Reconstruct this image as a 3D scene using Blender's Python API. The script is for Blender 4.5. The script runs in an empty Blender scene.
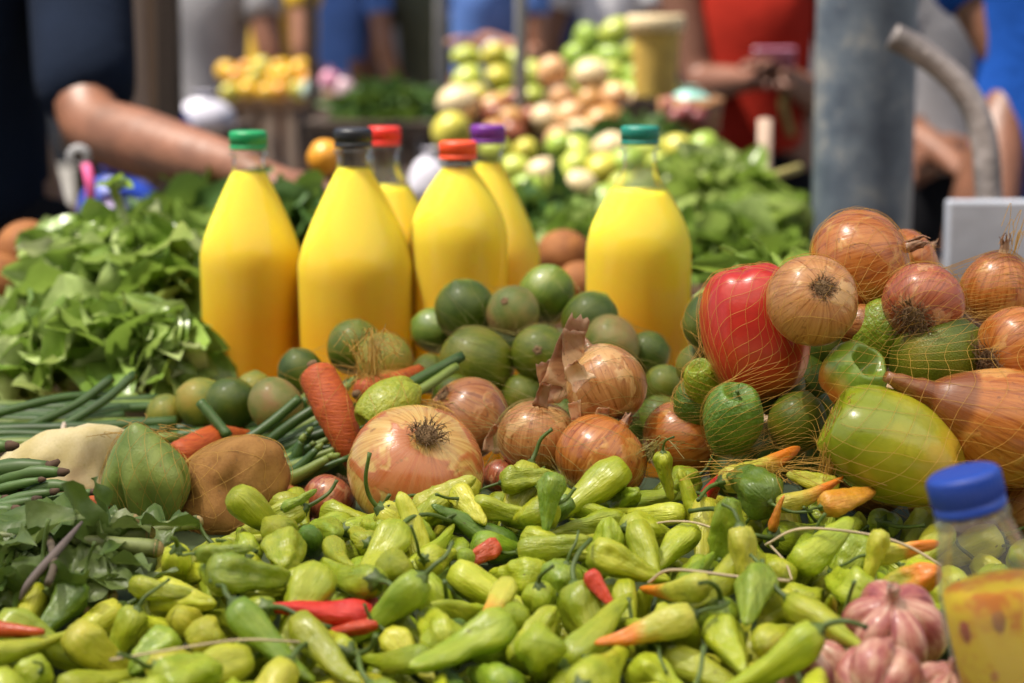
import bpy, bmesh, math, random
from mathutils import Vector, Matrix, Quaternion, Euler, noise
from mathutils.bvhtree import BVHTree
PI = math.pi
scene = bpy.context.scene
COL = scene.collection
RNG = random.Random(7)

# ------------------------------------------------------------------ camera
FPX = 1024 * 70.0 / 36.0
CAM_Z = 1.234
HORIZON = 20.0
PITCH = math.atan((341.5 - HORIZON) / FPX)
CAM = Vector((0, 0, CAM_Z))
CF = Vector((0, math.cos(PITCH), -math.sin(PITCH)))
CU = Vector((0, math.sin(PITCH), math.cos(PITCH)))
CR = Vector((1, 0, 0))


def P(px, py, d):
    """world point seen at that place of the photograph, d metres away"""
    return CAM + d * (CF + CR * ((px - 512) / FPX) - CU * ((py - 341.5) / FPX))


def S(npx, d):
    """length in metres of npx pixels at d metres"""
    return npx * d / FPX


def pix(v):
    w = v - CAM
    d = w.dot(CF)
    return 512 + FPX * w.dot(CR) / d, 341.5 - FPX * w.dot(CU) / d, d


TABLE_Z = 0.85

# ------------------------------------------------------------------ tagging


def tag(o, label=None, cat=None, group=None, kind=None):
    if label: o['label'] = label
    if cat: o['category'] = cat
    if group: o['group'] = group
    if kind: o['kind'] = kind
    return o


def empty(name, loc=(0, 0, 0), label=None, cat=None, group=None):
    o = bpy.data.objects.new(name, None)
    o.empty_display_size = .05
    o.location = loc
    COL.objects.link(o)
    return tag(o, label, cat, group)


def copy_tree(o, parent=None):
    c = o.copy()
    COL.objects.link(c)
    if parent is not None:
        c.parent = parent
    for ch in list(o.children):
        copy_tree(ch, c)
    return c


def aim(axis, spin=0.0):
    """rotation that turns local +Z to the axis, spun about it"""
    q = Vector(axis).normalized().to_track_quat('Z', 'Y')
    return (q @ Quaternion((0, 0, 1), spin))


def pose(o, loc, axis=(0, 0, 1), spin=0.0, scale=1.0):
    o.rotation_mode = 'QUATERNION'
    o.location = loc
    o.rotation_quaternion = aim(axis, spin)
    o.scale = (scale,) * 3 if isinstance(scale, (int, float)) else scale
    return o


# ------------------------------------------------------------------ mesh building
class MB:
    def __init__(s):
        s.v = []
        s.f = []

    def grid(s, rows, closed=True, cap0=True, cap1=True):
        """rows: list of rings (lists of points)"""
        base = len(s.v)
        n = len(rows[0])
        for r in rows:
            s.v.extend([tuple(p) for p in r])
        m = n if closed else n - 1
        for i in range(len(rows) - 1):
            for j in range(m):
                k = (j + 1) % n
                a = base + i * n
                b = a + n
                s.f.append((a + j, a + k, b + k, b + j))
        if closed and cap0:
            c = len(s.v)
            s.v.append(tuple(sum((Vector(p) for p in rows[0]), Vector()) / n))
            for j in range(n):
                s.f.append((c, base + (j + 1) % n, base + j))
        if closed and cap1:
            c = len(s.v)
            s.v.append(tuple(sum((Vector(p) for p in rows[-1]), Vector()) / n))
            a = base + (len(rows) - 1) * n
            for j in range(n):
                s.f.append((c, a + j, a + (j + 1) % n))
        return s

    def lathe(s, prof, seg=24, fn=None, M=None, cap0=True, cap1=True):
        """prof: list of (r, z). fn(v, t, a) -> v deforms"""
        rows = []
        n = len(prof)
        for i, (r, z) in enumerate(prof):
            t = i / (n - 1)
            row = []
            for j in range(seg):
                a = 2 * PI * j / seg
                v = Vector((r * math.cos(a), r * math.sin(a), z))
                if fn: v = fn(v, t, a)
                if M: v = M @ v
                row.append(v)
            rows.append(row)
        return s.grid(rows, True, cap0, cap1)

    def tube(s, pts, rad, seg=6, cap=True):
        pts = [Vector(p) for p in pts]
        n = len(pts)
        if isinstance(rad, (int, float)): rad = [rad] * n
        rows = []
        t0 = (pts[1] - pts[0]).normalized()
        up = Vector((0, 0, 1)) if abs(t0.z) < .9 else Vector((1, 0, 0))
        u = t0.cross(up).normalized()
        for i in range(n):
            t = (pts[min(i + 1, n - 1)] - pts[max(i - 1, 0)])
            t = t.normalized() if t.length > 1e-9 else t0
            u = (u - t * u.dot(t))
            u = u.normalized() if u.length > 1e-6 else t.orthogonal().normalized()
            w = t.cross(u)
            rows.append([pts[i] + rad[i] * (math.cos(2 * PI * j / seg) * u + math.sin(2 * PI * j / seg) * w) for j in range(seg)])
        return s.grid(rows, True, cap, cap)

    def box(s, c, size, M=None):
        b = len(s.v)
        cx, cy, cz = c
        x, y, z = [k / 2 for k in size]
        for sx, sy, sz in ((-1, -1, -1), (1, -1, -1), (1, 1, -1), (-1, 1, -1), (-1, -1, 1), (1, -1, 1), (1, 1, 1), (-1, 1, 1)):
            v = Vector((cx + sx * x, cy + sy * y, cz + sz * z))
            if M: v = M @ v
            s.v.append(tuple(v))
        for q in ((0, 3, 2, 1), (4, 5, 6, 7), (0, 1, 5, 4), (1, 2, 6, 5), (2, 3, 7, 6), (3, 0, 4, 7)):
            s.f.append(tuple(b + k for k in q))
        return s

    def mesh(s, name, m=None, smooth=True):
        me = bpy.data.meshes.new(name)
        me.from_pydata([tuple(v) for v in s.v], [], s.f)
        if smooth:
            me.polygons.foreach_set('use_smooth', [True] * len(me.polygons))
        me.update()
        if m: me.materials.append(m)
        return me

    def build(s, name, m=None, parent=None, smooth=True, bevel=0.0):
        o = bpy.data.objects.new(name, s.mesh(name, m, smooth))
        COL.objects.link(o)
        if parent is not None: o.parent = parent
        if bevel:
            bm = o.modifiers.new('bevel', 'BEVEL')
            bm.width = bevel
            bm.segments = 2
            bm.limit_method = 'ANGLE'
        return o


def link(name, me, parent=None):
    o = bpy.data.objects.new(name, me)
    COL.objects.link(o)
    if parent is not None: o.parent = parent
    return o


def lerp(a, b, t): return a + (b - a) * t
def sstep(a, b, x):
    t = max(0, min(1, (x - a) / (b - a)))
    return t * t * (3 - 2 * t)


def nz(x, y=0, z=0): return noise.noise(Vector((x, y, z)))


def curve_pts(ctrl, n=12):
    """Catmull-Rom through control points"""
    c = [Vector(p) for p in ctrl]
    c = [c[0] * 2 - c[1]] + c + [c[-1] * 2 - c[-2]]
    out = []
    segs = len(c) - 3
    for i in range(segs):
        for k in range(n):
            t = k / n
            p0, p1, p2, p3 = c[i:i + 4]
            out.append(.5 * ((2 * p1) + (p2 - p0) * t + (2 * p0 - 5 * p1 + 4 * p2 - p3) * t * t + (3 * p1 - p0 - 3 * p2 + p3) * t ** 3))
    out.append(c[-2])
    return out


# ------------------------------------------------------------------ materials
class NT:
    def __init__(s, name):
        s.m = bpy.data.materials.new(name)
        s.m.use_nodes = True
        s.n = s.m.node_tree.nodes
        s.l = s.m.node_tree.links
        s.b = s.n['Principled BSDF']
        s.out = s.n['Material Output']

    def node(s, t, **kw):
        x = s.n.new(t)
        for k, v in kw.items():
            setattr(x, k, v)
        return x

    def put(s, sock, v):
        if hasattr(v, 'is_linked') or isinstance(v, bpy.types.NodeSocket):
            s.l.new(v, sock)
        elif isinstance(v, (tuple, list)) and len(v) == 3 and sock.type == 'RGBA':
            sock.default_value = (*v, 1)
        else:
            sock.default_value = v

    def math(s, op, a, b=0.0, c=None):
        x = s.node('ShaderNodeMath', operation=op)
        s.put(x.inputs[0], a)
        s.put(x.inputs[1], b)
        if c is not None: s.put(x.inputs[2], c)
        return x.outputs[0]

    def noise(s, vec, scale=5, detail=3, rough=.55, dist=0):
        x = s.node('ShaderNodeTexNoise')
        if vec is not None: s.l.new(vec, x.inputs['Vector'])
        x.inputs['Scale'].default_value = scale
        x.inputs['Detail'].default_value = detail
        x.inputs['Roughness'].default_value = rough
        x.inputs['Distortion'].default_value = dist
        return x.outputs['Fac']

    def voronoi(s, vec, scale=5, feature='F1', rnd=1.0):
        x = s.node('ShaderNodeTexVoronoi', feature=feature)
        s.l.new(vec, x.inputs['Vector'])
        x.inputs['Scale'].default_value = scale
        x.inputs['Randomness'].default_value = rnd
        return x.outputs['Distance']

    def ramp(s, fac, stops, interp='LINEAR'):
        x = s.node('ShaderNodeValToRGB')
        x.color_ramp.interpolation = interp
        e = x.color_ramp.elements
        while len(e) < len(stops): e.new(.5)
        for k, (p, c) in zip(e, stops):
            k.position = p
            k.color = (*c, 1) if isinstance(c, (tuple, list)) else (c, c, c, 1)
        s.l.new(fac, x.inputs[0])
        return x.outputs[0]

    def mix(s, fac, a, b, mode='MIX'):
        x = s.node('ShaderNodeMix', data_type='RGBA', blend_type=mode)
        s.put(x.inputs[0], fac)
        s.put(x.inputs[6], a)
        s.put(x.inputs[7], b)
        return x.outputs[2]

    def obj(s): return s.node('ShaderNodeTexCoord').outputs['Object']
    def rnd(s): return s.node('ShaderNodeObjectInfo').outputs['Random']
    def island(s): return s.node('ShaderNodeNewGeometry').outputs['Random Per Island']

    def sep(s, v):
        x = s.node('ShaderNodeSeparateXYZ')
        s.l.new(v, x.inputs[0])
        return x.outputs

    def comb(s, a, b, c):
        x = s.node('ShaderNodeCombineXYZ')
        for i, v in enumerate((a, b, c)): s.put(x.inputs[i], v)
        return x.outputs[0]

    def vadd(s, a, b):
        x = s.node('ShaderNodeVectorMath', operation='ADD')
        s.put(x.inputs[0], a)
        s.put(x.inputs[1], b)
        return x.outputs[0]

    def shifted(s, k=37.0):
        """object coordinates moved by a per-object random amount"""
        r = s.math('MULTIPLY', s.rnd(), k)
        return s.vadd(s.obj(), s.comb(r, r, r))

    def bump(s, h, strength=.3, dist=.002):
        x = s.node('ShaderNodeBump')
        x.inputs['Strength'].default_value = strength
        x.inputs['Distance'].default_value = dist
        s.l.new(h, x.inputs['Height'])
        s.l.new(x.outputs[0], s.b.inputs['Normal'])
        return x.outputs[0]

    def set(s, **kw):
        names = dict(color='Base Color', rough='Roughness', spec='Specular IOR Level', metal='Metallic', sss='Subsurface Weight', sssr='Subsurface Radius',
                     ssss='Subsurface Scale', coat='Coat Weight', coatr='Coat Roughness', sheen='Sheen Weight', trans='Transmission Weight', alpha='Alpha', ior='IOR')
        for k, v in kw.items():
            i = s.b.inputs[names[k]]
            if k == 'sssr': i.default_value = v
            else: s.put(i, v)
        return s


def plain(name, color, rough=.6, var=.25, scale=8.0, metal=0.0, bump=0.0, spec=.5):
    """paint-like material with a slow mottling of its own colour"""
    t = NT(name)
    v = t.shifted()
    f = t.noise(v, scale, 4)
    c2 = tuple(k * (1 - var) for k in color)
    c3 = tuple(min(1, k * (1 + var)) for k in color)
    t.set(color=t.ramp(f, [(.3, c2), (.7, c3)]), rough=rough, metal=metal, spec=spec)
    if bump: t.bump(t.noise(v, scale * 4, 4), bump, .01)
    return t.m


def streak_vec(t, k=3.0, zk=.7, off=True):
    """coordinates that run along the meridians of a body of revolution"""
    o = t.obj()
    x, y, z = t.sep(o)
    ln = t.math('SQRT', t.math('ADD', t.math('ADD', t.math('MULTIPLY', x, x), t.math('MULTIPLY', y, y)), 1e-4))
    r = t.math('MULTIPLY', t.rnd(), 31.0) if off else 0.0
    return t.comb(t.math('ADD', t.math('MULTIPLY', t.math('DIVIDE', x, ln), k), r), t.math('MULTIPLY', t.math('DIVIDE', y, ln), k), t.math('MULTIPLY', z, zk))


def onion_mat(name, light, dark, patch, patchy=.55, rough=.33):
    t = NT(name)
    sv = streak_vec(t, 3.2, .35)
    f = t.noise(sv, 3.0, 5, .6)
    fine = t.noise(streak_vec(t, 9.0, .5), 3.0, 3, .6)
    f2 = t.math('ADD', t.math('MULTIPLY', f, .7), t.math('MULTIPLY', fine, .3))
    c = t.ramp(f2, [(.36, tuple(k * .8 for k in dark)), (.48, tuple((a + b) / 2 for a, b in zip(light, dark))), (.62, light)])
    big = t.noise(t.shifted(), 1.3, 3, .55, .6)
    c = t.mix(t.ramp(big, [(patchy, 0.0), (patchy + .05, 1.0)]), c, t.mix(.8, c, patch))
    sp = t.noise(t.shifted(11), 9, 3, .6)
    c = t.mix(t.ramp(sp, [(.62, 0.0), (.72, .7)]), c, tuple(k * .4 for k in dark))
    z = t.sep(t.obj())[2]
    # dark dry ends
    t.set(color=t.mix(t.ramp(t.math('ABSOLUTE', z), [(.86, 0.0), (.97, .75)]), c, tuple(k * .45 for k in dark)), rough=t.ramp(f, [(.3, rough - .1), (.7, rough + .2)]), spec=.5, sss=.06, ssss=.003)
    h = t.math('ADD', t.math('MULTIPLY', fine, .6), t.math('MULTIPLY', t.ramp(big, [(patchy, 0.0), (patchy + .05, 1.0)]), .6))
    t.bump(h, .5, .0006)
    t.set(coat=.32, coatr=.18)
    return t.m


def lime_mat(name, a, b, c3, rough=.33):
    t = NT(name)
    v = t.shifted()
    c = t.ramp(t.noise(v, .9, 4, .55), [(.36, a), (.52, b), (.68, c3)])
    fine = t.noise(v, 34, 2)
    c = t.mix(t.ramp(fine, [(.55, 0.0), (.75, .18)]), c, tuple(min(1, k * 1.7) for k in b))
    scar = t.noise(t.shifted(9), 4.2, 4, .65)
    c = t.mix(t.ramp(scar, [(.66, 0.0), (.72, .7)]), c, (.16, .12, .05))
    t.set(color=c, rough=rough + .06, spec=.35, sss=.0)
    vo = t.voronoi(t.obj(), 26)
    t.bump(t.math('ADD', vo, t.math('MULTIPLY', fine, .4)), .5, .0005)
    t.set(coat=.16, coatr=.22)
    return t.m


def pepper_mat(name, a, b, tip=None, rough=.3):
    t = NT(name)
    v = t.shifted()
    sv = streak_vec(t, 1.0, .6)
    f = t.math('ADD', t.math('MULTIPLY', t.noise(v, 3.2, 3), .6), t.math('MULTIPLY', t.noise(sv, 3.5, 3), .4))
    c = t.ramp(f, [(.34, a), (.64, b)])
    hue = t.node('ShaderNodeHueSaturation')
    t.l.new(c, hue.inputs['Color'])
    t.l.new(t.math('ADD', .487, t.math('MULTIPLY', t.rnd(), .026)), hue.inputs['Hue'])
    t.l.new(t.math('ADD', .82, t.math('MULTIPLY', t.math('FRACT', t.math('MULTIPLY', t.rnd(), 7.3)), .34)), hue.inputs['Value'])
    c = hue.outputs[0]
    if tip:
        z = t.sep(t.obj())[2]
        zz = t.math('ADD', t.math('ADD', z, .5), t.math('MULTIPLY', t.math('SUBTRACT', t.noise(v, 3, 2), .5), .6))
        c = t.mix(t.ramp(zz, [(.40, 0.0), (.72, 1.0)]), c, tip)
    sp = t.noise(t.shifted(13), 11, 3, .6)
    c = t.mix(t.ramp(sp, [(.70, 0.0), (.76, .8)]), c, (.10, .07, .03))
    t.set(color=c, rough=t.ramp(t.noise(v, 7, 3), [(.3, rough - .06), (.7, rough + .16)]), spec=.5, sss=.14, ssss=.004)
    t.b.inputs['Subsurface Radius'].default_value = (.6, .9, .2)
    t.bump(t.math('ADD', t.noise(v, 6, 3), t.math('MULTIPLY', t.noise(sv, 9, 2), .5)), .8, .0016)
    t.set(coat=.10, coatr=.16)
    return t.m


def leaf_mat(name, cols, rough=.45, trans=.35, scale=60):
    t = NT(name)
    isl = t.island()
    n = len(cols)
    c = t.ramp(isl, [(i / max(1, n - 1), k) for i, k in enumerate(cols)])
    f = t.noise(t.obj(), scale, 3)
    c = t.mix(t.ramp(f, [(.35, 0.0), (.65, .35)]), c, tuple(k * .6 for k in cols[0]))
    t.set(color=c, rough=rough, spec=.45)
    t.bump(f, .25, .004)
    tr = t.node('ShaderNodeBsdfTranslucent')
    t.l.new(t.mix(.35, c, (.32, .45, .06)), tr.inputs[0])
    ms = t.node('ShaderNodeMixShader')
    ms.inputs[0].default_value = trans
    t.l.new(t.b.outputs[0], ms.inputs[1])
    t.l.new(tr.outputs[0], ms.inputs[2])
    t.l.new(ms.outputs[0], t.out.inputs['Surface'])
    return t.m


def wood_mat(name, a, b, axis=2, scale=6, rough=.75):
    t = NT(name)
    v = t.shifted()
    x, y, z = t.sep(v)
    k = [1.0, 1.0, 1.0]
    k[axis] = .06
    w = t.comb(t.math('MULTIPLY', x, k[0]), t.math('MULTIPLY', y, k[1]), t.math('MULTIPLY', z, k[2]))
    f = t.noise(w, scale * 6, 5, .6, .4)
    t.set(color=t.ramp(f, [(.3, a), (.7, b)]), rough=rough, spec=.3)
    t.bump(f, .4, .01)
    return t.m


MT = {}
MT['onion_tan'] = onion_mat('onion_tan', (.54, .255, .08), (.36, .125, .026), (.66, .40, .16))
MT['onion_peeled'] = onion_mat('onion_peeled', (.62, .42, .13), (.54, .26, .06), (.44, .10, .03), .47, .22)
MT['onion_brown'] = onion_mat('onion_brown', (.42, .17, .045), (.25, .075, .018), (.52, .26, .09), .6, .3)
MT['onion_orange'] = onion_mat('onion_orange', (.52, .185, .03), (.32, .075, .010), (.60, .30, .075), .58, .24)
MT['onion_red'] = onion_mat('onion_red', (.46, .13, .05), (.24, .05, .022), (.56, .28, .13), .55, .3)
MT['root'] = plain('dry_root', (.20, .12, .055), .85, .5, 30)
MT['dry_skin'] = onion_mat('papery_skin_fabric', (.60, .33, .17), (.40, .17, .075), (.68, .46, .27), .5, .5)
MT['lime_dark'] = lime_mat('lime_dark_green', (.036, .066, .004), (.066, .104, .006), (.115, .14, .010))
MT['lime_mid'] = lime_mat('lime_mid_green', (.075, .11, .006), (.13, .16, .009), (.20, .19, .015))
MT['lime_brown'] = lime_mat('lime_browning', (.12, .16, .025), (.22, .19, .045), (.27, .15, .05))
MT['lime_yellow'] = lime_mat('lime_yellowing', (.16, .20, .025), (.27, .26, .03), (.36, .27, .04))
MT['pep_light'] = pepper_mat('pepper_light_green', (.24, .32, .011), (.39, .43, .026))
MT['pep_yellow'] = pepper_mat('pepper_yellow_green', (.38, .42, .018), (.54, .52, .05))
MT['pep_mid'] = pepper_mat('pepper_mid_green', (.15, .25, .012), (.28, .36, .025))
MT['pep_deep'] = pepper_mat('pepper_deep_green', (.075, .16, .015), (.14, .23, .025))
MT['pep_orange'] = pepper_mat('pepper_orange', (.62, .20, .02), (.72, .33, .03))
MT['pep_turning'] = pepper_mat('pepper_turning_orange', (.40, .42, .05), (.55, .48, .06), (.75, .22, .02))
MT['pep_red'] = pepper_mat('pepper_red', (.48, .03, .012), (.62, .06, .02))
MT['pep_stem'] = plain('pepper_stem_green', (.075, .12, .018), .5, .4, 4)
MT['net'] = plain('net_plastic_ochre', (.52, .29, .045), .45, .15, 4)
MT['net_pale'] = plain('net_plastic_pale', (.28, .24, .06), .45, .15, 4)

# ------------------------------------------------------------------ vegetables: meshes


def onion_mesh(seed, h=.86, neck=.22, neck_r=.13, taper=0.0):
    r_ = random.Random(seed)
    ox = r_.random() * 50
    prof = []
    n = 30
    for i in range(n + 1):
        th = -PI / 2 + PI * i / n
        r = math.cos(th) ** .88 if math.cos(th) > 0 else 0
        z = h * math.sin(th)
        if th > 0 and taper:
            r *= 1 - .35 * taper * math.sin(th) ** 2
            z *= 1 + taper * .5 * math.sin(th) ** 2
        if r < neck_r and th > 0: r = neck_r
        prof.append((max(r, .03), z))
    zt = prof[-1][1]
    for k in range(1, 7):
        prof.append((neck_r * (1 - .10 * k) * (1 + .1 * math.sin(k * 2.1)), zt + neck * k / 6))
    # root end: slightly pulled in
    for i in range(3): prof[i] = (prof[i][0], prof[i][1] + .05 * (3 - i) / 3)

    def fn(v, t, a):
        k = 1 + .035 * nz(ox + 1.5 * math.cos(a), 1.5 * math.sin(a), 1.3 * v.z) + .012 * nz(ox + 4 * math.cos(a), 4 * math.sin(a), v.z)
        return Vector((v.x * k, v.y * k, v.z + .03 * nz(ox, v.x * 1.2, v.y * 1.2)))
    return MB().lathe(prof, 44, fn).mesh('onion_body')


def root_mesh(seed, n=70, R=.24, L=.22, z0=-.80):
    r_ = random.Random(seed)
    m = MB()
    m.lathe([(R * .75, z0 - .0), (R * .7, z0 - .05), (R * .3, z0 - .075)], 14, cap0=False)
    for i in range(n):
        a = r_.random() * 2 * PI
        rr = R * math.sqrt(r_.random())
        p = Vector((rr * math.cos(a), rr * math.sin(a), z0 - .04))
        d = Vector((math.cos(a) * .9 * rr / R + r_.gauss(0, .45), math.sin(a) * .9 * rr / R + r_.gauss(0, .45), -1.0)).normalized()
        l = L * r_.uniform(.35, 1.1)
        c = Vector((r_.gauss(0, .35), r_.gauss(0, .35), .5)) * l
        m.tube([p, p + d * l * .5, p + d * l * .85 + c * .35, p + d * l + c], [.008, .007, .005, .003], 3)
    return m.mesh('root_tuft')


def neck_mesh(seed, n=9, L=.35, z0=.9, R=.12):
    """dry twisted papery end"""
    r_ = random.Random(seed)
    m = MB()
    for i in range(n):
        a = 2 * PI * i / n + r_.uniform(-.3, .3)
        l = L * r_.uniform(.5, 1.1)
        w = R * r_.uniform(.35, .7)
        rows = []
        for k in range(6):
            t = k / 5
            rr = R * (.9 - .5 * t) + .10 * t * t * r_.uniform(-.4, 1.4)
            c = Vector((math.cos(a + .5 * t) * rr, math.sin(a + .5 * t) * rr, z0 - .06 + l * t))
            s_ = Vector((-math.sin(a), math.cos(a), 0)) * w * (1 - .75 * t)
            rows.append([c - s_, c + s_ * .1 + Vector((math.cos(a), math.sin(a), 0)) * .02, c + s_])
        m.grid(rows, False)
    return m.mesh('dry_neck')


ONION = [onion_mesh(1), onion_mesh(2, .80, .18, .15), onion_mesh(3, .95, .28, .12, .25), onion_mesh(4, .9, .12, .12), onion_mesh(5, 1.15, .75, .24, .75)]
ROOT = [root_mesh(11, 150, .25, .2), root_mesh(12, 170, .28, .36), root_mesh(13, 90, .2, .18)]
NECK = [neck_mesh(21), neck_mesh(22, 12, .5), neck_mesh(23, 7, .28)]
NECK_Z = [.0, -.06, .22, 0, .95]


def onion(px, py, d, dia, axis, spin, var, mk, label, root=0, neck=0, rscale=1.0, group='onions in the net bags'):
    me = ONION[var].copy()
    me.materials.clear()
    me.materials.append(MT[mk])
    o = link('onion', me)
    pose(o, P(px, py, d), axis, spin, S(dia / 2, d))
    tag(o, label, 'onion', group)
    if root is not None:
        r = link('root_tuft', ROOT[root], o)
        if not ROOT[root].materials: ROOT[root].materials.append(MT['root'])
        r.location = (0, 0, (-.10 if var == 2 else -.22 if var == 4 else -.02))
        r.scale = (rscale * .85, rscale * .85, 1)
    if neck is not None:
        r = link('dry_neck', NECK[neck], o)
        if not NECK[neck].materials: NECK[neck].materials.append(MT['dry_skin'])
        r.location = (0, 0, NECK_Z[var])
    return o


def lime_mesh(seed, el=1.06):
    r_ = random.Random(seed)
    ox = r_.random() * 40
    prof = []
    for i in range(25):
        th = -PI / 2 + PI * i / 24
        prof.append((max(math.cos(th), .02), el * math.sin(th) + (.07 * sstep(1.25, 1.57, th) - .04 * sstep(1.3, 1.57, -th))))

    def fn(v, t, a):
        k = 1 + .03 * nz(ox + v.x, v.y, v.z) 
        return v * k
    return MB().lathe(prof, 32, fn).mesh('lime_fruit')


def scar_mesh():
    m = MB()
    m.lathe([(.16, -.985 * 1.0), (.13, -1.03), (.07, -1.05), (.05, -1.02)], 12, lambda v, t, a: Vector((v.x * (1 + .2 * math.cos(5 * a)), v.y * (1 + .2 * math.cos(5 * a)), v.z)), cap0=False)
    return m.mesh('stem_scar', MT['root'])


LIME = [lime_mesh(3), lime_mesh(5, 1.12), lime_mesh(8, .98)]
SCAR = scar_mesh()


def lime(px, py, d, dia, mk, axis, label, var=0, spin=0.0, group='limes in the net bags', cat='lime', name='lime'):
    me = LIME[var].copy()
    me.materials.clear()
    me.materials.append(MT[mk])
    o = link(name, me)
    pose(o, P(px, py, d), axis, spin, S(dia / 2, d))
    tag(o, label, cat, group)
    link('stem_scar', SCAR, o)
    return o


def bell_mesh(seed, lobes=4, L=1.2, depth=.10, taper=.2, dimple=.25):
    """sweet pepper: +Z is the stem end"""
    r_ = random.Random(seed)
    ox = r_.random() * 40
    prof = [(.05, L - dimple * 1.0), (.16, L - dimple * .9), (.32, L - dimple * .45), (.48, L - dimple * .1)]
    n = 24
    for i in range(n + 1):
        th = PI / 2 * .75 - (PI / 2 * .75 + PI / 2) * i / n
        c, s_ = math.cos(th), math.sin(th)
        r = c ** .62 if c > 0 else 0
        z = s_ / math.sin(PI / 2 * .75) * L if s_ > 0 else s_ * L
        r *= 1 - taper * sstep(L * .3, -L, z)
        prof.append((max(r * 1.0, .03), z))

    def fn(v, t, a):
        dp = depth * (.5 + .5 * sstep(.9, -.9, v.z / L) + .5 * sstep(.4, 1, v.z / L))
        k = 1 + dp * (abs(math.cos(lobes * a / 2 + .6)) - .6) + .05 * nz(ox + v.x, v.y, v.z * .8)
        z = v.z
        if v.z < -.6 * L: z += depth * 1.6 * (1 - abs(math.cos(lobes * a / 2 + .6))) * sstep(-.6 * L, -L, v.z) * (L)
        return Vector((v.x * k, v.y * k, z))
    m = MB().lathe(prof, 48, fn)
    return m.mesh('sweet_pepper_body')


def calyx_mesh(seed, R=.34, L=.75, bend=.5, rad=.085):
    r_ = random.Random(seed)
    m = MB()

    def fn(v, t, a):
        k = 1 + .22 * math.cos(5 * a)
        return Vector((v.x * k, v.y * k, v.z))
    m.lathe([(R, -.02), (R * .7, .05), (R * .35, .09), (rad * 1.2, .16)], 20, fn, cap0=False)
    m.tube(curve_pts([(0, 0, .12), (.02, 0, L * .4), (bend * .4, .03, L * .8), (bend, .05, L)], 4), [rad * (1.15 - .3 * math.sin(PI * i / 12)) for i in range(13)], 8)
    return m.mesh('green_stem', MT['pep_stem'])


BELL = [bell_mesh(1), bell_mesh(2, 3, 1.3, .14, .2, .3), bell_mesh(3, 5, .85, .13, .1, .6), bell_mesh(4, 3, 1.5, .13, .35, .35)]
CALYX = [calyx_mesh(1), calyx_mesh(2, .3, .5, -.2)]


def sweet_pepper(px, py, d, dia, axis, spin, var, mk, label, cal=0, name='sweet_pepper', cat='sweet pepper', group='sweet peppers in the net bags'):
    me = BELL[var].copy()
    me.materials.clear()
    me.materials.append(MT[mk])
    o = link(name, me)
    pose(o, P(px, py, d), axis, spin, S(dia / 2, d))
    tag(o, label, cat, group)
    if cal is not None:
        c = link('green_stem', CALYX[cal], o)
        L = [1.2, 1.35, .85, 1.5][var]
        c.location = (0, 0, L - .26)
        c.scale = (.7, .7, .7)
    return o


# materials for single vegetables
def tomato_mat():
    t = NT('tomato_red_skin')
    v = t.obj()
    x, y, z = t.sep(v)
    f = t.math('ADD', t.math('MULTIPLY', z, .4), t.math('ADD', .5, t.math('MULTIPLY', t.math('SUBTRACT', t.noise(v, 1.6, 3), .5), .5)))
    c = t.ramp(f, [(.0, (.58, .16, .025)), (.25, (.56, .055, .018)), (.6, (.52, .026, .014))])
    c2 = t.mix(t.ramp(t.noise(v, .8, 2), [(.66, 0.0), (.80, .55)]), c, (.50, .20, .03))
    t.set(color=c2, rough=.3, spec=.5, sss=.06, ssss=.003)
    t.bump(t.noise(v, 5, 3), .35, .0008)
    t.set(coat=.12, coatr=.2)
    return t.m


def potato_mat(name, a, b, rough=.75, speck=(.12, .07, .03), bump=.35):
    t = NT(name)
    v = t.shifted()
    c = t.ramp(t.noise(v, 1.6, 5, .6), [(.32, a), (.66, b)])
    c = t.mix(t.ramp(t.noise(v, 7, 5, .7), [(.58, 0.0), (.72, .65)]), c, speck)
    c = t.mix(t.ramp(t.noise(v, 30, 3), [(.45, 0.0), (.7, .15)]), c, tuple(k * .5 for k in a))
    t.set(color=c, rough=rough, spec=.3)
    t.bump(t.math('ADD', t.noise(v, 5, 5), t.math('MULTIPLY', t.noise(v, 30, 3), .15)), bump * 1.5, .0016)
    return t.m


def carrot_mat():
    t = NT('carrot_skin')
    v = t.shifted()
    x, y, z = t.sep(v)
    ring = t.noise(t.comb(t.math('MULTIPLY', x, 1.2), t.math('MULTIPLY', y, 1.2), t.math('MULTIPLY', z, 9)), 2.0, 4)
    c = t.ramp(ring, [(.3, (.38, .055, .010)), (.6, (.52, .105, .016))])
    c = t.mix(t.ramp(t.noise(v, 6, 4), [(.62, 0.0), (.72, .6)]), c, (.20, .06, .02))
    t.set(color=c, rough=.5, spec=.4, sss=.05, ssss=.003)
    t.bump(ring, .6, .0014)
    return t.m


def bell_mat():
    t = NT('sweet_pepper_green_to_yellow')
    v = t.obj()
    x, y, z = t.sep(v)
    f = t.math('ADD', t.math('MULTIPLY', z, -.35), t.noise(v, .9, 3))
    c = t.ramp(f, [(.25, (.21, .25, .010)), (.55, (.36, .33, .018)), (.8, (.52, .34, .03))])
    t.set(color=c, rough=.25, spec=.5, sss=.06, ssss=.003)
    t.bump(t.noise(v, 4, 3), .4, .0010)
    t.set(coat=.15, coatr=.2)
    return t.m


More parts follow.
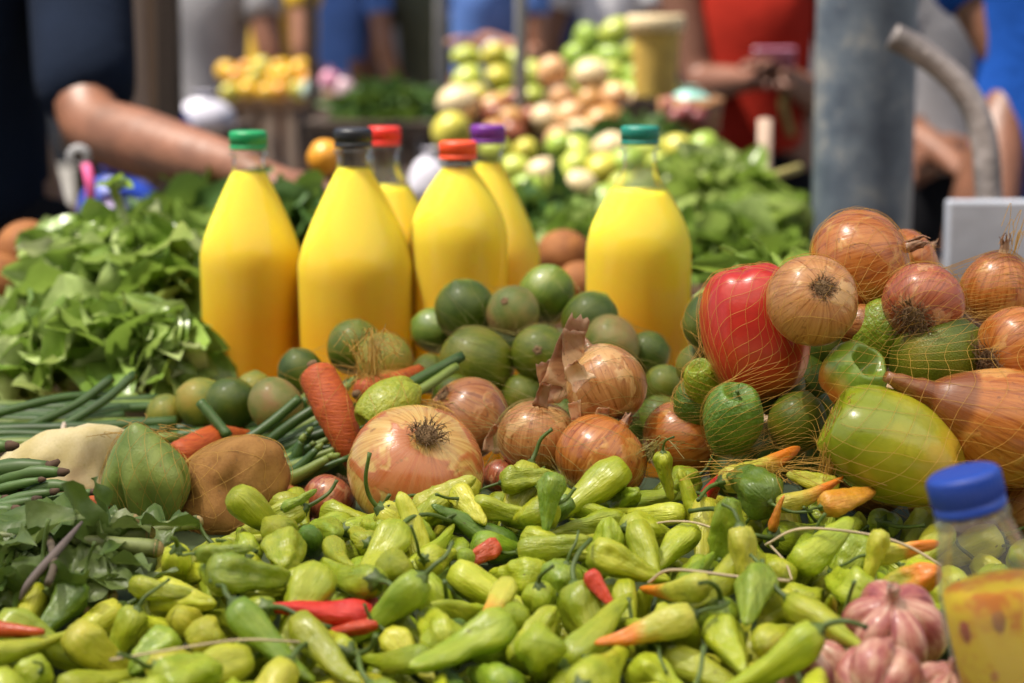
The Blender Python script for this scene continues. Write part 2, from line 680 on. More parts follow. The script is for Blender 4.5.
def blush_mat():
    t = NT('sweet_pepper_green_orange_blush')
    v = t.obj()
    x, y, z = t.sep(v)
    f = t.math('ADD', t.math('MULTIPLY', t.math('ADD', z, t.math('MULTIPLY', x, .8)), .4), t.math('ADD', .45, t.math('MULTIPLY', t.noise(v, 1.8, 3), .3)))
    c = t.ramp(f, [(.22, (.56, .15, .02)), (.42, (.36, .27, .03)), (.55, (.17, .26, .025))])
    t.set(color=c, rough=.28, spec=.5, sss=.06, ssss=.003)
    t.bump(t.noise(v, 4, 3), .4, .0010)
    t.set(coat=.15, coatr=.2)
    return t.m


MT['bell_blush'] = blush_mat()
MT['pep_bell'] = bell_mat()
MT['tomato'] = tomato_mat()
MT['potato'] = potato_mat('potato_brown_skin', (.25, .11, .026), (.40, .205, .055))
MT['turnip'] = potato_mat('pale_root_skin', (.58, .47, .20), (.70, .60, .36), .6, (.5, .42, .15), .2)
MT['coconut'] = potato_mat('coconut_brown', (.15, .05, .012), (.24, .09, .02), .75, (.12, .05, .02))
MT['carrot'] = carrot_mat()


def lump_mesh(name, seed, sx=1, sy=1, sz=1, amp=.12, fr=1.0, cols=40):
    ox = seed * 13.7
    prof = [(max(math.cos(-PI / 2 + PI * i / 28), .01), math.sin(-PI / 2 + PI * i / 28)) for i in range(29)]

    def fn(v, t, a):
        k = 1 + amp * nz(ox + v.x * fr, v.y * fr, v.z * fr) + amp * .3 * nz(ox + v.x * 3 * fr, v.y * 3 * fr, v.z * 3 * fr)
        return Vector((v.x * sx * k, v.y * sy * k, v.z * sz * k))
    return MB().lathe(prof, cols, fn).mesh(name)


def lump(name, px, py, d, dia, mk, label, cat, seed, s=(1, 1, 1), amp=.12, axis=(0, 0, 1), spin=0, fr=1.0, group=None):
    me = lump_mesh(name + '_body', seed, *s, amp, fr)
    me.materials.append(MT[mk])
    o = link(name, me)
    pose(o, P(px, py, d), axis, spin, S(dia / 2, d))
    return tag(o, label, cat, group)


# ------------------------------------------------------------------ the onions in the middle
LOOSE = []   # what the nets wrap
BAG = {}


def bag(k, *os):
    BAG.setdefault(k, []).extend(os)


A_ = onion(416, 470, 1.24, 138, (-.22, .62, -.75), 0.4, 1, 'onion_peeled', 'biggest onion of all, skin half peeled to yellow, root tuft facing up', 0, None, 1.05)
B_ = onion(467, 419, 1.33, 88, (.5, .3, -.6), .8, 0, 'onion_brown', 'dull brown onion in fine netting behind the biggest peeled onion', 2, 2)
C_ = onion(537, 437, 1.275, 80, (.1, -.1, 1), 1.2, 3, 'onion_tan', 'smooth tan onion upright below the standing strip of dry skin', 2, None)
D_ = onion(601, 459, 1.235, 95, (.55, .25, .78), 2.2, 0, 'onion_orange', 'golden onion lying directly under the raised onion with peeling skin', 2, 0)
E_ = onion(606, 386, 1.268, 82, (-.35, .45, .75), 3.3, 2, 'onion_tan', 'onion raised on top of the middle heap with papery skin peeling off', 1, None)
F_ = onion(680, 441, 1.275, 82, (.8, .2, .3), .3, 0, 'onion_orange', 'netted orange onion at the right end of the middle heap', 2, 0)
G_ = onion(503, 478, 1.275, 42, (.3, .2, .8), .2, 0, 'onion_red', 'small reddish onion wedged between the biggest onion and the tan one', None, 2)
H_ = onion(329, 501, 1.265, 56, (-.5, -.5, -.55), .9, 0, 'onion_red', 'small onion with flaking red skin beside the big brown potato', 1, 0)
I_ = onion(279, 512, 1.29, 60, (.2, .5, -.8), .5, 3, 'onion_peeled', 'pale onion mostly hidden behind the brown potato and flaking red onion', None, None)
bag('mid', B_, C_, D_, E_, F_, G_)


def paper_flap(parent, p0, p1, w0, w1, nrm, seed, curl=.1):
    """thin torn strip of dry onion skin in the parent's space"""
    r_ = random.Random(seed)
    p0, p1, nrm = Vector(p0), Vector(p1), Vector(nrm).normalized()
    ax = (p1 - p0)
    sd = ax.cross(nrm).normalized()
    rows = []
    for i in range(10):
        t = i / 9
        w = lerp(w0, w1, t) * (1 + .25 * nz(seed, t * 4))
        row = []
        for j in range(7):
            u = j / 6 - .5
            jag = .06 * r_.uniform(-1, 1) if i in (0, 9) else 0
            row.append(p0 + ax * (t + jag) + sd * (u * w + .03 * nz(seed + 3, t * 3)) + nrm * (curl * (u * u * 2 - .2) + .05 * nz(seed, t * 3, u * 2) - curl * math.sin(t * PI) * .6))
        rows.append(row)
    o = MB().grid(rows, False).build('papery_skin', MT['dry_skin'], parent)
    sol = o.modifiers.new('thickness', 'SOLIDIFY')
    sol.thickness = .012
    return o


def flap_px(parent, a, b, w0, w1, seed, d, curl=.1):
    q = Matrix.Translation(parent.location) @ parent.rotation_quaternion.to_matrix().to_4x4() @ Matrix.Diagonal((*parent.scale, 1))
    inv = q.inverted()
    R = parent.scale[0]
    n = inv.to_3x3() @ Vector((.25, -1, .2))
    return paper_flap(parent, inv @ P(*a, d), inv @ P(*b, d - .004), w0 * d / FPX / R, w1 * d / FPX / R, n, seed, curl)


flap_px(E_, (557, 386), (580, 318), 34, 20, 3, 1.262, .18)
flap_px(E_, (574, 378), (574, 330), 20, 24, 4, 1.258, .14)
flap_px(E_, (556, 402), (546, 362), 26, 22, 6, 1.266, .2)
flap_px(E_, (585, 385), (570, 365), 26, 16, 5, 1.236, .25)
flap_px(E_, (600, 432), (603, 408), 20, 12, 8, 1.236, .1)
flap_px(E_, (578, 430), (574, 402), 8, 14, 18, 1.24, .1)
flap_px(C_, (540, 407), (546, 384), 16, 10, 7, 1.256, .1)
flap_px(B_, (492, 452), (498, 425), 22, 10, 9, 1.296, .2)

# ------------------------------------------------------------------ limes behind the onions
L_ = []
for args in (
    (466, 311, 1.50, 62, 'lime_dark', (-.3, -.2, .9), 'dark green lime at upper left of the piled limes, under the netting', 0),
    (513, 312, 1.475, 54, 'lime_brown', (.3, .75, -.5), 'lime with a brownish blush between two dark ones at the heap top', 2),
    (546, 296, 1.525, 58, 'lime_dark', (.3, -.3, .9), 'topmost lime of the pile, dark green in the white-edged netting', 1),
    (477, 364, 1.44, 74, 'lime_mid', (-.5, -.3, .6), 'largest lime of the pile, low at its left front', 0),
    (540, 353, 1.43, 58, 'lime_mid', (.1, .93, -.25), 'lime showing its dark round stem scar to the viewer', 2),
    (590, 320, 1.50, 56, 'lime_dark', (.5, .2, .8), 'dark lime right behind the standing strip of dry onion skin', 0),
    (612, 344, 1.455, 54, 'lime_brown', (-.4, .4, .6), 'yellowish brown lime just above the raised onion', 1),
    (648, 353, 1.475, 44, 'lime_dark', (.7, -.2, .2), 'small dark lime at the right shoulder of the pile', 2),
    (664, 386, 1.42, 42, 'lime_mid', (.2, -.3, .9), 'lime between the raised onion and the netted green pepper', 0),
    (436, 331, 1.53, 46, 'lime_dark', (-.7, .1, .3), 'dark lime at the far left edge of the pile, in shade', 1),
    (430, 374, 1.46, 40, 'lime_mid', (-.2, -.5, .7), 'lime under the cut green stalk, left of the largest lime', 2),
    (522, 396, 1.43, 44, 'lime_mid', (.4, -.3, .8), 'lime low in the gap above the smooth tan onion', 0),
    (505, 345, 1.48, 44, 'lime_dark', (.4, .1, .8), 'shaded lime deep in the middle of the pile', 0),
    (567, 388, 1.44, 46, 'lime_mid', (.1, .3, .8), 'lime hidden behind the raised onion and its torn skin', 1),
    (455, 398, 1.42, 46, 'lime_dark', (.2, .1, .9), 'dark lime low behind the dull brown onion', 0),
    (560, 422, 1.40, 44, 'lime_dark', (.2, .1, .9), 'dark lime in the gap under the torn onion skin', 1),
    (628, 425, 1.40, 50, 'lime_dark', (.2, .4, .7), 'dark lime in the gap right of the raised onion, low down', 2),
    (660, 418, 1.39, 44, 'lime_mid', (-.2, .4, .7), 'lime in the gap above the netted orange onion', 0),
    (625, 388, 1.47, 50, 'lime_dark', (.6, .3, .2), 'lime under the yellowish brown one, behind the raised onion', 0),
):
    L_.append(lime(*args[:7], args[7]))
bag('lime', *L_)
# limes at the left of the pile
M_ = []
for args in (
    (354, 347, 1.47, 54, 'lime_mid', (.2, -.2, .9), 'lime behind the upright carrot, touching the bottles', 0),
    (384, 360, 1.42, 56, 'lime_yellow', (.3, -.3, .8), 'yellowish lime under the tied knot of the ochre net', 2),
    (301, 373, 1.46, 46, 'lime_dark', (-.3, -.2, .9), 'dark lime peeking out left of the upright carrot', 1),
    (408, 383, 1.45, 30, 'lime_dark', (.4, -.1, .9), 'small dark lime right of the yellowish one by the net knot', 0),
):
    M_.append(lime(*args[:7], args[7]))
for args in (
    (276, 406, 1.40, 54, 'lime_brown', (-.5, .3, .6), 'mango-like green fruit with a brown blush behind the cut stalks', 1),
    (231, 405, 1.43, 54, 'lime_dark', (.2, -.4, .8), 'dark green lime behind the big brown potato, below the left bottle', 0),
    (204, 404, 1.45, 52, 'lime_yellow', (-.7, -.2, .4), 'yellowing lime left of the dark one below the left bottle', 1),
    (166, 414, 1.46, 40, 'lime_yellow', (-.7, .3, .3), 'small yellow-green lime at the left end of the lime row', 2),
    (254, 392, 1.48, 40, 'lime_yellow', (.1, .1, .9), 'yellow-green lime squeezed behind the blushed fruit', 0),
):
    lime(*args[:7], args[7], group='loose limes behind the potato')
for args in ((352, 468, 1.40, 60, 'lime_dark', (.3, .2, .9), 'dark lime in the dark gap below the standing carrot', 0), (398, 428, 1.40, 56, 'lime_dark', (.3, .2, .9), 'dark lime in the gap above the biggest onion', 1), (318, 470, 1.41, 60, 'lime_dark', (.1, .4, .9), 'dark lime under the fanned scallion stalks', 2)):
    lime(*args[:7], args[7], group='loose limes behind the potato')


# ------------------------------------------------------------------ carrots
def carrot(name, pts, radii, label, tuft=True, group='carrots'):
    p = curve_pts(pts, 8)
    n = len(p)
    rr = []
    for i in range(n):
        t = i / (n - 1) * (len(radii) - 1)
        k = min(int(t), len(radii) - 2)
        rr.append(lerp(radii[k], radii[k + 1], t - k) * (1 + .04 * nz(i * .7, len(label))))
    # rounded shoulder
    d0 = (p[0] - p[1]).normalized()
    p = [p[0] + d0 * rr[0] * .55, p[0] + d0 * rr[0] * .45, p[0] + d0 * rr[0] * .25] + p
    rr = [rr[0] * .3, rr[0] * .62, rr[0] * .88] + rr
    o0 = p[len(p) // 2].copy()
    sc = .02
    m = MB().tube([(q - o0) / sc for q in p], [r / sc for r in rr], 22)
    o = m.build(name, MT['carrot'])
    o.location = o0
    o.scale = (sc, sc, sc)
    tag(o, label, 'carrot', group)
    c = MB().lathe([(rr[1] / sc * .5, 0), (rr[1] / sc * .45, .2), (rr[1] / sc * .2, .25)], 12)
    s_ = c.build('cut_top', MT['root'], o)
    s_.rotation_mode = 'QUATERNION'
    s_.rotation_quaternion = aim(d0)
    s_.location = (p[0] - o0) / sc
    return o


N_ = [
    carrot('carrot', [P(318, 376, 1.335), P(334, 410, 1.325), P(350, 448, 1.32), P(362, 480, 1.33)], [S(19, 1.33), S(20, 1.33), S(15, 1.33), S(6, 1.33)], 'thick red-orange carrot standing up at a slant by the biggest onion'),
    carrot('carrot', [P(364, 392, 1.37), P(390, 384, 1.39), P(420, 370, 1.42)], [S(14, 1.37), S(12, 1.37), S(6, 1.37)], 'carrot lying behind the small sweet pepper, only its end showing'),
]
carrot('carrot', [P(180, 455, 1.33), P(215, 440, 1.36), P(250, 438, 1.40)], [S(15, 1.33), S(16, 1.33), S(8, 1.33)], 'carrot glimpsed between the pale chayote and the brown potato')
carrot('carrot', [P(112, 500, 1.26), P(84, 512, 1.265), P(40, 520, 1.28)], [S(14, 1.26), S(16, 1.26), S(10, 1.26)], 'carrot in the gap under the pale root and left of the chayote')
carrot('carrot', [P(292, 492, 1.31), P(262, 500, 1.31), P(220, 508, 1.31)], [S(13, 1.3), S(16, 1.3), S(10, 1.3)], 'carrot end showing orange behind the right edge of the potato')
O_ = sweet_pepper(391, 405, 1.30, 54, (-.5, -.35, -.35), .5, 1, 'pep_light', 'small pale green sweet pepper in net between carrot and biggest onion', 1)
bag('carrot', O_, *N_, *M_)

# ------------------------------------------------------------------ chayote, potato, pale root
def chayote():
    t = NT('chayote_skin')
    v = t.obj()
    c = t.ramp(t.noise(v, 1.4, 4), [(.35, (.14, .21, .03)), (.65, (.24, .30, .06))])
    c = t.mix(t.ramp(t.noise(v, 9, 4, .65), [(.63, 0.0), (.70, .8)]), c, (.22, .10, .03))
    t.set(color=c, rough=.42, spec=.5, sss=.03, ssss=.003)
    t.bump(t.math('ADD', t.noise(v, 3, 3), t.math('MULTIPLY', t.noise(v, 22, 3), .4)), .5, .0012)

    prof = []
    for i in range(31):
        th = -PI / 2 + PI * i / 30
        r = math.cos(th) * (1 - .30 * sstep(0, 1, math.sin(th)))
        prof.append((max(r, .03), 1.12 * math.sin(th) + .12 * sstep(.8, 1.57, th)))

    def fn(v, t_, a):
        k = 1
        for a0, dp, w in ((-2.75, .22, .16), (-1.75, .26, .14), (-1.0, .14, .2), (.2, .24, .16), (1.2, .2, .2), (2.2, .16, .2)):
            da = (a - a0 + PI) % (2 * PI) - PI
            k -= dp * math.exp(-(da / w) ** 2) * sstep(1.0, -.3, v.z)
        k += .08 * nz(v.x * 1.3, v.y * 1.3, v.z * 1.3 + 4)
        return Vector((v.x * k, v.y * k * .85, v.z + .1 * (1 - k) * 3 * (v.z < 0)))
    o = MB().lathe(prof, 72, fn).build('chayote', t.m)
    pose(o, P(145, 478, 1.235), (-.12, -.12, .95), .35, S(47, 1.235))
    tag(o, 'pale green chayote with a folded crease and pointed top beside the potato', 'chayote')
    return o


chayote_ = chayote()
potato_ = lump('potato', 236, 486, 1.265, 118, 'potato', 'big brown potato in fine netting right of the pale green chayote', 'potato', 3, (1.02, .85, 1.0), .34, (.25, -.2, .8), .5, .9)
pale_ = lump('pale_root', 62, 474, 1.31, 122, 'turnip', 'large cream root vegetable with a greenish flat face, left of the chayote', 'root vegetable', 5, (1.15, .8, .74), .42, (-.2, -.3, .9), .9, 1.0)
bag('potato', potato_, chayote_)

# ------------------------------------------------------------------ the mixed bag on the right
def tomato():
    prof = []
    L = 1.28
    for i in range(31):
        th = -PI / 2 + PI * i / 30
        c = math.cos(th)
        prof.append((max(c ** .72 if c > 0 else 0, .02), L * math.sin(th) - .10 * sstep(1.0, 1.57, th)))

    def fn(v, t, a):
        k = 1 + .06 * (math.cos(2.5 * a + .4) ** 2 - .5) * (1 if v.z < 0 else .8) + .03 * nz(v.x, v.y + 7, v.z)
        return Vector((v.x * k, v.y * k, v.z * (1 + .05 * (abs(math.cos(2.5 * a + .4)) - .5))))
    o = MB().lathe(prof, 60, fn).build('tomato', MT['tomato'])
    pose(o, P(755, 331, 1.235), (-.20, .05, .95), .9, S(53.5, 1.235))
    return tag(o, 'large long red tomato at the left of the mixed net bag', 'tomato')


T_ = tomato()
R_ = [T_,
    onion(812, 301, 1.185, 92, (-.12, .80, -.42), 0, 3, 'onion_tan', 'tan onion showing its dark root disc, right against the red tomato', 0, None, 1.2),
    onion(860, 262, 1.265, 106, (.88, -.25, .33), 1.1, 3, 'onion_orange', 'big orange onion at the top of the mixed bag, dry neck to the right', 2, 1),
    onion(906, 262, 1.345, 68, (.7, .2, .4), .1, 0, 'onion_orange', 'orange onion tucked behind the topmost big one', 2, 0),
    onion(923, 303, 1.215, 82, (.42, .80, .30), .4, 0, 'onion_red', 'reddish onion with long shaggy roots below the topmost onion', 1, 0, 1.7),
    onion(997, 292, 1.27, 76, (.1, -.1, 1), .8, 2, 'onion_orange', 'upright orange onion at the right edge with a fuzzy dry top', 2, 1),
    onion(1018, 352, 1.20, 92, (.85, .45, .2), 2.2, 0, 'onion_orange', 'onion at the right edge whose shaggy roots face left', 1, 0, 1.6),
    onion(1006, 428, 1.165, 118, (-.90, -.12, .40), .4, 4, 'onion_orange', 'long-necked onion with its tapered neck pointing left', None, 2),
    onion(1016, 505, 1.20, 74, (.5, .5, .3), 1.2, 0, 'onion_brown', 'brown onion low at the right edge behind the blue-capped bottle', 2, 0),
    sweet_pepper(852, 376, 1.185, 68, (.42, -.62, .62), .5, 2, 'bell_blush', 'dented green sweet pepper with an orange side, centre of the mixed bag', None),
    lime(936, 359, 1.215, 88, 'lime_mid', (.6, -.15, .5), 'large lime between the dented sweet pepper and the long-necked onion', 1),
    sweet_pepper(897, 451, 1.155, 112, (-.86, .1, .42), .35, 1, 'pep_bell', 'large smooth sweet pepper fading from green to yellow, front of the bag', None),
    sweet_pepper(732, 422, 1.20, 62, (.1, -.35, .75), .9, 0, 'pep_deep', 'squat deep green sweet pepper under the red tomato', 1),
    lime(797, 421, 1.215, 58, 'lime_mid', (.3, .2, .8), 'lime between the squat green pepper and the big yellowing one', 0),
    sweet_pepper(706, 388, 1.25, 40, (-.3, -.4, .8), .3, 3, 'pep_light', 'small pale green pepper with a ribbed hollow end, left of the bag', None),
    sweet_pepper(694, 404, 1.26, 44, (.3, -.1, .9), 1.3, 0, 'pep_deep', 'small dark green pepper at the left foot of the mixed bag', None),
    lime(711, 322, 1.31, 56, 'lime_dark', (.2, .1, .9), 'dark lime half hidden behind the left side of the red tomato', 1),
    lime(698, 366, 1.33, 44, 'lime_mid', (.2, .1, .9), 'lime behind the ribbed pale pepper, beside the right bottle', 0),
    sweet_pepper(876, 340, 1.235, 60, (.4, -.1, .8), .4, 1, 'pep_mid', 'grass green sweet pepper wedged under the root-disc onion', 0),
    onion(862, 326, 1.235, 44, (.9, -.2, .1), .4, 4, 'onion_brown', 'slim shallot-like onion lying under the root-disc onion', 2, 0),
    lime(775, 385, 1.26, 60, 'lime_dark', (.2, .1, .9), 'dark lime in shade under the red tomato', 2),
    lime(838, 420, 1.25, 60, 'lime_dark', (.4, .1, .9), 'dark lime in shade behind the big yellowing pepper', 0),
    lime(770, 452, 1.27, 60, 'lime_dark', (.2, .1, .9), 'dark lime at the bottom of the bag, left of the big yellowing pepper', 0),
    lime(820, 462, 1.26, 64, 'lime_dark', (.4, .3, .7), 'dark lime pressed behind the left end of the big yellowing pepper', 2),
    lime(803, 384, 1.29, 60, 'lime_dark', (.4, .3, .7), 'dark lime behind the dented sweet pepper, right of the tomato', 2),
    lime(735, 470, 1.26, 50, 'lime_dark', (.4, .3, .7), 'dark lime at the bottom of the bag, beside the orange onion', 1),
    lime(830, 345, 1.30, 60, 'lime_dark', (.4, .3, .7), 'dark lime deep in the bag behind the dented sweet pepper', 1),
    onion(950, 410, 1.27, 80, (.4, .5, .5), .4, 0, 'onion_brown', 'brown onion in shade behind the neck of the long-necked one', None, None),
    onion(870, 480, 1.26, 76, (.4, .5, .5), .9, 0, 'onion_brown', 'brown onion under the big yellowing pepper, barely seen', None, None),
    onion(950, 500, 1.24, 86, (.1, .5, .8), .9, 0, 'onion_brown', 'brown onion behind the blue-capped bottle, mostly hidden', None, None),
]
bag('right', *R_)

# ------------------------------------------------------------------ small peppers: meshes (unit length along +Z from stem end to tip)


def pepper_mesh(seed, w=.25, taper=.55, bend=.15, lobes=3, wr=.10, waist=.0, point=.2):
    r_ = random.Random(seed * 31 + 5)
    ox = r_.random() * 60
    tw = r_.uniform(-1.5, 1.5)
    ph = r_.random() * 6.28
    n = 26
    prof = []
    for i in range(n + 1):
        t = i / n
        t = t ** .9
        r = w * (1 - (1 - min(t / .16, 1)) ** 2.2) ** .5 if t < .16 else w
        r *= 1 - taper * sstep(.15, 1.02, t)
        r *= 1 - waist * math.exp(-((t - .45) / .14) ** 2)
        if t > 1 - point: r *= max(0, 1 - ((t - 1 + point) / point) ** 2) ** .55
        prof.append((max(r, .012), t + .07 * sstep(.10, 0, t) * -1 + (.05 * (1 - min(1, r / (w * .5))) if t < .1 else 0)))

    def fn(v, t, a):
        k = 1 + wr * math.cos(lobes * a + ph + tw * v.z * 2) * sstep(0, .2, v.z) + .8 * wr * nz(ox + 1.6 * math.cos(a), 1.6 * math.sin(a), v.z * 5) + .7 * wr * nz(ox + 9, 2.5 * math.cos(a), v.z * 9 + 2.5 * math.sin(a))
        return Vector((v.x * k + bend * (v.z ** 2 - .35 * v.z), v.y * k + .04 * nz(ox, v.z * 3), v.z - .5))
    return MB().lathe(prof, 32, fn).mesh('pepper_body')


# seed, width, taper, bend, lobes, wrinkle, waist, point ; shape word
PEP = [
    ((1, .165, .66, .22, 3, .11, .06, .14), 'long curved'),
    ((2, .185, .60, .08, 3, .14, .12, .14), 'long straight'),
    ((3, .235, .56, .12, 3, .13, .04, .18), 'plump'),
    ((4, .24, .72, .16, 4, .12, .05, .13), 'wedge-shaped'),
    ((5, .15, .66, .32, 3, .09, .04, .16), 'slim bent'),
    ((6, .34, .45, .05, 4, .15, .0, .26), 'stubby round'),
    ((7, .205, .62, -.26, 3, .15, .18, .14), 'waisted'),
    ((8, .185, .76, .14, 3, .10, .04, .10), 'tapering'),
    ((9, .265, .50, -.16, 4, .18, .10, .2), 'wrinkled plump'),
    ((10, .135, .72, -.2, 3, .08, .03, .12), 'slim pointed'),
]
PEP_MESH = [pepper_mesh(*a) for a, w in PEP]
PEP_LEN = [.056, .052, .045, .050, .057, .033, .050, .058, .042, .058]

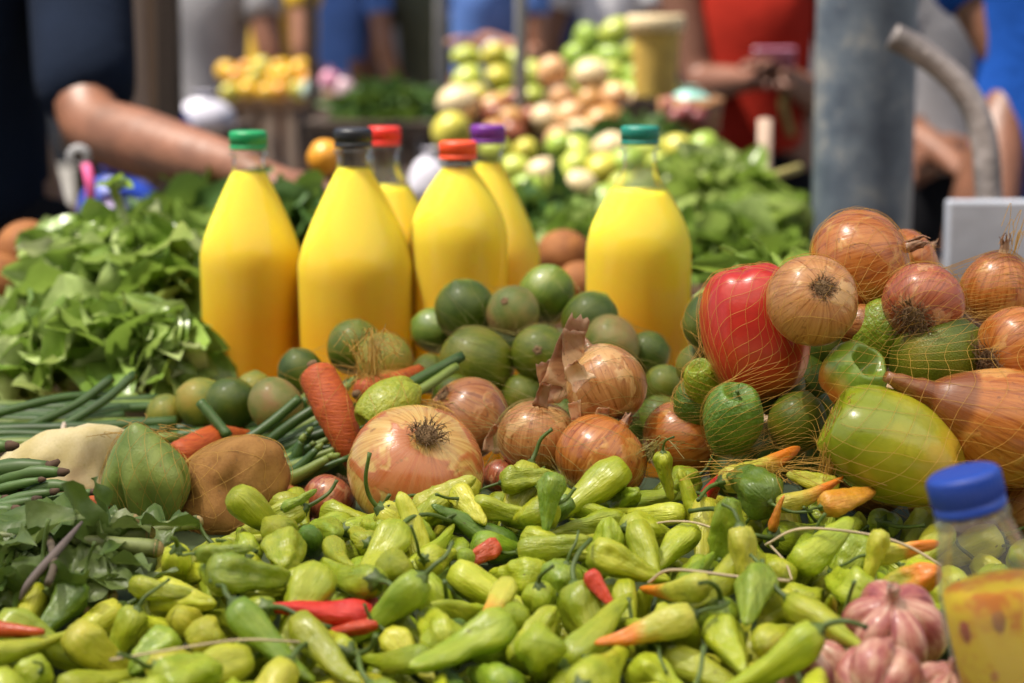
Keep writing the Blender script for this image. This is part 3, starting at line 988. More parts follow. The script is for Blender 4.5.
# resting places of the small peppers: shape, length, place, rotation
BAKED = [
    (7, 0.0683, 0.0414, 1.1486, 0.9535, 0.447, 0.072, -0.868, 0.206), (6, 0.0579, 0.0027, 1.1732, 0.9431, 0.144, 0.757, 0.561, -0.301), (8, 0.0412, 0.0976, 1.2008, 0.9464, 0.57, 0.46, -0.678, -0.069),
    (4, 0.0611, 0.0322, 1.2089, 0.9334, 0.406, 0.839, -0.223, 0.285), (6, 0.0456, -0.0325, 1.1704, 0.9419, 0.195, -0.959, -0.111, 0.172), (7, 0.0602, -0.1411, 1.1124, 0.948, 0.09, -0.812, -0.446, -0.365),
    (8, 0.0424, -0.0336, 1.1502, 0.9442, 0.058, 0.826, 0.276, 0.489), (0, 0.0551, -0.1315, 1.1933, 0.9316, 0.578, 0.811, 0.062, 0.055), (1, 0.0554, 0.011, 1.1544, 0.9427, 0.036, -0.374, -0.437, -0.817),
    (2, 0.0502, -0.1407, 1.1725, 0.9381, 0.067, 0.243, -0.811, -0.527), (6, 0.057, -0.0129, 1.1759, 0.9286, 0.149, 0.466, 0.703, -0.516), (3, 0.0585, 0.0731, 1.1765, 0.9418, 0.175, -0.673, -0.001, -0.719),
    (1, 0.0486, -0.056, 1.1228, 0.9436, 0.315, -0.345, -0.836, 0.29), (6, 0.0555, 0.0073, 1.1137, 0.9502, 0.261, -0.729, 0.424, 0.469), (4, 0.049, 0.0162, 1.129, 0.9443, 0.266, 0.526, -0.728, -0.349),
    (5, 0.0371, 0.1894, 1.1788, 0.933, 0.238, 0.226, -0.803, 0.498), (1, 0.0515, -0.1454, 1.1342, 0.9422, 0.244, -0.708, -0.429, 0.506), (7, 0.058, 0.1091, 1.1129, 0.9383, 0.363, 0.563, -0.677, 0.305),
    (1, 0.0448, 0.1393, 1.2094, 0.9324, 0.212, -0.753, -0.007, -0.622), (6, 0.0523, -0.0927, 1.1778, 0.9321, 0.191, -0.533, 0.514, -0.645), (8, 0.0486, 0.1364, 1.1608, 0.931, 0.424, 0.141, -0.763, 0.467),
    (1, 0.0553, -0.0566, 1.1405, 0.9337, 0.005, -0.889, -0.151, -0.431), (9, 0.0524, -0.0775, 1.1561, 0.9392, 0.639, -0.038, 0.668, 0.38), (0, 0.0493, 0.0789, 1.1441, 0.9446, 0.615, -0.217, -0.747, -0.128),
    (7, 0.0567, -0.0215, 1.1104, 0.9451, 0.497, -0.347, -0.324, 0.726), (4, 0.0526, -0.0141, 1.1451, 0.9428, 0.12, -0.449, -0.671, -0.578), (6, 0.0486, 0.1705, 1.1635, 0.9258, 0.267, 0.328, 0.779, -0.463),
    (6, 0.0523, 0.0415, 1.1328, 0.9422, 0.707, 0.247, -0.655, 0.098), (3, 0.0513, 0.0837, 1.1001, 0.9441, 0.259, 0.403, 0.706, 0.521), (7, 0.0609, 0.2259, 1.1722, 0.9327, 0.081, -0.277, -0.741, -0.607),
    (1, 0.0557, 0.2418, 1.1643, 0.9287, 0.009, 0.351, 0.682, -0.642), (3, 0.0527, -0.1208, 1.1564, 0.9293, 0.036, -0.724, -0.211, 0.656), (0, 0.0531, 0.2119, 1.1824, 0.93, 0.183, 0.109, 0.7, 0.681),
    (1, 0.0596, -0.1261, 1.1045, 0.9385, 0.036, 0.216, 0.861, 0.46), (3, 0.0456, 0.1283, 1.1238, 0.9335, 0.184, -0.324, -0.722, 0.583), (2, 0.0446, -0.1039, 1.11, 0.9441, 0.235, -0.018, 0.62, -0.748),
    (6, 0.0567, -0.073, 1.0571, 0.9402, 0.288, 0.79, 0.381, -0.385), (5, 0.0367, 0.0528, 1.079, 0.9423, 0.641, -0.178, -0.083, -0.742), (0, 0.0645, 0.1239, 1.0556, 0.9395, 0.402, 0.781, -0.394, 0.271),
    (8, 0.0375, -0.0783, 1.1151, 0.942, 0.074, 0.421, -0.604, -0.672), (6, 0.0435, -0.0494, 1.1148, 0.9373, 0.044, 0.051, 0.869, 0.49), (0, 0.0553, 0.0753, 1.0542, 0.9406, 0.169, 0.598, -0.678, 0.393),
    (7, 0.0499, 0.0865, 1.0751, 0.9409, 0.514, 0.771, -0.314, -0.208), (0, 0.0658, 0.1664, 1.1325, 0.9349, 0.395, -0.742, -0.252, -0.479), (7, 0.0525, 0.2336, 1.0963, 0.9337, 0.428, 0.141, -0.835, 0.315),
    (4, 0.0544, -0.046, 1.0821, 0.9379, 0.496, -0.614, -0.289, -0.542), (3, 0.0514, 0.2644, 1.1383, 0.924, 0.556, 0.144, -0.817, -0.051), (1, 0.0526, -0.152, 1.0981, 0.9402, 0.544, -0.446, -0.569, -0.425),
    (5, 0.0359, -0.1241, 1.052, 0.9457, 0.09, 0.195, -0.754, 0.62), (4, 0.0488, -0.1129, 1.0978, 0.9362, 0.209, -0.525, -0.745, -0.354), (1, 0.0449, -0.0859, 1.0988, 0.9433, 0.277, -0.123, -0.736, -0.605),
    (3, 0.0449, 0.0255, 1.0741, 0.9428, 0.315, 0.779, -0.015, 0.542), (0, 0.0604, 0.0017, 1.0944, 0.9355, 0.097, -0.709, -0.436, -0.545), (1, 0.0438, 0.1979, 1.1388, 0.9217, 0.266, 0.618, -0.526, 0.521),
    (5, 0.0357, 0.1875, 1.0783, 0.9348, 0.369, 0.862, -0.32, -0.138), (2, 0.0468, 0.1372, 1.1094, 0.931, 0.253, 0.361, 0.834, 0.331), (7, 0.0539, 0.1721, 1.1056, 0.939, 0.487, -0.243, 0.626, 0.558),
    (0, 0.0599, 0.323, 1.117, 0.919, 0.203, 0.544, -0.63, 0.516), (4, 0.0506, -0.0966, 1.0603, 0.9416, 0.628, 0.717, -0.175, 0.246), (9, 0.0515, -0.0312, 1.1078, 0.9362, 0.614, -0.727, 0.178, 0.25),
    (0, 0.0495, 0.0529, 1.1075, 0.9378, 0.24, -0.64, -0.334, -0.649), (5, 0.0367, 0.3031, 1.1113, 0.9226, 0.393, 0.819, -0.134, 0.397), (0, 0.0511, -0.1815, 1.0812, 0.9328, 0.612, 0.486, -0.62, 0.07),
    (3, 0.0465, 0.0626, 1.0303, 0.9451, 0.198, 0.802, 0.283, 0.487), (3, 0.0571, -0.1524, 1.0369, 0.9493, 0.362, -0.318, 0.556, 0.677), (1, 0.0608, -0.0954, 1.1029, 0.93, 0.315, 0.477, 0.426, -0.701),
    (7, 0.064, 0.1088, 1.0113, 0.9411, 0.575, 0.507, -0.638, 0.081), (2, 0.0432, 0.1738, 1.121, 0.9213, 0.531, -0.359, -0.695, 0.326), (3, 0.0428, 0.2166, 1.1372, 0.9245, 0.387, -0.679, 0.185, 0.595),
    (0, 0.0598, -0.197, 1.0786, 0.9202, 0.475, 0.858, -0.187, -0.062), (0, 0.0545, -0.1837, 1.0595, 0.9278, 0.228, -0.74, -0.62, -0.129), (1, 0.0601, -0.1637, 1.0463, 0.9339, 0.608, 0.792, 0.052, 0.004),
    (6, 0.0443, -0.0399, 1.0583, 0.9412, 0.488, -0.474, 0.652, 0.336), (2, 0.0509, -0.0607, 1.0421, 0.9334, 0.312, -0.845, -0.368, -0.23), (9, 0.0498, -0.0256, 1.0792, 0.9271, 0.231, -0.583, 0.71, 0.32),
    (8, 0.0468, -0.135, 0.9996, 0.9491, 0.584, -0.56, 0.56, -0.18), (1, 0.0534, 0.2114, 1.1152, 0.926, 0.055, 0.335, -0.492, -0.801), (0, 0.0522, -0.1403, 1.0704, 0.9247, 0.142, -0.583, -0.724, -0.341),
    (3, 0.0546, 0.0978, 1.0701, 0.9262, 0.529, -0.615, -0.56, -0.168), (7, 0.0584, 0.0938, 1.0294, 0.9378, 0.841, -0.475, 0.258, 0.012), (2, 0.0438, 0.1428, 1.0498, 0.9403, 0.066, -0.091, 0.706, 0.699),
    (4, 0.0481, 0.1531, 1.0492, 0.926, 0.209, -0.017, -0.95, 0.233), (1, 0.0488, 0.2822, 1.1003, 0.9175, 0.605, 0.716, 0.342, 0.065), (4, 0.0666, -0.0864, 1.0212, 0.9404, 0.552, -0.429, -0.663, -0.269),
    (7, 0.0527, -0.0912, 1.0541, 0.9271, 0.376, 0.703, 0.367, -0.48), (5, 0.0381, 0.0021, 1.0527, 0.933, 0.615, -0.593, -0.503, 0.13), (3, 0.0568, -0.1101, 0.9868, 0.9334, 0.429, 0.738, -0.518, 0.057),
    (0, 0.0658, -0.0056, 1.0265, 0.9277, 0.282, 0.843, 0.095, 0.448), (5, 0.036, 0.0248, 1.0324, 0.93, 0.058, -0.99, -0.032, 0.123), (8, 0.0358, 0.1022, 1.0969, 0.9184, 0.477, 0.798, -0.066, 0.362),
    (0, 0.0535, 0.149, 1.0735, 0.9306, 0.702, -0.176, -0.687, 0.068), (8, 0.0481, 0.2342, 1.0598, 0.9205, 0.476, 0.56, 0.678, 0.037), (1, 0.0527, 0.0175, 1.0655, 0.9312, 0.479, -0.612, -0.258, 0.574),
    (3, 0.0469, 0.1198, 0.9666, 0.9466, 0.568, 0.729, -0.377, 0.059), (8, 0.0495, -0.1226, 1.0248, 0.9336, 0.644, -0.126, -0.703, 0.274), (7, 0.0652, -0.0368, 1.0702, 0.9235, 0.443, -0.405, -0.537, -0.593),
    (8, 0.047, 0.1771, 1.0228, 0.9366, 0.117, 0.123, -0.713, -0.68), (8, 0.0394, 0.195, 1.0925, 0.9171, 0.05, 0.675, -0.392, -0.623), (7, 0.0631, 0.2443, 1.1007, 0.9182, 0.468, -0.435, -0.605, -0.475),
    (6, 0.0546, 0.2576, 1.0405, 0.9199, 0.075, 0.517, 0.704, -0.481), (7, 0.0549, -0.0646, 0.9825, 0.9344, 0.333, 0.344, -0.86, -0.177), (6, 0.0542, -0.0351, 1.0136, 0.9217, 0.278, 0.923, 0.111, 0.243),
    (9, 0.0628, 0.0835, 0.9923, 0.9428, 0.301, -0.735, 0.396, 0.46), (4, 0.0581, 0.2082, 1.0421, 0.9274, 0.431, -0.491, -0.621, -0.433), (3, 0.0512, -0.172, 1.0126, 0.9336, 0.781, 0.447, 0.433, -0.046),
    (7, 0.0492, 0.1873, 1.0583, 0.9228, 0.569, -0.595, 0.458, -0.335), (3, 0.0438, -0.2374, 1.0041, 0.927, 0.243, 0.085, -0.871, 0.418), (0, 0.0629, -0.1742, 1.0866, 0.9148, 0.64, -0.388, -0.656, -0.097),
    (0, 0.0471, -0.0088, 0.9972, 0.9324, 0.214, 0.064, -0.813, 0.538), (7, 0.0525, 0.268, 1.0673, 0.9124, 0.317, -0.3, -0.742, 0.508), (6, 0.0477, 0.0172, 1.0092, 0.9213, 0.018, -0.447, -0.875, -0.186),
    (3, 0.0583, 0.0417, 0.9833, 0.9219, 0.066, -0.283, 0.897, -0.334), (0, 0.0604, 0.0576, 1.0523, 0.9298, 0.607, -0.651, -0.167, -0.424), (4, 0.0499, 0.0602, 1.0035, 0.9246, 0.346, 0.662, -0.591, 0.306),
    (3, 0.0463, 0.1567, 1.0192, 0.9305, 0.335, -0.668, -0.391, -0.538), (9, 0.0623, -0.2551, 0.9951, 0.9212, 0.407, 0.749, 0.422, -0.309), (1, 0.0595, 0.3191, 1.0689, 0.9142, 0.268, 0.618, -0.416, -0.611),
    (6, 0.0471, 0.234, 1.0205, 0.9233, 0.071, -0.778, 0.318, 0.538), (2, 0.0419, 0.068, 1.0306, 0.9215, 0.957, 0.282, 0.067, 0.001), (8, 0.0381, 0.1325, 0.99, 0.929, 0.079, -0.914, 0.016, 0.398),
    (5, 0.0376, 0.318, 1.0379, 0.9123, 0.552, 0.724, 0.415, -0.012), (4, 0.0575, 0.1567, 0.9421, 0.9401, 0.061, -0.435, 0.659, -0.61), (4, 0.0602, 0.1616, 0.9766, 0.9296, 0.591, 0.34, -0.417, 0.602),
    (6, 0.0559, -0.3219, 1.0005, 0.9286, 0.623, 0.065, 0.734, 0.263), (4, 0.063, -0.1419, 0.9944, 0.927, 0.46, -0.281, -0.796, -0.276), (7, 0.0563, -0.0806, 1.0023, 0.9224, 0.582, 0.472, 0.56, -0.354),
    (4, 0.0646, 0.0457, 0.9626, 0.9346, 0.604, -0.027, 0.513, 0.609), (7, 0.0581, 0.2021, 1.0048, 0.9241, 0.099, -0.392, -0.744, -0.532), (0, 0.0492, 0.2832, 1.0414, 0.908, 0.547, 0.822, -0.154, 0.046),
    (4, 0.0631, -0.2291, 0.9969, 0.9157, 0.549, 0.473, -0.689, 0.007), (6, 0.0545, -0.1914, 1.0282, 0.9062, 0.372, 0.188, 0.819, -0.395), (0, 0.0594, -0.119, 0.9415, 0.9295, 0.168, 0.878, -0.202, 0.401),
    (6, 0.0529, 0.1066, 0.9801, 0.9179, 0.111, -0.618, 0.772, 0.105), (3, 0.0579, 0.2391, 0.9932, 0.921, 0.029, -0.696, -0.495, -0.519), (6, 0.0487, -0.2801, 0.9891, 0.919, 0.35, 0.584, 0.695, 0.231),
    (8, 0.037, -0.0823, 1.0462, 0.9148, 0.52, 0.172, -0.811, 0.207), (6, 0.0471, -0.0245, 1.0046, 0.9296, 0.862, 0.311, -0.363, 0.166), (0, 0.0556, 0.0048, 1.0, 0.9154, 0.244, -0.769, -0.532, -0.257),
    (8, 0.048, 0.0761, 0.9936, 0.9206, 0.078, 0.177, -0.816, -0.545), (6, 0.0576, -0.284, 1.019, 0.9174, 0.573, 0.21, 0.665, 0.43), (2, 0.0386, -0.1984, 0.9772, 0.9205, 0.192, 0.413, -0.887, -0.073),
    (1, 0.0484, -0.1604, 0.9981, 0.9167, 0.218, -0.904, -0.168, -0.329), (3, 0.0511, -0.1589, 1.0348, 0.9148, 0.773, -0.568, -0.273, -0.078), (7, 0.052, 0.0916, 0.9641, 0.9203, 0.211, -0.116, 0.971, 0.006),
    (3, 0.0547, -0.2357, 0.9674, 0.9228, 0.523, 0.285, 0.789, 0.151), (8, 0.0455, -0.0366, 0.9666, 0.9315, 0.737, -0.67, -0.081, 0.046), (6, 0.0582, -0.024, 0.9336, 0.9304, 0.111, 0.783, 0.273, -0.548),
    (8, 0.0413, 0.0122, 0.9718, 0.9264, 0.075, -0.205, -0.399, -0.891), (3, 0.0565, 0.1911, 1.0214, 0.9087, 0.169, 0.454, -0.739, 0.467), (3, 0.0521, -0.2919, 0.952, 0.9256, 0.434, 0.262, -0.721, 0.473),
    (0, 0.0595, -0.09, 0.9351, 0.927, 0.182, 0.723, -0.437, 0.504), (5, 0.0316, -0.1536, 0.9797, 0.9196, 0.241, -0.722, -0.553, -0.338), (2, 0.0454, -0.1058, 1.0415, 0.911, 0.457, 0.568, 0.551, -0.405),
    (3, 0.0456, 0.1074, 0.9389, 0.929, 0.261, 0.516, -0.625, 0.525), (6, 0.0484, 0.1809, 1.0035, 0.9117, 0.332, -0.496, 0.468, 0.651), (4, 0.0666, 0.2745, 1.0234, 0.9083, 0.487, -0.511, -0.676, -0.212),
    (8, 0.0416, -0.1868, 1.0016, 0.9178, 0.575, -0.441, 0.688, -0.043), (3, 0.0507, -0.0191, 0.9952, 0.9132, 0.347, -0.821, -0.091, -0.443), (3, 0.0503, -0.2031, 0.9593, 0.917, 0.269, -0.879, 0.291, -0.267),
    (4, 0.0567, -0.0539, 0.9851, 0.924, 0.604, 0.635, 0.474, -0.091), (8, 0.0456, -0.0669, 1.0077, 0.906, 0.25, 0.844, -0.052, -0.472), (8, 0.0458, 0.0138, 0.936, 0.9263, 0.307, -0.687, -0.578, -0.317),
    (9, 0.0534, 0.0623, 0.9756, 0.9301, 0.682, -0.632, -0.338, -0.146), (0, 0.0615, 0.1215, 0.908, 0.9292, 0.416, 0.177, -0.89, -0.064), (7, 0.0552, 0.3036, 1.0058, 0.9027, 0.401, 0.741, -0.367, 0.394),
    (6, 0.0484, -0.3338, 1.0527, 0.9104, 0.492, 0.604, 0.518, 0.354), (0, 0.0562, 0.1355, 0.9623, 0.9306, 0.543, -0.285, 0.667, 0.423), (1, 0.0564, 0.213, 0.9998, 0.912, 0.737, 0.644, -0.204, -0.018),
    (5, 0.0303, -0.1788, 0.949, 0.9239, 0.514, 0.726, -0.427, -0.162), (6, 0.0434, -0.0487, 0.961, 0.9175, 0.516, 0.722, 0.433, 0.157), (9, 0.0677, -0.0974, 0.9797, 0.9207, 0.0, 0.362, -0.644, -0.674),
    (9, 0.0567, -0.243, 0.9472, 0.9265, 0.621, -0.273, 0.695, 0.238), (1, 0.0555, 0.1243, 0.9602, 0.9052, 0.196, 0.482, -0.782, 0.344), (4, 0.0576, 0.0508, 1.0264, 0.9057, 0.361, -0.715, 0.342, -0.492),
    (5, 0.0302, 0.2099, 1.0439, 0.9108, 0.527, 0.735, 0.328, -0.27), (3, 0.0553, -0.1316, 0.9774, 0.913, 0.593, -0.722, 0.295, 0.2), (6, 0.053, 0.1423, 0.954, 0.912, 0.054, 0.822, 0.356, -0.441),
    (1, 0.0442, 0.2728, 0.9945, 0.9001, 0.194, 0.665, -0.455, 0.559), (7, 0.0615, -0.1524, 0.9181, 0.9236, 0.473, 0.723, -0.015, -0.504), (4, 0.0539, -0.06, 0.9477, 0.9186, 0.551, -0.453, -0.697, -0.075),
    (4, 0.0516, 0.0456, 0.9393, 0.9169, 0.549, 0.768, 0.001, -0.329), (7, 0.0656, 0.0455, 0.9177, 0.9258, 0.255, -0.529, -0.501, -0.636), (0, 0.0584, 0.0997, 0.9358, 0.9169, 0.499, -0.086, 0.748, -0.429),
    (6, 0.057, 0.2372, 0.987, 0.9017, 0.217, 0.697, -0.406, -0.55), (1, 0.0557, -0.1605, 0.9444, 0.9184, 0.451, -0.762, -0.262, -0.383), (7, 0.0505, 0.2815, 0.9701, 0.9051, 0.476, -0.6, -0.632, 0.117),
    (2, 0.0505, -0.0695, 0.9716, 0.9002, 0.57, 0.75, -0.333, -0.045), (1, 0.0471, 0.1843, 0.9718, 0.91, 0.009, -0.749, -0.071, -0.659), (0, 0.0607, 0.2417, 1.0226, 0.905, 0.106, 0.622, -0.543, 0.554),
    (5, 0.0297, -0.2385, 0.9372, 0.9156, 0.423, -0.835, -0.133, 0.327), (5, 0.0376, -0.1511, 0.8959, 0.9304, 0.402, 0.181, 0.655, 0.613), (6, 0.0497, -0.1167, 0.9445, 0.9109, 0.257, 0.801, 0.271, -0.469),
    (8, 0.0436, 0.0754, 0.9278, 0.9121, 0.325, 0.854, 0.083, 0.398), (4, 0.0551, 0.1132, 0.9515, 0.913, 0.355, -0.247, -0.747, -0.506), (8, 0.0373, 0.2896, 0.9933, 0.9033, 0.711, -0.518, -0.454, -0.14),
    (5, 0.0365, -0.2907, 0.9128, 0.9162, 0.319, 0.81, -0.44, -0.221), (1, 0.0452, -0.2609, 0.9542, 0.9136, 0.273, -0.674, -0.469, -0.502), (9, 0.0637, -0.0018, 0.9805, 0.915, 0.414, -0.798, -0.117, -0.422),
    (0, 0.0602, -0.1207, 0.8994, 0.9115, 0.444, 0.608, -0.648, 0.112), (9, 0.0496, -0.0866, 0.9946, 0.9092, 0.449, -0.608, 0.393, 0.524), (2, 0.0484, -0.0113, 0.9319, 0.9175, 0.558, -0.728, 0.093, 0.388),
    (7, 0.0515, -0.2788, 0.9567, 0.9106, 0.424, -0.669, -0.276, -0.545), (3, 0.0536, 0.2827, 0.9516, 0.8964, 0.06, 0.826, -0.15, 0.54), (3, 0.0521, -0.248, 0.8804, 0.9168, 0.385, -0.128, -0.887, 0.22),
    (6, 0.051, -0.0935, 0.9855, 0.8997, 0.617, -0.662, 0.363, 0.223), (6, 0.0428, -0.0198, 0.9768, 0.9008, 0.684, -0.716, -0.005, -0.135), (0, 0.0638, 0.0139, 0.9096, 0.905, 0.457, 0.822, -0.201, -0.273),
    (2, 0.0512, 0.1396, 0.8846, 0.924, 0.508, -0.192, 0.556, 0.629), (7, 0.0622, 0.2057, 0.9398, 0.8936, 0.447, 0.712, -0.429, 0.33), (6, 0.0585, 0.2239, 0.9304, 0.8996, 0.546, 0.724, -0.348, 0.239),
    (0, 0.061, 0.2764, 0.9364, 0.9103, 0.43, -0.753, 0.203, -0.455), (8, 0.039, -0.2699, 0.9045, 0.9126, 0.472, -0.334, -0.804, 0.139), (0, 0.0523, -0.1995, 0.941, 0.9112, 0.194, -0.696, -0.323, -0.611),
    (1, 0.0576, -0.0828, 0.9286, 0.9118, 0.271, 0.564, 0.247, -0.74), (1, 0.0588, -0.0258, 0.9334, 0.9037, 0.363, -0.156, -0.626, -0.672), (0, 0.0616, 0.229, 0.9753, 0.9001, 0.176, 0.438, -0.563, -0.678),
    (5, 0.0367, -0.1552, 0.8653, 0.9236, 0.473, -0.203, 0.856, 0.049), (8, 0.0488, -0.0937, 0.9448, 0.9039, 0.056, 0.289, 0.525, 0.799), (1, 0.0544, -0.0362, 0.9026, 0.9132, 0.696, -0.577, -0.269, -0.331),
    (3, 0.0472, 0.1586, 0.9615, 0.8981, 0.555, -0.69, -0.376, -0.275), (3, 0.056, -0.1283, 0.882, 0.9221, 0.298, -0.297, -0.673, -0.608), (7, 0.0604, -0.0494, 0.9006, 0.8999, 0.169, -0.418, 0.801, -0.395),
    (1, 0.0494, -0.0484, 0.9387, 0.9069, 0.036, 0.171, -0.671, -0.72), (9, 0.0525, 0.1912, 0.9742, 0.8962, 0.654, -0.625, 0.42, 0.078), (5, 0.031, -0.1815, 0.9073, 0.9104, 0.548, 0.751, -0.327, 0.168),
    (5, 0.0384, -0.0078, 0.9467, 0.8984, 0.563, 0.512, -0.641, -0.1), (9, 0.0602, 0.0907, 0.8997, 0.9089, 0.793, -0.603, 0.059, -0.059), (2, 0.0472, -0.1336, 0.9129, 0.9119, 0.74, -0.176, 0.587, 0.276),
    (8, 0.0438, 0.0537, 0.9065, 0.9099, 0.649, -0.218, -0.706, 0.181), (1, 0.0552, 0.0503, 0.8774, 0.9187, 0.62, -0.008, -0.73, 0.286), (4, 0.0499, -0.0736, 0.8903, 0.9068, 0.759, -0.325, -0.536, -0.177),
    (7, 0.0573, 0.0143, 0.9719, 0.8984, 0.42, -0.14, -0.731, -0.519), (0, 0.0624, 0.1071, 0.8856, 0.9176, 0.244, -0.798, -0.034, -0.55), (7, 0.0674, 0.2502, 0.9072, 0.8981, 0.395, 0.402, -0.777, -0.28),
    (6, 0.0503, -0.2236, 0.9509, 0.8998, 0.74, -0.659, 0.133, -0.008), (0, 0.0506, -0.021, 0.8912, 0.9063, 0.589, -0.403, -0.489, -0.502), (7, 0.0615, -0.0472, 0.8642, 0.9197, 0.428, -0.778, 0.186, -0.42),
    (6, 0.0493, 0.1354, 0.898, 0.9045, 0.204, -0.546, 0.351, 0.733), (3, 0.0423, -0.202, 0.9402, 0.8937, 0.05, -0.233, 0.806, -0.542), (0, 0.063, -0.2476, 0.921, 0.9072, 0.646, -0.643, -0.41, 0.049),
    (2, 0.0495, -0.0786, 0.8685, 0.9042, 0.033, 0.855, 0.502, 0.126), (0, 0.06, -0.209, 0.9206, 0.8965, 0.194, -0.621, -0.092, -0.754), (7, 0.0548, 0.2608, 0.9333, 0.8941, 0.597, 0.185, 0.707, 0.33),
    (2, 0.0487, 0.2809, 0.9245, 0.8958, 0.664, -0.032, -0.727, 0.171), (0, 0.0473, -0.2191, 0.8767, 0.8996, 0.395, 0.576, -0.694, 0.172), (7, 0.0545, 0.0015, 0.9099, 0.8893, 0.279, 0.572, -0.615, 0.465),
    (1, 0.0496, 0.0197, 0.9192, 0.8904, 0.596, 0.77, 0.216, -0.073), (0, 0.0606, 0.0262, 0.8712, 0.9066, 0.247, 0.211, -0.676, 0.661), (7, 0.0563, 0.1831, 0.9365, 0.8945, 0.112, -0.421, 0.56, 0.704),
    (2, 0.0527, -0.1248, 0.9171, 0.8922, 0.625, -0.437, -0.623, 0.172), (4, 0.0564, 0.1755, 0.9161, 0.8944, 0.299, -0.158, -0.855, -0.392), (3, 0.0519, -0.2031, 0.8485, 0.9124, 0.573, -0.148, -0.785, 0.186),
    (0, 0.0485, -0.1974, 0.8891, 0.9019, 0.575, -0.267, -0.687, -0.355), (2, 0.0391, -0.004, 0.8904, 0.9026, 0.401, -0.54, -0.667, -0.321), (1, 0.0593, -0.162, 0.8517, 0.9091, 0.516, -0.141, -0.826, -0.177),
    (6, 0.0572, -0.0968, 0.8855, 0.9039, 0.456, -0.266, 0.737, 0.423), (1, 0.0485, -0.2827, 0.8924, 0.9024, 0.563, 0.216, -0.561, -0.567), (5, 0.0361, 0.0013, 0.855, 0.9114, 0.385, -0.244, 0.768, 0.45),
    (4, 0.0507, 0.103, 0.9152, 0.9065, 0.573, -0.263, -0.716, -0.299), (8, 0.0438, 0.1326, 0.9295, 0.8939, 0.646, -0.58, 0.471, 0.158), (1, 0.0577, 0.2345, 0.876, 0.8957, 0.475, -0.186, -0.86, -0.028),
    (1, 0.0493, -0.2345, 0.8722, 0.9077, 0.039, 0.344, 0.726, 0.594), (4, 0.0579, 0.1229, 0.8846, 0.8946, 0.334, -0.887, -0.206, -0.245), (3, 0.0486, 0.2139, 0.8977, 0.889, 0.262, -0.72, 0.394, -0.507),
    (7, 0.0549, -0.0881, 0.844, 0.9027, 0.094, 0.751, 0.521, 0.396), (2, 0.0398, 0.1078, 0.8998, 0.893, 0.314, -0.755, -0.452, -0.356), (6, 0.0563, 0.1352, 0.8532, 0.9034, 0.292, -0.473, 0.776, 0.298),
    (1, 0.0609, 0.043, 0.864, 0.9048, 0.043, 0.038, 0.768, 0.638), (0, 0.0642, 0.07, 0.8864, 0.8987, 0.52, -0.776, -0.145, -0.326), (9, 0.0638, 0.0777, 0.8537, 0.9071, 0.164, 0.699, 0.198, -0.667),
    (0, 0.058, 0.1675, 0.9062, 0.8873, 0.077, -0.7, 0.406, -0.582), (8, 0.0491, 0.2872, 0.8667, 0.8967, 0.262, 0.573, 0.717, -0.297), (4, 0.0666, -0.1668, 0.9004, 0.9039, 0.522, -0.661, -0.411, -0.348),
    (6, 0.0581, -0.1237, 0.8464, 0.9085, 0.582, -0.75, -0.261, -0.175), (7, 0.0557, -0.04, 0.8602, 0.9035, 0.621, -0.26, -0.734, 0.087), (7, 0.0559, 0.2782, 0.9071, 0.8893, 0.603, -0.386, -0.694, 0.08),
    (6, 0.0492, -0.171, 0.8932, 0.8908, 0.044, -0.706, 0.055, -0.704), (3, 0.0456, 0.0466, 0.9171, 0.8907, 0.137, -0.326, 0.767, -0.535), (4, 0.0551, 0.0352, 0.8786, 0.8866, 0.239, 0.111, -0.778, 0.571),
    (8, 0.0458, 0.095, 0.8438, 0.9014, 0.221, -0.553, -0.735, -0.324), (3, 0.0456, 0.2753, 0.8867, 0.8887, 0.429, 0.585, 0.532, 0.437), (2, 0.0487, -0.118, 0.8738, 0.8914, 0.294, 0.36, 0.641, -0.611),
    (7, 0.0603, -0.0623, 0.8542, 0.8977, 0.059, -0.299, -0.844, -0.442), (8, 0.0423, -0.1444, 0.8724, 0.9003, 0.671, 0.676, 0.247, -0.179), (5, 0.0325, 0.0152, 0.8818, 0.8912, 0.582, -0.78, 0.044, -0.226),
    (9, 0.0512, -0.2737, 0.8681, 0.9006, 0.057, 0.569, -0.429, -0.699), (0, 0.0592, -0.2242, 0.8308, 0.9042, 0.053, -0.747, -0.367, -0.552), (5, 0.0348, -0.173, 0.8352, 0.899, 0.26, -0.852, 0.292, 0.347),
    (1, 0.0508, 0.1803, 0.8837, 0.8879, 0.253, 0.372, -0.679, -0.58), (3, 0.0423, -0.2493, 0.8369, 0.9057, 0.223, -0.686, 0.027, -0.692), (4, 0.0537, 0.1577, 0.8831, 0.8863, 0.533, -0.53, -0.655, -0.077),
    (3, 0.0439, 0.2535, 0.8689, 0.8878, 0.548, -0.62, -0.506, 0.244), (3, 0.0444, -0.1966, 0.8397, 0.896, 0.17, -0.445, 0.742, 0.471), (3, 0.054, -0.1098, 0.7947, 0.9026, 0.454, 0.104, 0.851, -0.242),
    (2, 0.05, 0.0299, 0.8422, 0.8899, 0.243, 0.809, 0.119, 0.521), (1, 0.0457, 0.0598, 0.8883, 0.8872, 0.332, 0.052, 0.742, 0.58), (6, 0.0441, 0.1106, 0.8783, 0.8904, 0.277, -0.485, -0.534, -0.635),
    (6, 0.0459, 0.1323, 0.8737, 0.8859, 0.589, -0.546, 0.58, 0.133), (9, 0.0571, -0.0928, 0.8102, 0.893, 0.185, 0.674, 0.59, -0.403), (5, 0.0388, 0.2202, 0.8419, 0.8963, 0.329, -0.618, 0.093, -0.708),
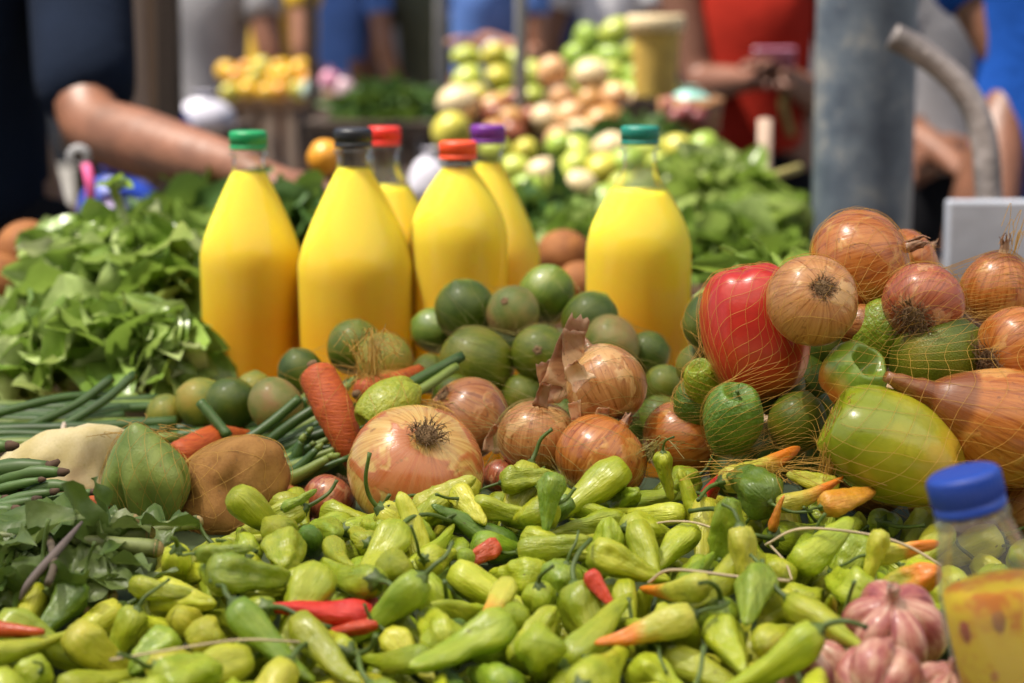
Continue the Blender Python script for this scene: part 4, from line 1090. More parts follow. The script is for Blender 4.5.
    (6, 0.0507, 0.2292, 0.8632, 0.89, 0.717, -0.377, -0.587, 0.001), (8, 0.0424, -0.1955, 0.8611, 0.8951, 0.478, 0.62, 0.588, 0.205), (6, 0.0491, -0.0988, 0.8344, 0.888, 0.514, 0.468, 0.703, -0.151),
    (9, 0.0608, -0.0438, 0.8166, 0.8935, 0.712, -0.594, 0.219, 0.304), (5, 0.0336, -0.0342, 0.8352, 0.891, 0.561, 0.806, -0.018, -0.187), (3, 0.0475, 0.0538, 0.8503, 0.8884, 0.545, -0.62, -0.503, 0.254),
    (4, 0.0495, 0.0783, 0.8789, 0.8847, 0.517, 0.306, -0.752, 0.27), (5, 0.0366, 0.1127, 0.8351, 0.8909, 0.45, 0.757, 0.06, -0.47), (4, 0.0655, -0.2754, 0.8214, 0.8992, 0.323, 0.268, -0.761, -0.494),
    (8, 0.0358, -0.0381, 0.8725, 0.8889, 0.19, -0.662, 0.317, -0.652), (0, 0.0548, -0.0211, 0.8594, 0.8861, 0.615, -0.032, -0.784, 0.08), (9, 0.051, 0.0963, 0.8782, 0.8852, 0.554, -0.355, 0.72, 0.219),
    (1, 0.0456, 0.1778, 0.8432, 0.886, 0.464, 0.423, -0.642, 0.44), (1, 0.0527, 0.1449, 0.8579, 0.8869, 0.473, -0.621, -0.454, -0.429), (5, 0.0297, -0.1542, 0.8514, 0.889, 0.146, -0.388, -0.678, -0.607),
    (2, 0.0454, -0.0017, 0.8273, 0.8906, 0.421, 0.24, 0.694, -0.532), (7, 0.063, 0.1605, 0.8398, 0.8891, 0.558, -0.741, -0.324, -0.188), (5, 0.0333, -0.2158, 0.8128, 0.8917, 0.473, 0.403, -0.666, 0.413),
    (3, 0.0576, -0.0708, 0.827, 0.8909, 0.061, 0.027, -0.791, -0.609),
]
# (px, py, d, shape, material, length px, axis to tip (right, away, up), label)
HAND_PEPPERS = [
    (417, 545, 1.135, 1, 'pep_yellow', 112, -.30, .35, .85, 'longest yellow-green pepper standing up in front of the biggest onion', .5, False),
    (446, 496, 1.175, 2, 'pep_yellow', 70, .8, -.1, .45, 'pale blunt pepper resting against the foot of the biggest onion', .5),
    (318, 612, 1.03, 4, 'pep_red', 110, -.93, -.1, .12, 'long red pepper lying across the green heap at lower left', .3),
    (348, 628, 1.015, 9, 'pep_red', 80, -.9, -.2, -.1, 'slim red pepper just below the long red one', .3),
    (372, 606, 1.04, 2, 'pep_red', 46, .5, -.5, -.6, 'short red pepper beside the long red one at lower left', .3),
    (645, 632, 1.01, 7, 'pep_turning', 104, -.90, -.12, -.30, 'long pepper turning orange at its tip, lower middle of the heap', 1.2),
    (850, 500, 1.13, 2, 'pep_orange', 66, .75, .3, .1, 'plump orange pepper in front of the big yellowing sweet pepper', .2),
    (776, 514, 1.13, 4, 'pep_orange', 40, .1, -.3, .9, 'small orange pepper standing up between green ones', .4, False),
    (752, 487, 1.155, 5, 'pep_deep', 74, -.35, .85, .2, 'dark green bell-shaped pepper with its stem towards the viewer', .4),
    (764, 468, 1.18, 0, 'pep_turning', 96, .88, .3, .22, 'long yellow-orange pepper at the foot of the mixed net bag', .4),
    (728, 526, 1.10, 5, 'pep_mid', 70, -.1, -.35, .8, 'glossy squat green pepper below the dark bell-shaped one', .9),
    (812, 482, 1.15, 2, 'pep_yellow', 54, -.8, .1, .2, 'pale yellow pepper lying under the big yellowing sweet pepper', .6),
    (712, 489, 1.19, 2, 'pep_red', 40, .3, -.5, .7, 'red pepper at the foot of the netted orange onion', .6, False),
    (826, 545, 1.08, 2, 'pep_light', 84, .6, .3, .35, 'large plump pale green pepper under the longest straw strand', .5, False),
    (873, 562, 1.05, 1, 'pep_yellow', 66, -.2, -.1, -.9, 'short fat yellow-green pepper standing above the garlic', .9, False),
    (745, 568, 1.055, 1, 'pep_yellow', 84, .1, -.3, -.85, 'yellow-green pepper hanging tip down behind the thick straw strand', .2),
    (555, 548, 1.11, 2, 'pep_light', 74, .85, -.2, .15, 'large smooth pale green pepper in the centre of the heap', 1.0),
    (665, 476, 1.19, 6, 'pep_light', 52, .1, .2, -.9, 'green pepper standing on its tip by the netted orange onion', .6),
    (690, 500, 1.17, 1, 'pep_light', 66, -.35, .2, .85, 'slender green pepper leaning up on the netted orange onion', .6, False),
    (748, 548, 1.10, 5, 'pep_orange', 26, .2, -.6, -.6, 'small round orange pepper near the thick straw strand', .5, False),
    (905, 550, 1.07, 1, 'pep_turning', 70, .95, -.1, .15, 'green pepper with an orange end by the blue-capped bottle', .5),
    (915, 582, 1.04, 5, 'pep_turning', 66, .5, -.5, .5, 'wide green pepper flushed orange behind the garlic', .5, False),
    (812, 496, 1.14, 4, 'pep_turning', 76, .9, .1, .22, 'green pepper with an orange tip in front of the netted bag', .5),
    (600, 590, 1.05, 2, 'pep_red', 44, .4, -.5, -.6, 'blunt red pepper between green ones in the middle of the heap', .4, False),
    (478, 556, 1.1, 2, 'pep_red', 50, -.7, -.3, -.3, 'red pepper below the biggest onion, mid heap', .4, False),
    (300, 500, 1.21, 1, 'pep_mid', 40, .8, .1, .4, 'mid-green pepper beside the flaking red onion', .6),
    (592, 512, 1.175, 0, 'pep_light', 88, .8, -.35, -.3, 'long green pepper lying below the golden onion, stem end upper left', .7),
    (548, 503, 1.195, 3, 'pep_mid', 62, -.2, -.3, -.8, 'upright wedge of a green pepper below the tan onion', .2, False),
    (508, 512, 1.18, 1, 'pep_light', 74, .85, -.2, -.2, 'green pepper below the tan onion, next to the biggest onion', .3),
    (470, 508, 1.185, 2, 'pep_yellow', 60, .3, -.6, -.3, 'yellow-green pepper snug against the right foot of the biggest onion', .3, False),
    (528, 478, 1.225, 8, 'pep_light', 56, .8, .2, .1, 'small green pepper touching the tan onion', .3),
    (626, 500, 1.19, 8, 'pep_mid', 60, .4, -.6, .5, 'mid-green pepper in front of the gap between golden and orange onion', .5),
    (225, 552, 1.14, 1, 'pep_mid', 60, .8, -.2, .1, 'mid-green pepper at the foot of the brown potato', .3),
    (258, 542, 1.16, 4, 'pep_light', 80, .9, -.1, .15, 'slim light green pepper along the foot of the brown potato', .4),
    (198, 574, 1.09, 2, 'pep_light', 60, .5, -.6, .1, 'plump green pepper just right of the cut collard stems', .8),
    (166, 592, 1.07, 0, 'pep_light', 80, .8, -.3, -.1, 'long green pepper under the cut collard stems', .2, False),
]

# ------------------------------------------------------------------ small peppers in the heap
STEM_V = []


def stem_mesh(seed):
    r_ = random.Random(seed)
    m = MB()
    m.lathe([(.105, .035), (.095, .010), (.065, -.012), (.04, -.05)], 14, lambda v, t, a: Vector((v.x * (1 + .2 * math.cos(5 * a)), v.y * (1 + .2 * math.cos(5 * a)), v.z - .5)), cap0=False)
    b = r_.uniform(.12, .42)
    L = r_.uniform(.24, .46)
    a = r_.random() * 6.28
    u = Vector((math.cos(a), math.sin(a), 0))
    w = Vector((-math.sin(a), math.cos(a), 0))
    pts = [Vector((0, 0, -.53)), Vector((0, 0, -.53 - L * .35)) + u * b * .15, Vector((0, 0, -.53 - L * .7)) + u * b * .55 + w * .03, Vector((0, 0, -.53 - L)) + u * b * 1.2]
    c = curve_pts(pts, 4)
    m.tube(c, [lerp(.030, .019, i / len(c)) for i in range(len(c) - 1)] + [.026], 7)
    return m.mesh('green_stem', MT['pep_stem'])


STEM_V = [stem_mesh(k) for k in range(8)]
TINT = {'pep_light': 'pale green', 'pep_yellow': 'yellowish', 'pep_mid': 'grass green', 'pep_deep': 'deep green', 'pep_orange': 'orange', 'pep_turning': 'half orange', 'pep_red': 'red'}
_pm = {}


def pep_mesh(v, mk):
    if (v, mk) not in _pm:
        me = PEP_MESH[v].copy()
        me.materials.clear()
        me.materials.append(MT[mk])
        _pm[v, mk] = me
    return _pm[v, mk]


PEPS = []


def pepper(v, mk, L, loc, q, label=None, stem=True):
    o = link('pepper', pep_mesh(v, mk))
    o.rotation_mode = 'QUATERNION'
    o.location, o.rotation_quaternion, o.scale = loc, q, (L * .89, L * .89, L)
    if stem: link('green_stem', STEM_V[(len(PEPS) * 5 + v) % 8], o)
    PEPS.append([o, v, mk, label])
    return o


# peppers that look different from the heap: (x, y in the photo, material, label)
SPECIAL = [
    (445, 575, 'pep_deep', 'deep green pepper with a long upright stem, mid heap'),
    (495, 630, 'pep_turning', 'small pinkish-turning pepper with a brown stem end, mid heap'),
    (690, 610, 'pep_turning', 'pepper with an orange tip half buried right of the long turning one'),
]


def build_peppers():
    rng = random.Random(12)
    rows = []
    for r in BAKED:
        loc = Vector(r[2:5])
        x, y, d = pix(loc)
        rows.append((r, x, y, d))
    used = {}
    for sx, sy, mk, lab in SPECIAL:
        best = min((((x - sx) ** 2 + (y - sy) ** 2 + ((d - 1.0) * 200) ** 2 * .3, i) for i, (r, x, y, d) in enumerate(rows) if i not in used))
        if best[0] < 900: used[best[1]] = (mk, lab)
    for i, (r, x, y, d) in enumerate(rows):
        mk, lab = used.get(i, (None, None))
        if mk is None:
            k = rng.random()
            mk = 'pep_light' if k < .56 else 'pep_yellow' if k < .80 else 'pep_mid' if k < .95 else 'pep_deep'
        pepper(r[0], mk, r[1], Vector(r[2:5]), Quaternion(r[5:9]), lab, rng.random() < .6)


build_peppers()


def hand(px, py, d, v, mk, npx, sx, sy, sz, label, spin=0.0, stem=True):
    """a pepper placed by hand: axis (sx right, sy away, sz up) points to its tip"""
    return pepper(v, mk, S(npx, d), P(px, py, d), aim((sx, sy, sz), spin), label, stem)


def heap_surface():
    V, F = [], []
    for o, v, mk, lab in PEPS:
        M = Matrix.Translation(o.location) @ o.rotation_quaternion.to_matrix().to_4x4() @ Matrix.Diagonal((*o.scale, 1))
        b = len(V)
        V += [M @ p.co for p in o.data.vertices]
        F += [[b + k for k in p.vertices] for p in o.data.polygons]
    return BVHTree.FromPolygons(V, F)


HEAP = heap_surface()
for a in HAND_PEPPERS:
    a = list(a)
    h = HEAP.ray_cast(CAM, (P(a[0], a[1], 1) - CAM).normalized())
    if h[0] is not None:
        # lie on the heap: half sunk between its neighbours
        a[2] = min(a[2], pix(h[0])[2] - PEP[a[3]][0][1] * S(a[5], a[2]) * .75)
    hand(*a)

LANDMARKS = [('the biggest onion', 416, 500), ('the tan upright onion', 537, 480), ('the golden onion', 600, 490), ('the netted orange onion', 680, 475),
             ('the brown potato', 240, 530), ('the cut leaf stems', 150, 570), ('the garlic', 850, 630), ('the blue-capped bottle', 930, 600), ('the red pepper pair', 340, 625),
             ('the long turning pepper', 650, 640), ('the yellowing sweet pepper', 860, 510), ('the straw strands', 760, 560), ('the left frame edge', 20, 650), ('the bottom frame edge', 480, 690), ('the bottom frame edge', 250, 690), ('the bottom frame edge', 720, 690)]


def label_peppers():
    seen = {}
    bpy.context.view_layer.update()
    for o, v, mk, lab in PEPS:
        x, y, d = pix(o.location)
        tip = o.rotation_quaternion @ Vector((0, 0, 1))
        dirn = 'tip towards the viewer' if tip.y < -.72 else 'tip away' if tip.y > .72 else 'tip up' if tip.z > .6 else 'tip down' if tip.z < -.6 else 'tip right' if tip.x > 0 else 'tip left'
        nm, lx, ly = min(LANDMARKS, key=lambda k: (k[1] - x) ** 2 + 1.5 * (k[2] - y) ** 2)
        dx, dy = x - lx, y - ly
        rel = ('right of' if dx > 0 else 'left of') if abs(dx) > 1.3 * abs(dy) else ('in front of' if dy > 0 else 'behind')
        if 'frame edge' in nm: rel = 'by'
        o['group'] = 'small peppers in the heap'
        o['category'] = 'pepper'
        if lab:
            o['label'] = lab
            continue
        base = f'{PEP[v][1]} {TINT[mk]} pepper, {dirn}, {rel} {nm}'.replace('the bottom frame edge', 'bottom edge').replace('tip towards the viewer', 'tip to viewer')
        seen.setdefault(base, []).append((o, x, y))
    for base, l in seen.items():
        if len(l) == 1:
            l[0][0]['label'] = base
            continue
        if len(l) == 2:
            l.sort(key=lambda k: k[2])
            if abs(l[0][2] - l[1][2]) > abs(l[0][1] - l[1][1]):
                w = ('farther', 'nearer')
            else:
                l.sort(key=lambda k: k[1])
                w = ('left one', 'right one')
            for (o, x, y), k in zip(l, w): o['label'] = f'{base}, {k}'
        else:
            l.sort(key=lambda k: k[1])
            for i, (o, x, y) in enumerate(l):
                o['label'] = base + (', leftmost' if i == 0 else ', rightmost' if i == len(l) - 1 else ', between two alike')


# ------------------------------------------------------------------ garlic
def garlic_mat():
    t = NT('garlic_skin')
    sv = streak_vec(t, 1.5, .6)
    f = t.noise(sv, 3.4, 5, .62)
    big = t.noise(t.shifted(), 1.5, 3)
    c = t.ramp(t.math('ADD', t.math('MULTIPLY', f, .55), t.math('MULTIPLY', big, .45)), [(.33, (.24, .045, .06)), (.45, (.40, .12, .10)), (.54, (.56, .29, .21)), (.65, (.70, .53, .39))])
    t.set(color=c, rough=.42, spec=.45, sss=.06, ssss=.003)
    t.bump(f, .6, .001)
    t.set(coat=.25, coatr=.2)
    return t.m


MT['garlic'] = garlic_mat()


def garlic_mesh(seed, n=7):
    r_ = random.Random(seed)
    offs = [r_.uniform(-.25, .25) for _ in range(n)]
    prof = []
    for i in range(35):
        th = -PI / 2 + PI * .93 * i / 34
        c = math.cos(th)
        z = .80 * math.sin(th)
        prof.append((max(.03, c ** .8), z))
    prof += [(.16, .85), (.13, .95), (.11, 1.08), (.13, 1.2)]
    amps = [r_.uniform(.75, 1.15) for _ in range(n)]

    def fn(v, t, a):
        u = a / (2 * PI) * n
        i = int(u) % n
        fr = u - int(u)
        lobe = max(0, math.sin(PI * min(1, max(0, fr + offs[i] * (fr - fr * fr))))) ** .5
        k = sstep(1.0, .55, v.z) * sstep(-.85, -.5, v.z)
        s_ = 1 + (.36 * lobe * amps[i] - .24) * k + .02 * nz(v.x * 2 + seed, v.y * 2, v.z * 2)
        tw = .15 * v.z
        x, y = v.x * math.cos(tw) - v.y * math.sin(tw), v.x * math.sin(tw) + v.y * math.cos(tw)
        return Vector((x * s_, y * s_, v.z + .07 * lobe * amps[i] * k))
    return MB().lathe(prof, n * 14, fn).mesh('garlic_bulb')


def garlic(px, py, d, dia, axis, spin, seed, n, label, paper=True):
    me = garlic_mesh(seed, n)
    me.materials.append(MT['garlic'])
    o = link('garlic_bulb', me)
    pose(o, P(px, py, d), axis, spin, S(dia / 2.15, d))
    tag(o, label, 'garlic', 'garlic bulbs by the blue-capped bottle')
    if paper:
        r = link('dry_neck', NECK_PALE, o)
        r.location = (0, 0, .10)
    root = link('root_tuft', ROOT[2], o)
    root.location = (0, 0, .04)
    return o


MT['pale_paper'] = plain('pale_dry_paper', (.62, .50, .38), .7, .25, 6)
NECK_PALE = neck_mesh(31, 7, .38)
NECK_PALE.materials.append(MT['pale_paper'])
garlic(893, 632, .985, 108, (-.10, -.42, .9), .4, 1, 6, 'pink garlic bulb with a papery neck, topmost of the garlic by the bottle')
garlic(816, 676, .965, 80, (-.5, .3, .8), 1.1, 2, 6, 'pink garlic bulb at the left end of the garlic')
garlic(880, 680, .925, 92, (.3, .75, .55), 2.0, 3, 5, 'pink garlic bulb in front, root side towards the viewer', False)
garlic(942, 694, .93, 74, (.2, -.2, .9), 2.0, 4, 7, 'pink garlic bulb against the base of the blue-capped bottle')


# ------------------------------------------------------------------ nets
def net(name, objs, label, K=90, pole=(1, 0, .2), eps=.0015, tw=.9, mat='net', rad=.00032, centre=None, relax=70, keep=None, M=150, cat='net bag'):
    bpy.context.view_layer.update()
    V, F = [], []
    pts = []
    for o in objs:
        b = len(V)
        vs = [o.matrix_world @ v.co for v in o.data.vertices]
        V += vs
        pts += vs[::7]
        F += [[b + k for k in p.vertices] for p in o.data.polygons]
    bvh = BVHTree.FromPolygons(V, F)
    c = Vector(centre) if centre else sum(pts, Vector()) / len(pts)
    zax = Vector(pole).normalized()
    xax = zax.orthogonal().normalized()
    yax = zax.cross(xax)
    NT_, NP = 70, 140
    r = [[0.0] * NP for _ in range(NT_ + 1)]
    raw = [[0.0] * NP for _ in range(NT_ + 1)]

    def dirv(th, ph):
        return zax * math.cos(th) + (xax * math.cos(ph) + yax * math.sin(ph)) * math.sin(th)
    for i in range(NT_ + 1):
        for j in range(NP):
            dv = dirv(PI * i / NT_, 2 * PI * j / NP)
            h = bvh.ray_cast(c + dv * .6, -dv, .6)
            raw[i][j] = (.6 - h[3] + eps) if h[0] is not None else .004
            r[i][j] = raw[i][j]
    for _ in range(relax):
        nr = [[0.0] * NP for _ in range(NT_ + 1)]
        for i in range(NT_ + 1):
            for j in range(NP):
                a = r[max(i - 1, 0)][j] + r[min(i + 1, NT_)][j] + r[i][j - 1] + r[i][(j + 1) % NP]
                nr[i][j] = max(raw[i][j], a / 4 * .997)
        r = nr

    def sample(th, ph):
        u = max(0, min(NT_ - 1e-6, th / PI * NT_))
        w = (ph / (2 * PI) * NP) % NP
        i, j = int(u), int(w) % NP
        fu, fw = u - i, w - int(w)
        j2 = (j + 1) % NP
        return lerp(lerp(r[i][j], r[i][j2], fw), lerp(r[i + 1][j], r[i + 1][j2], fw), fu)
    m = MB()
    for s_ in (1, -1):
        for k in range(K):
            pl = []
            for q in range(M + 1):
                th = .04 * PI + .92 * PI * q / M
                ph = 2 * PI * k / K + s_ * tw * (th - PI / 2) * 1.0 + .02 * nz(k * .6, q * .12, s_)
                # zigzag: the strands meet in knots, so the cells stay lozenges
                p = c + dirv(th, ph) * (sample(th, ph) + .0006 * (s_ > 0))
                if keep is None or keep(p): pl.append(p)
                elif len(pl) > 2:
                    m.tube(pl, rad, 3, False)
                    pl = []
                else: pl = []
            if len(pl) > 2: m.tube(pl, rad, 3, False)
    o = m.build(name, MT[mat])
    return tag(o, label, cat)


def knot(parent, p, seed, n=26, R=.012, L=.03, up=(0, 0, 1), mat='net', rad=.00022):
    r_ = random.Random(seed)
    m = MB()
    up = Vector(up)
    for i in range(n):
        a = r_.random() * 6.28
        u = Vector((math.cos(a), math.sin(a), 0))
        pts = [p + u * R * r_.uniform(.4, 1.4) - up * L * .3, p + u * R * .4 + Vector((r_.gauss(0, R * .3), r_.gauss(0, R * .3), 0)), p + up * L * r_.uniform(.3, 1) + u * R * r_.uniform(0, 1.8), p + up * L * r_.uniform(.0, .6) + u * R * r_.uniform(.5, 2.6)]
        m.tube(curve_pts(pts, 5), rad, 3, False)
    return m.build('knot', MT[mat], parent)


NET_R = net('net_bag', BAG['right'], 'ochre net bag round the onions, tomato and sweet peppers at the right', 60, (.95, .2, .35), tw=.55, rad=.000125)
NET_L = net('net_bag', BAG['lime'], 'pale net bag over the pile of dark limes by the bottles', 26, (1, .25, -.3), tw=.4, mat='net_pale', rad=.00009)
NET_M = net('net_bag', BAG['mid'], 'thin net bag round the onions in the middle heap', 28, (1, .1, -.1), tw=.4, mat='net_pale', rad=.00012)
NET_C = net('net_bag', BAG['carrot'], 'ochre net bag with a gathered knot over carrot, limes and small pepper', 30, (.1, .2, 1), tw=.45, rad=.00014)
NET_P = net('net_bag', BAG['potato'], 'fine ochre net round the brown potato and chayote', 26, (.1, .35, 1), tw=.4, rad=.00012)
knot(NET_C, P(372, 368, 1.34), 3, 46, .012, .03)
knot(NET_P, P(150, 432, 1.29), 5, 14, .02, .006)
knot(NET_R, P(826, 470, 1.15), 6, 30, .006, .045, (.25, 0, 1))
knot(NET_R, P(770, 470, 1.17), 8, 26, .03, .008, (0, 0, 1))
knot(NET_M, P(655, 452, 1.225), 9, 22, .010, .012, (.3, -.2, .9), 'net_pale', .00025)
knot(NET_M, P(440, 405, 1.31), 10, 20, .012, .010, (-.6, -.2, .4), 'net', .00028)
knot(NET_R, P(1012, 250, 1.27), 11, 10, .006, .03, (.3, 0, 1))


# ------------------------------------------------------------------ straw strands over the peppers
def strand(name, pts, rad, mk, label, cat, grp=None):
    c = curve_pts(pts, 8)
    o = MB().tube(c, [rad * (.8 + .4 * abs(nz(i * .3, len(label)))) for i in range(len(c))], 6).build(name, MT[mk])
    return tag(o, label, cat, grp)


MT['straw'] = plain('raffia_straw', (.48, .38, .24), .75, .3, 20)
MT['twig'] = plain('dark_twig', (.10, .075, .05), .8, .3, 20)
G = 'straw strands over the peppers'
strand('straw_strand', [P(632, 540, 1.13), P(655, 524, 1.12), P(690, 522, 1.115), P(722, 531, 1.11)], .0008, 'straw', 'pale straw strand arching over peppers below the netted orange onion', 'straw', G)
strand('straw_strand', [P(765, 545, 1.08), P(800, 529, 1.075), P(860, 533, 1.07), P(905, 545, 1.06), P(942, 566, 1.05)], .0009, 'straw', 'longest straw strand, running towards the blue-capped bottle', 'straw', G)
strand('straw_strand', [P(648, 583, 1.045), P(672, 570, 1.04), P(740, 577, 1.03), P(790, 581, 1.03)], .0011, 'straw', 'thick straw strand lowest of the three on the green peppers', 'straw', G)
strand('straw_strand', [P(770, 545, 1.08), P(785, 562, 1.065), P(792, 580, 1.05)], .0007, 'straw', 'short straw strand forking down from the longest one', 'straw', G)
strand('straw_strand', [P(110, 660, .95), P(170, 650, .95), P(240, 640, .96), P(300, 642, .97)], .0008, 'straw', 'reddish dry strand over the peppers at the lower left', 'straw', G)

# ------------------------------------------------------------------ small sauce bottle with a blue cap


def pet_mat(name='clear_plastic', milk=.018):
    t = NT(name)
    tr = t.node('ShaderNodeBsdfTransparent')
    tr.inputs[0].default_value = (.93, .94, .93, 1)
    gl = t.node('ShaderNodeBsdfGlossy')
    gl.inputs['Roughness'].default_value = .085
    lw = t.node('ShaderNodeLayerWeight')
    lw.inputs[0].default_value = .25
    f = t.ramp(lw.outputs['Fresnel'], [(.0, .025), (.55, .08), (1.0, .5)])
    ms = t.node('ShaderNodeMixShader')
    t.l.new(f, ms.inputs[0])
    t.l.new(tr.outputs[0], ms.inputs[1])
    t.l.new(gl.outputs[0], ms.inputs[2])
    # a share of white diffuse makes the plastic a little milky
    df = t.node('ShaderNodeBsdfDiffuse')
    df.inputs[0].default_value = (.78, .78, .74, 1)
    m2 = t.node('ShaderNodeMixShader')
    m2.inputs[0].default_value = milk
    t.l.new(ms.outputs[0], m2.inputs[1])
    t.l.new(df.outputs[0], m2.inputs[2])
    t.l.new(m2.outputs[0], t.out.inputs['Surface'])
    return t.m


def juice_mat(name, a, b, red=None):
    t = NT(name)
    v = t.obj()
    c = t.ramp(t.noise(v, 30, 3), [(.3, a), (.7, b)])
    if not red:
        # paler yellow juice above, deeper orange below
        z = t.math('ADD', t.sep(v)[2], t.math('MULTIPLY', t.math('SUBTRACT', t.noise(v, 14, 4), .5), .05))
        c = t.mix(t.ramp(t.math('MULTIPLY', z, 4.0), [(.50, 0.0), (.82, 1.0)]), c, (.98, .70, .04))
    if red:
        f = t.noise(v, 55, 4, .6)
        c = t.mix(t.ramp(f, [(.50, 0.0), (.63, .85)]), c, red)
    t.set(color=c, rough=.5, spec=.0, sss=.9 if not red else .15, ssss=.018 if not red else .010)
    t.b.inputs['Subsurface Radius'].default_value = (1.0, .62, .06)
    return t.m


MT['pet'] = pet_mat()
MT['pet_milky'] = pet_mat('milky_plastic', .07)
MT['juice'] = juice_mat('orange_juice', (.98, .43, .001), (.98, .47, .002))
MT['sauce'] = juice_mat('yellow_sauce', (.97, .62, .01), (.98, .68, .03), (.75, .17, .015))


def cap_mesh(r, h, ridges=60, amp=.014):
    m = MB()
    prof = [(r * .98, 0), (r * 1.0, h * .03), (r, h * .22), (r * .97, h * .24), (r * .97, h * .28), (r, h * .30), (r, h * .86), (r * .97, h * .95), (r * .9, h), (r * .45, h * 1.0), (.0005, h * .995)]

    def fn(v, t, a):
        if h * .29 < v.z < h * .9:
            k = 1 + amp * math.cos(ridges * a)
            return Vector((v.x * k, v.y * k, v.z))
        return v
    m.lathe(prof, ridges * 4, fn)
    return m


def build_sauce():
    axis = Vector((-.26, .02, .97)).normalized()
    k_ = 1.09
    top = P(960, 464, .90)
    H = .152 * k_
    root = empty('sauce_bottle', top - axis * (H + .006), 'small clear bottle of yellow and red sauce with a blue cap, leaning left', 'bottle')
    root.rotation_mode = 'QUATERNION'
    root.rotation_quaternion = aim(axis, .4)
    root.scale = (k_, k_, k_)
    R = .0228
    prof = [(.004, .002), (R * .8, 0), (R, .006), (R, .085), (R * .98, .095), (R * .93, .108), (R * .80, .121), (.0155, .131), (.0130, .134), (.0130, .1375), (.0150, .138), (.0150, .1395), (.0128, .140), (.0128, .150)]
    MB().lathe(prof, 48, cap1=False).build('clear_bottle', MT['pet_milky'], root)
    k = .0021
    lv = .104
    ju = [(.003, .004), (R * .8 - k, .003), (R - k, .008), (R - k, .085), (R * .98 - k, .095), (R * .95 - k, lv), (R * .5, lv + .0006), (.001, lv)]
    MB().lathe(ju, 48).build('sauce', MT['sauce'], root)
    c = cap_mesh(.0152, .0165, 40, .03).build('cap', MT['cap_blue'], root)
    c.location = (0, 0, .1375)
    q = MB().lathe([(.0156, .1325), (.0160, .134), (.0158, .136), (.0150, .1365)], 40).build('neck_ring', MT['pet'], root)
    PIECE = MB().lathe([(max(.001, .0085 * math.cos(-PI / 2 + PI * i / 12)), .014 * math.sin(-PI / 2 + PI * i / 12)) for i in range(13)], 16, lambda v, t, a: v * (1 + .15 * nz(v.x * 200, v.y * 200, v.z * 200))).mesh('pepper_piece')
    # the red piece touches the wall facing the camera, near the surface of the sauce
    for (dx, dy), z_, mk, r_ in (((.35, -.94), .086, 'pep_red', .0115), ((-.45, -.89), .072, 'pep_orange', .0075), ((-.80, -.60), .091, 'pep_red', .005), ((-.05, -1.0), .058, 'pep_red', .006), ((.7, -.7), .066, 'pep_orange', .007), ((-.15, -.99), .094, 'pep_orange', .0045)):
        me = PIECE.copy()
        me.materials.append(MT[mk])
        pc = link('pepper_piece', me, root)
        u = root.rotation_quaternion.inverted() @ Vector((dx, dy, 0))
        u.z = 0
        u = u.normalized() * (.0221 - r_)
        pc.location = (u.x, u.y, z_)
        pc.scale = (r_ / .0098,) * 3
    return root


def cap_mat(name, c):
    t = NT(name)
    t.set(color=c, rough=.38, spec=.5, sss=.0)
    return t.m


MT['cap_blue'] = cap_mat('blue_plastic', (.012, .055, .36))
build_sauce()

# ------------------------------------------------------------------ tall juice bottles
MT['cap_green'] = cap_mat('green_plastic', (.006, .23, .075))
MT['cap_black'] = cap_mat('black_plastic', (.012, .013, .018))
MT['cap_red'] = cap_mat('red_plastic', (.62, .022, .012))
MT['cap_scarlet'] = cap_mat('scarlet_plastic', (.66, .06, .014))
MT['cap_purple'] = cap_mat('purple_plastic', (.13, .018, .22))
MT['cap_teal'] = cap_mat('teal_plastic', (.008, .16, .12))


def juice_bottle(px, ytop, d, wpx, cone_px, shape, level_px, capm, label, lean=0.0, spin=0.0, neck_px=22):
    """ytop: photo row of the cap's top; cone_px: rows from the neck to the full width; level_px: row of the juice surface"""
    R = S(wpx / 2, d)
    cr = .0148
    hc = S(18, d)
    top = P(px, ytop, d)
    H = top.z - (TABLE_Z + .006)
    root = empty('juice_bottle', (top.x, top.y, TABLE_Z + .006), label, 'juice bottle', 'tall bottles of orange juice')
    root.rotation_euler = (0, lean, spin)
    neck_z = H - hc - S(neck_px, d)
    sh_z = neck_z - S(cone_px, d)
    nr = .0140
    pr = [(.004, .004), (R * .55, .002), (R * .82, .0), (R * .95, .008), (R * .985, .03), (R * .97, sh_z * .4), (R * .985, sh_z * .6), (R, sh_z - .012)]
    n = 12
    for i in range(n + 1):
        t = i / n
        if shape == 'cone': k = 1 - (t * .93 + .07 * sstep(0, 1, t)) if t > .12 else 1 - t * .55 * t / .12 - 0
        else: k = math.cos(t * PI / 2) ** (.95 if shape == 'dome' else 1.25)
        if shape == 'cone': k = 1 - t ** 1.25
        pr.append((lerp(nr, R, k), sh_z + (neck_z - sh_z) * t))
    body_top = list(pr)
    pr += [(nr, neck_z + .004), (nr, H - hc - .006), (nr + .0022, H - hc - .005), (nr + .0022, H - hc - .002), (nr - .001, H - hc - .001), (nr - .001, H - .006)]
    MB().lathe(pr, 56, cap1=False).build('clear_bottle', MT['pet'], root)
    lv = H - S(level_px - ytop, d)
    k = .0007
    ju = []
    full = pr
    for i, (r, z) in enumerate(full):
        if z < lv: ju.append((max(.002, r - k), z + (k if i < 3 else 0)))
        else:
            r0, z0 = full[i - 1]
            f = (lv - z0) / max(1e-6, z - z0)
            ju.append((lerp(r0, r, f) - k, lv))
            rl = lerp(r0, r, f) - k
            break
    ju += [(rl * .6, lv), (.0005, lv)]
    MB().lathe(ju, 56).build('juice', MT['juice'], root)
    c = cap_mesh(cr + .0008, hc, 60).build('cap', MT[capm], root)
    c.location = (0, 0, H - hc)
    return root


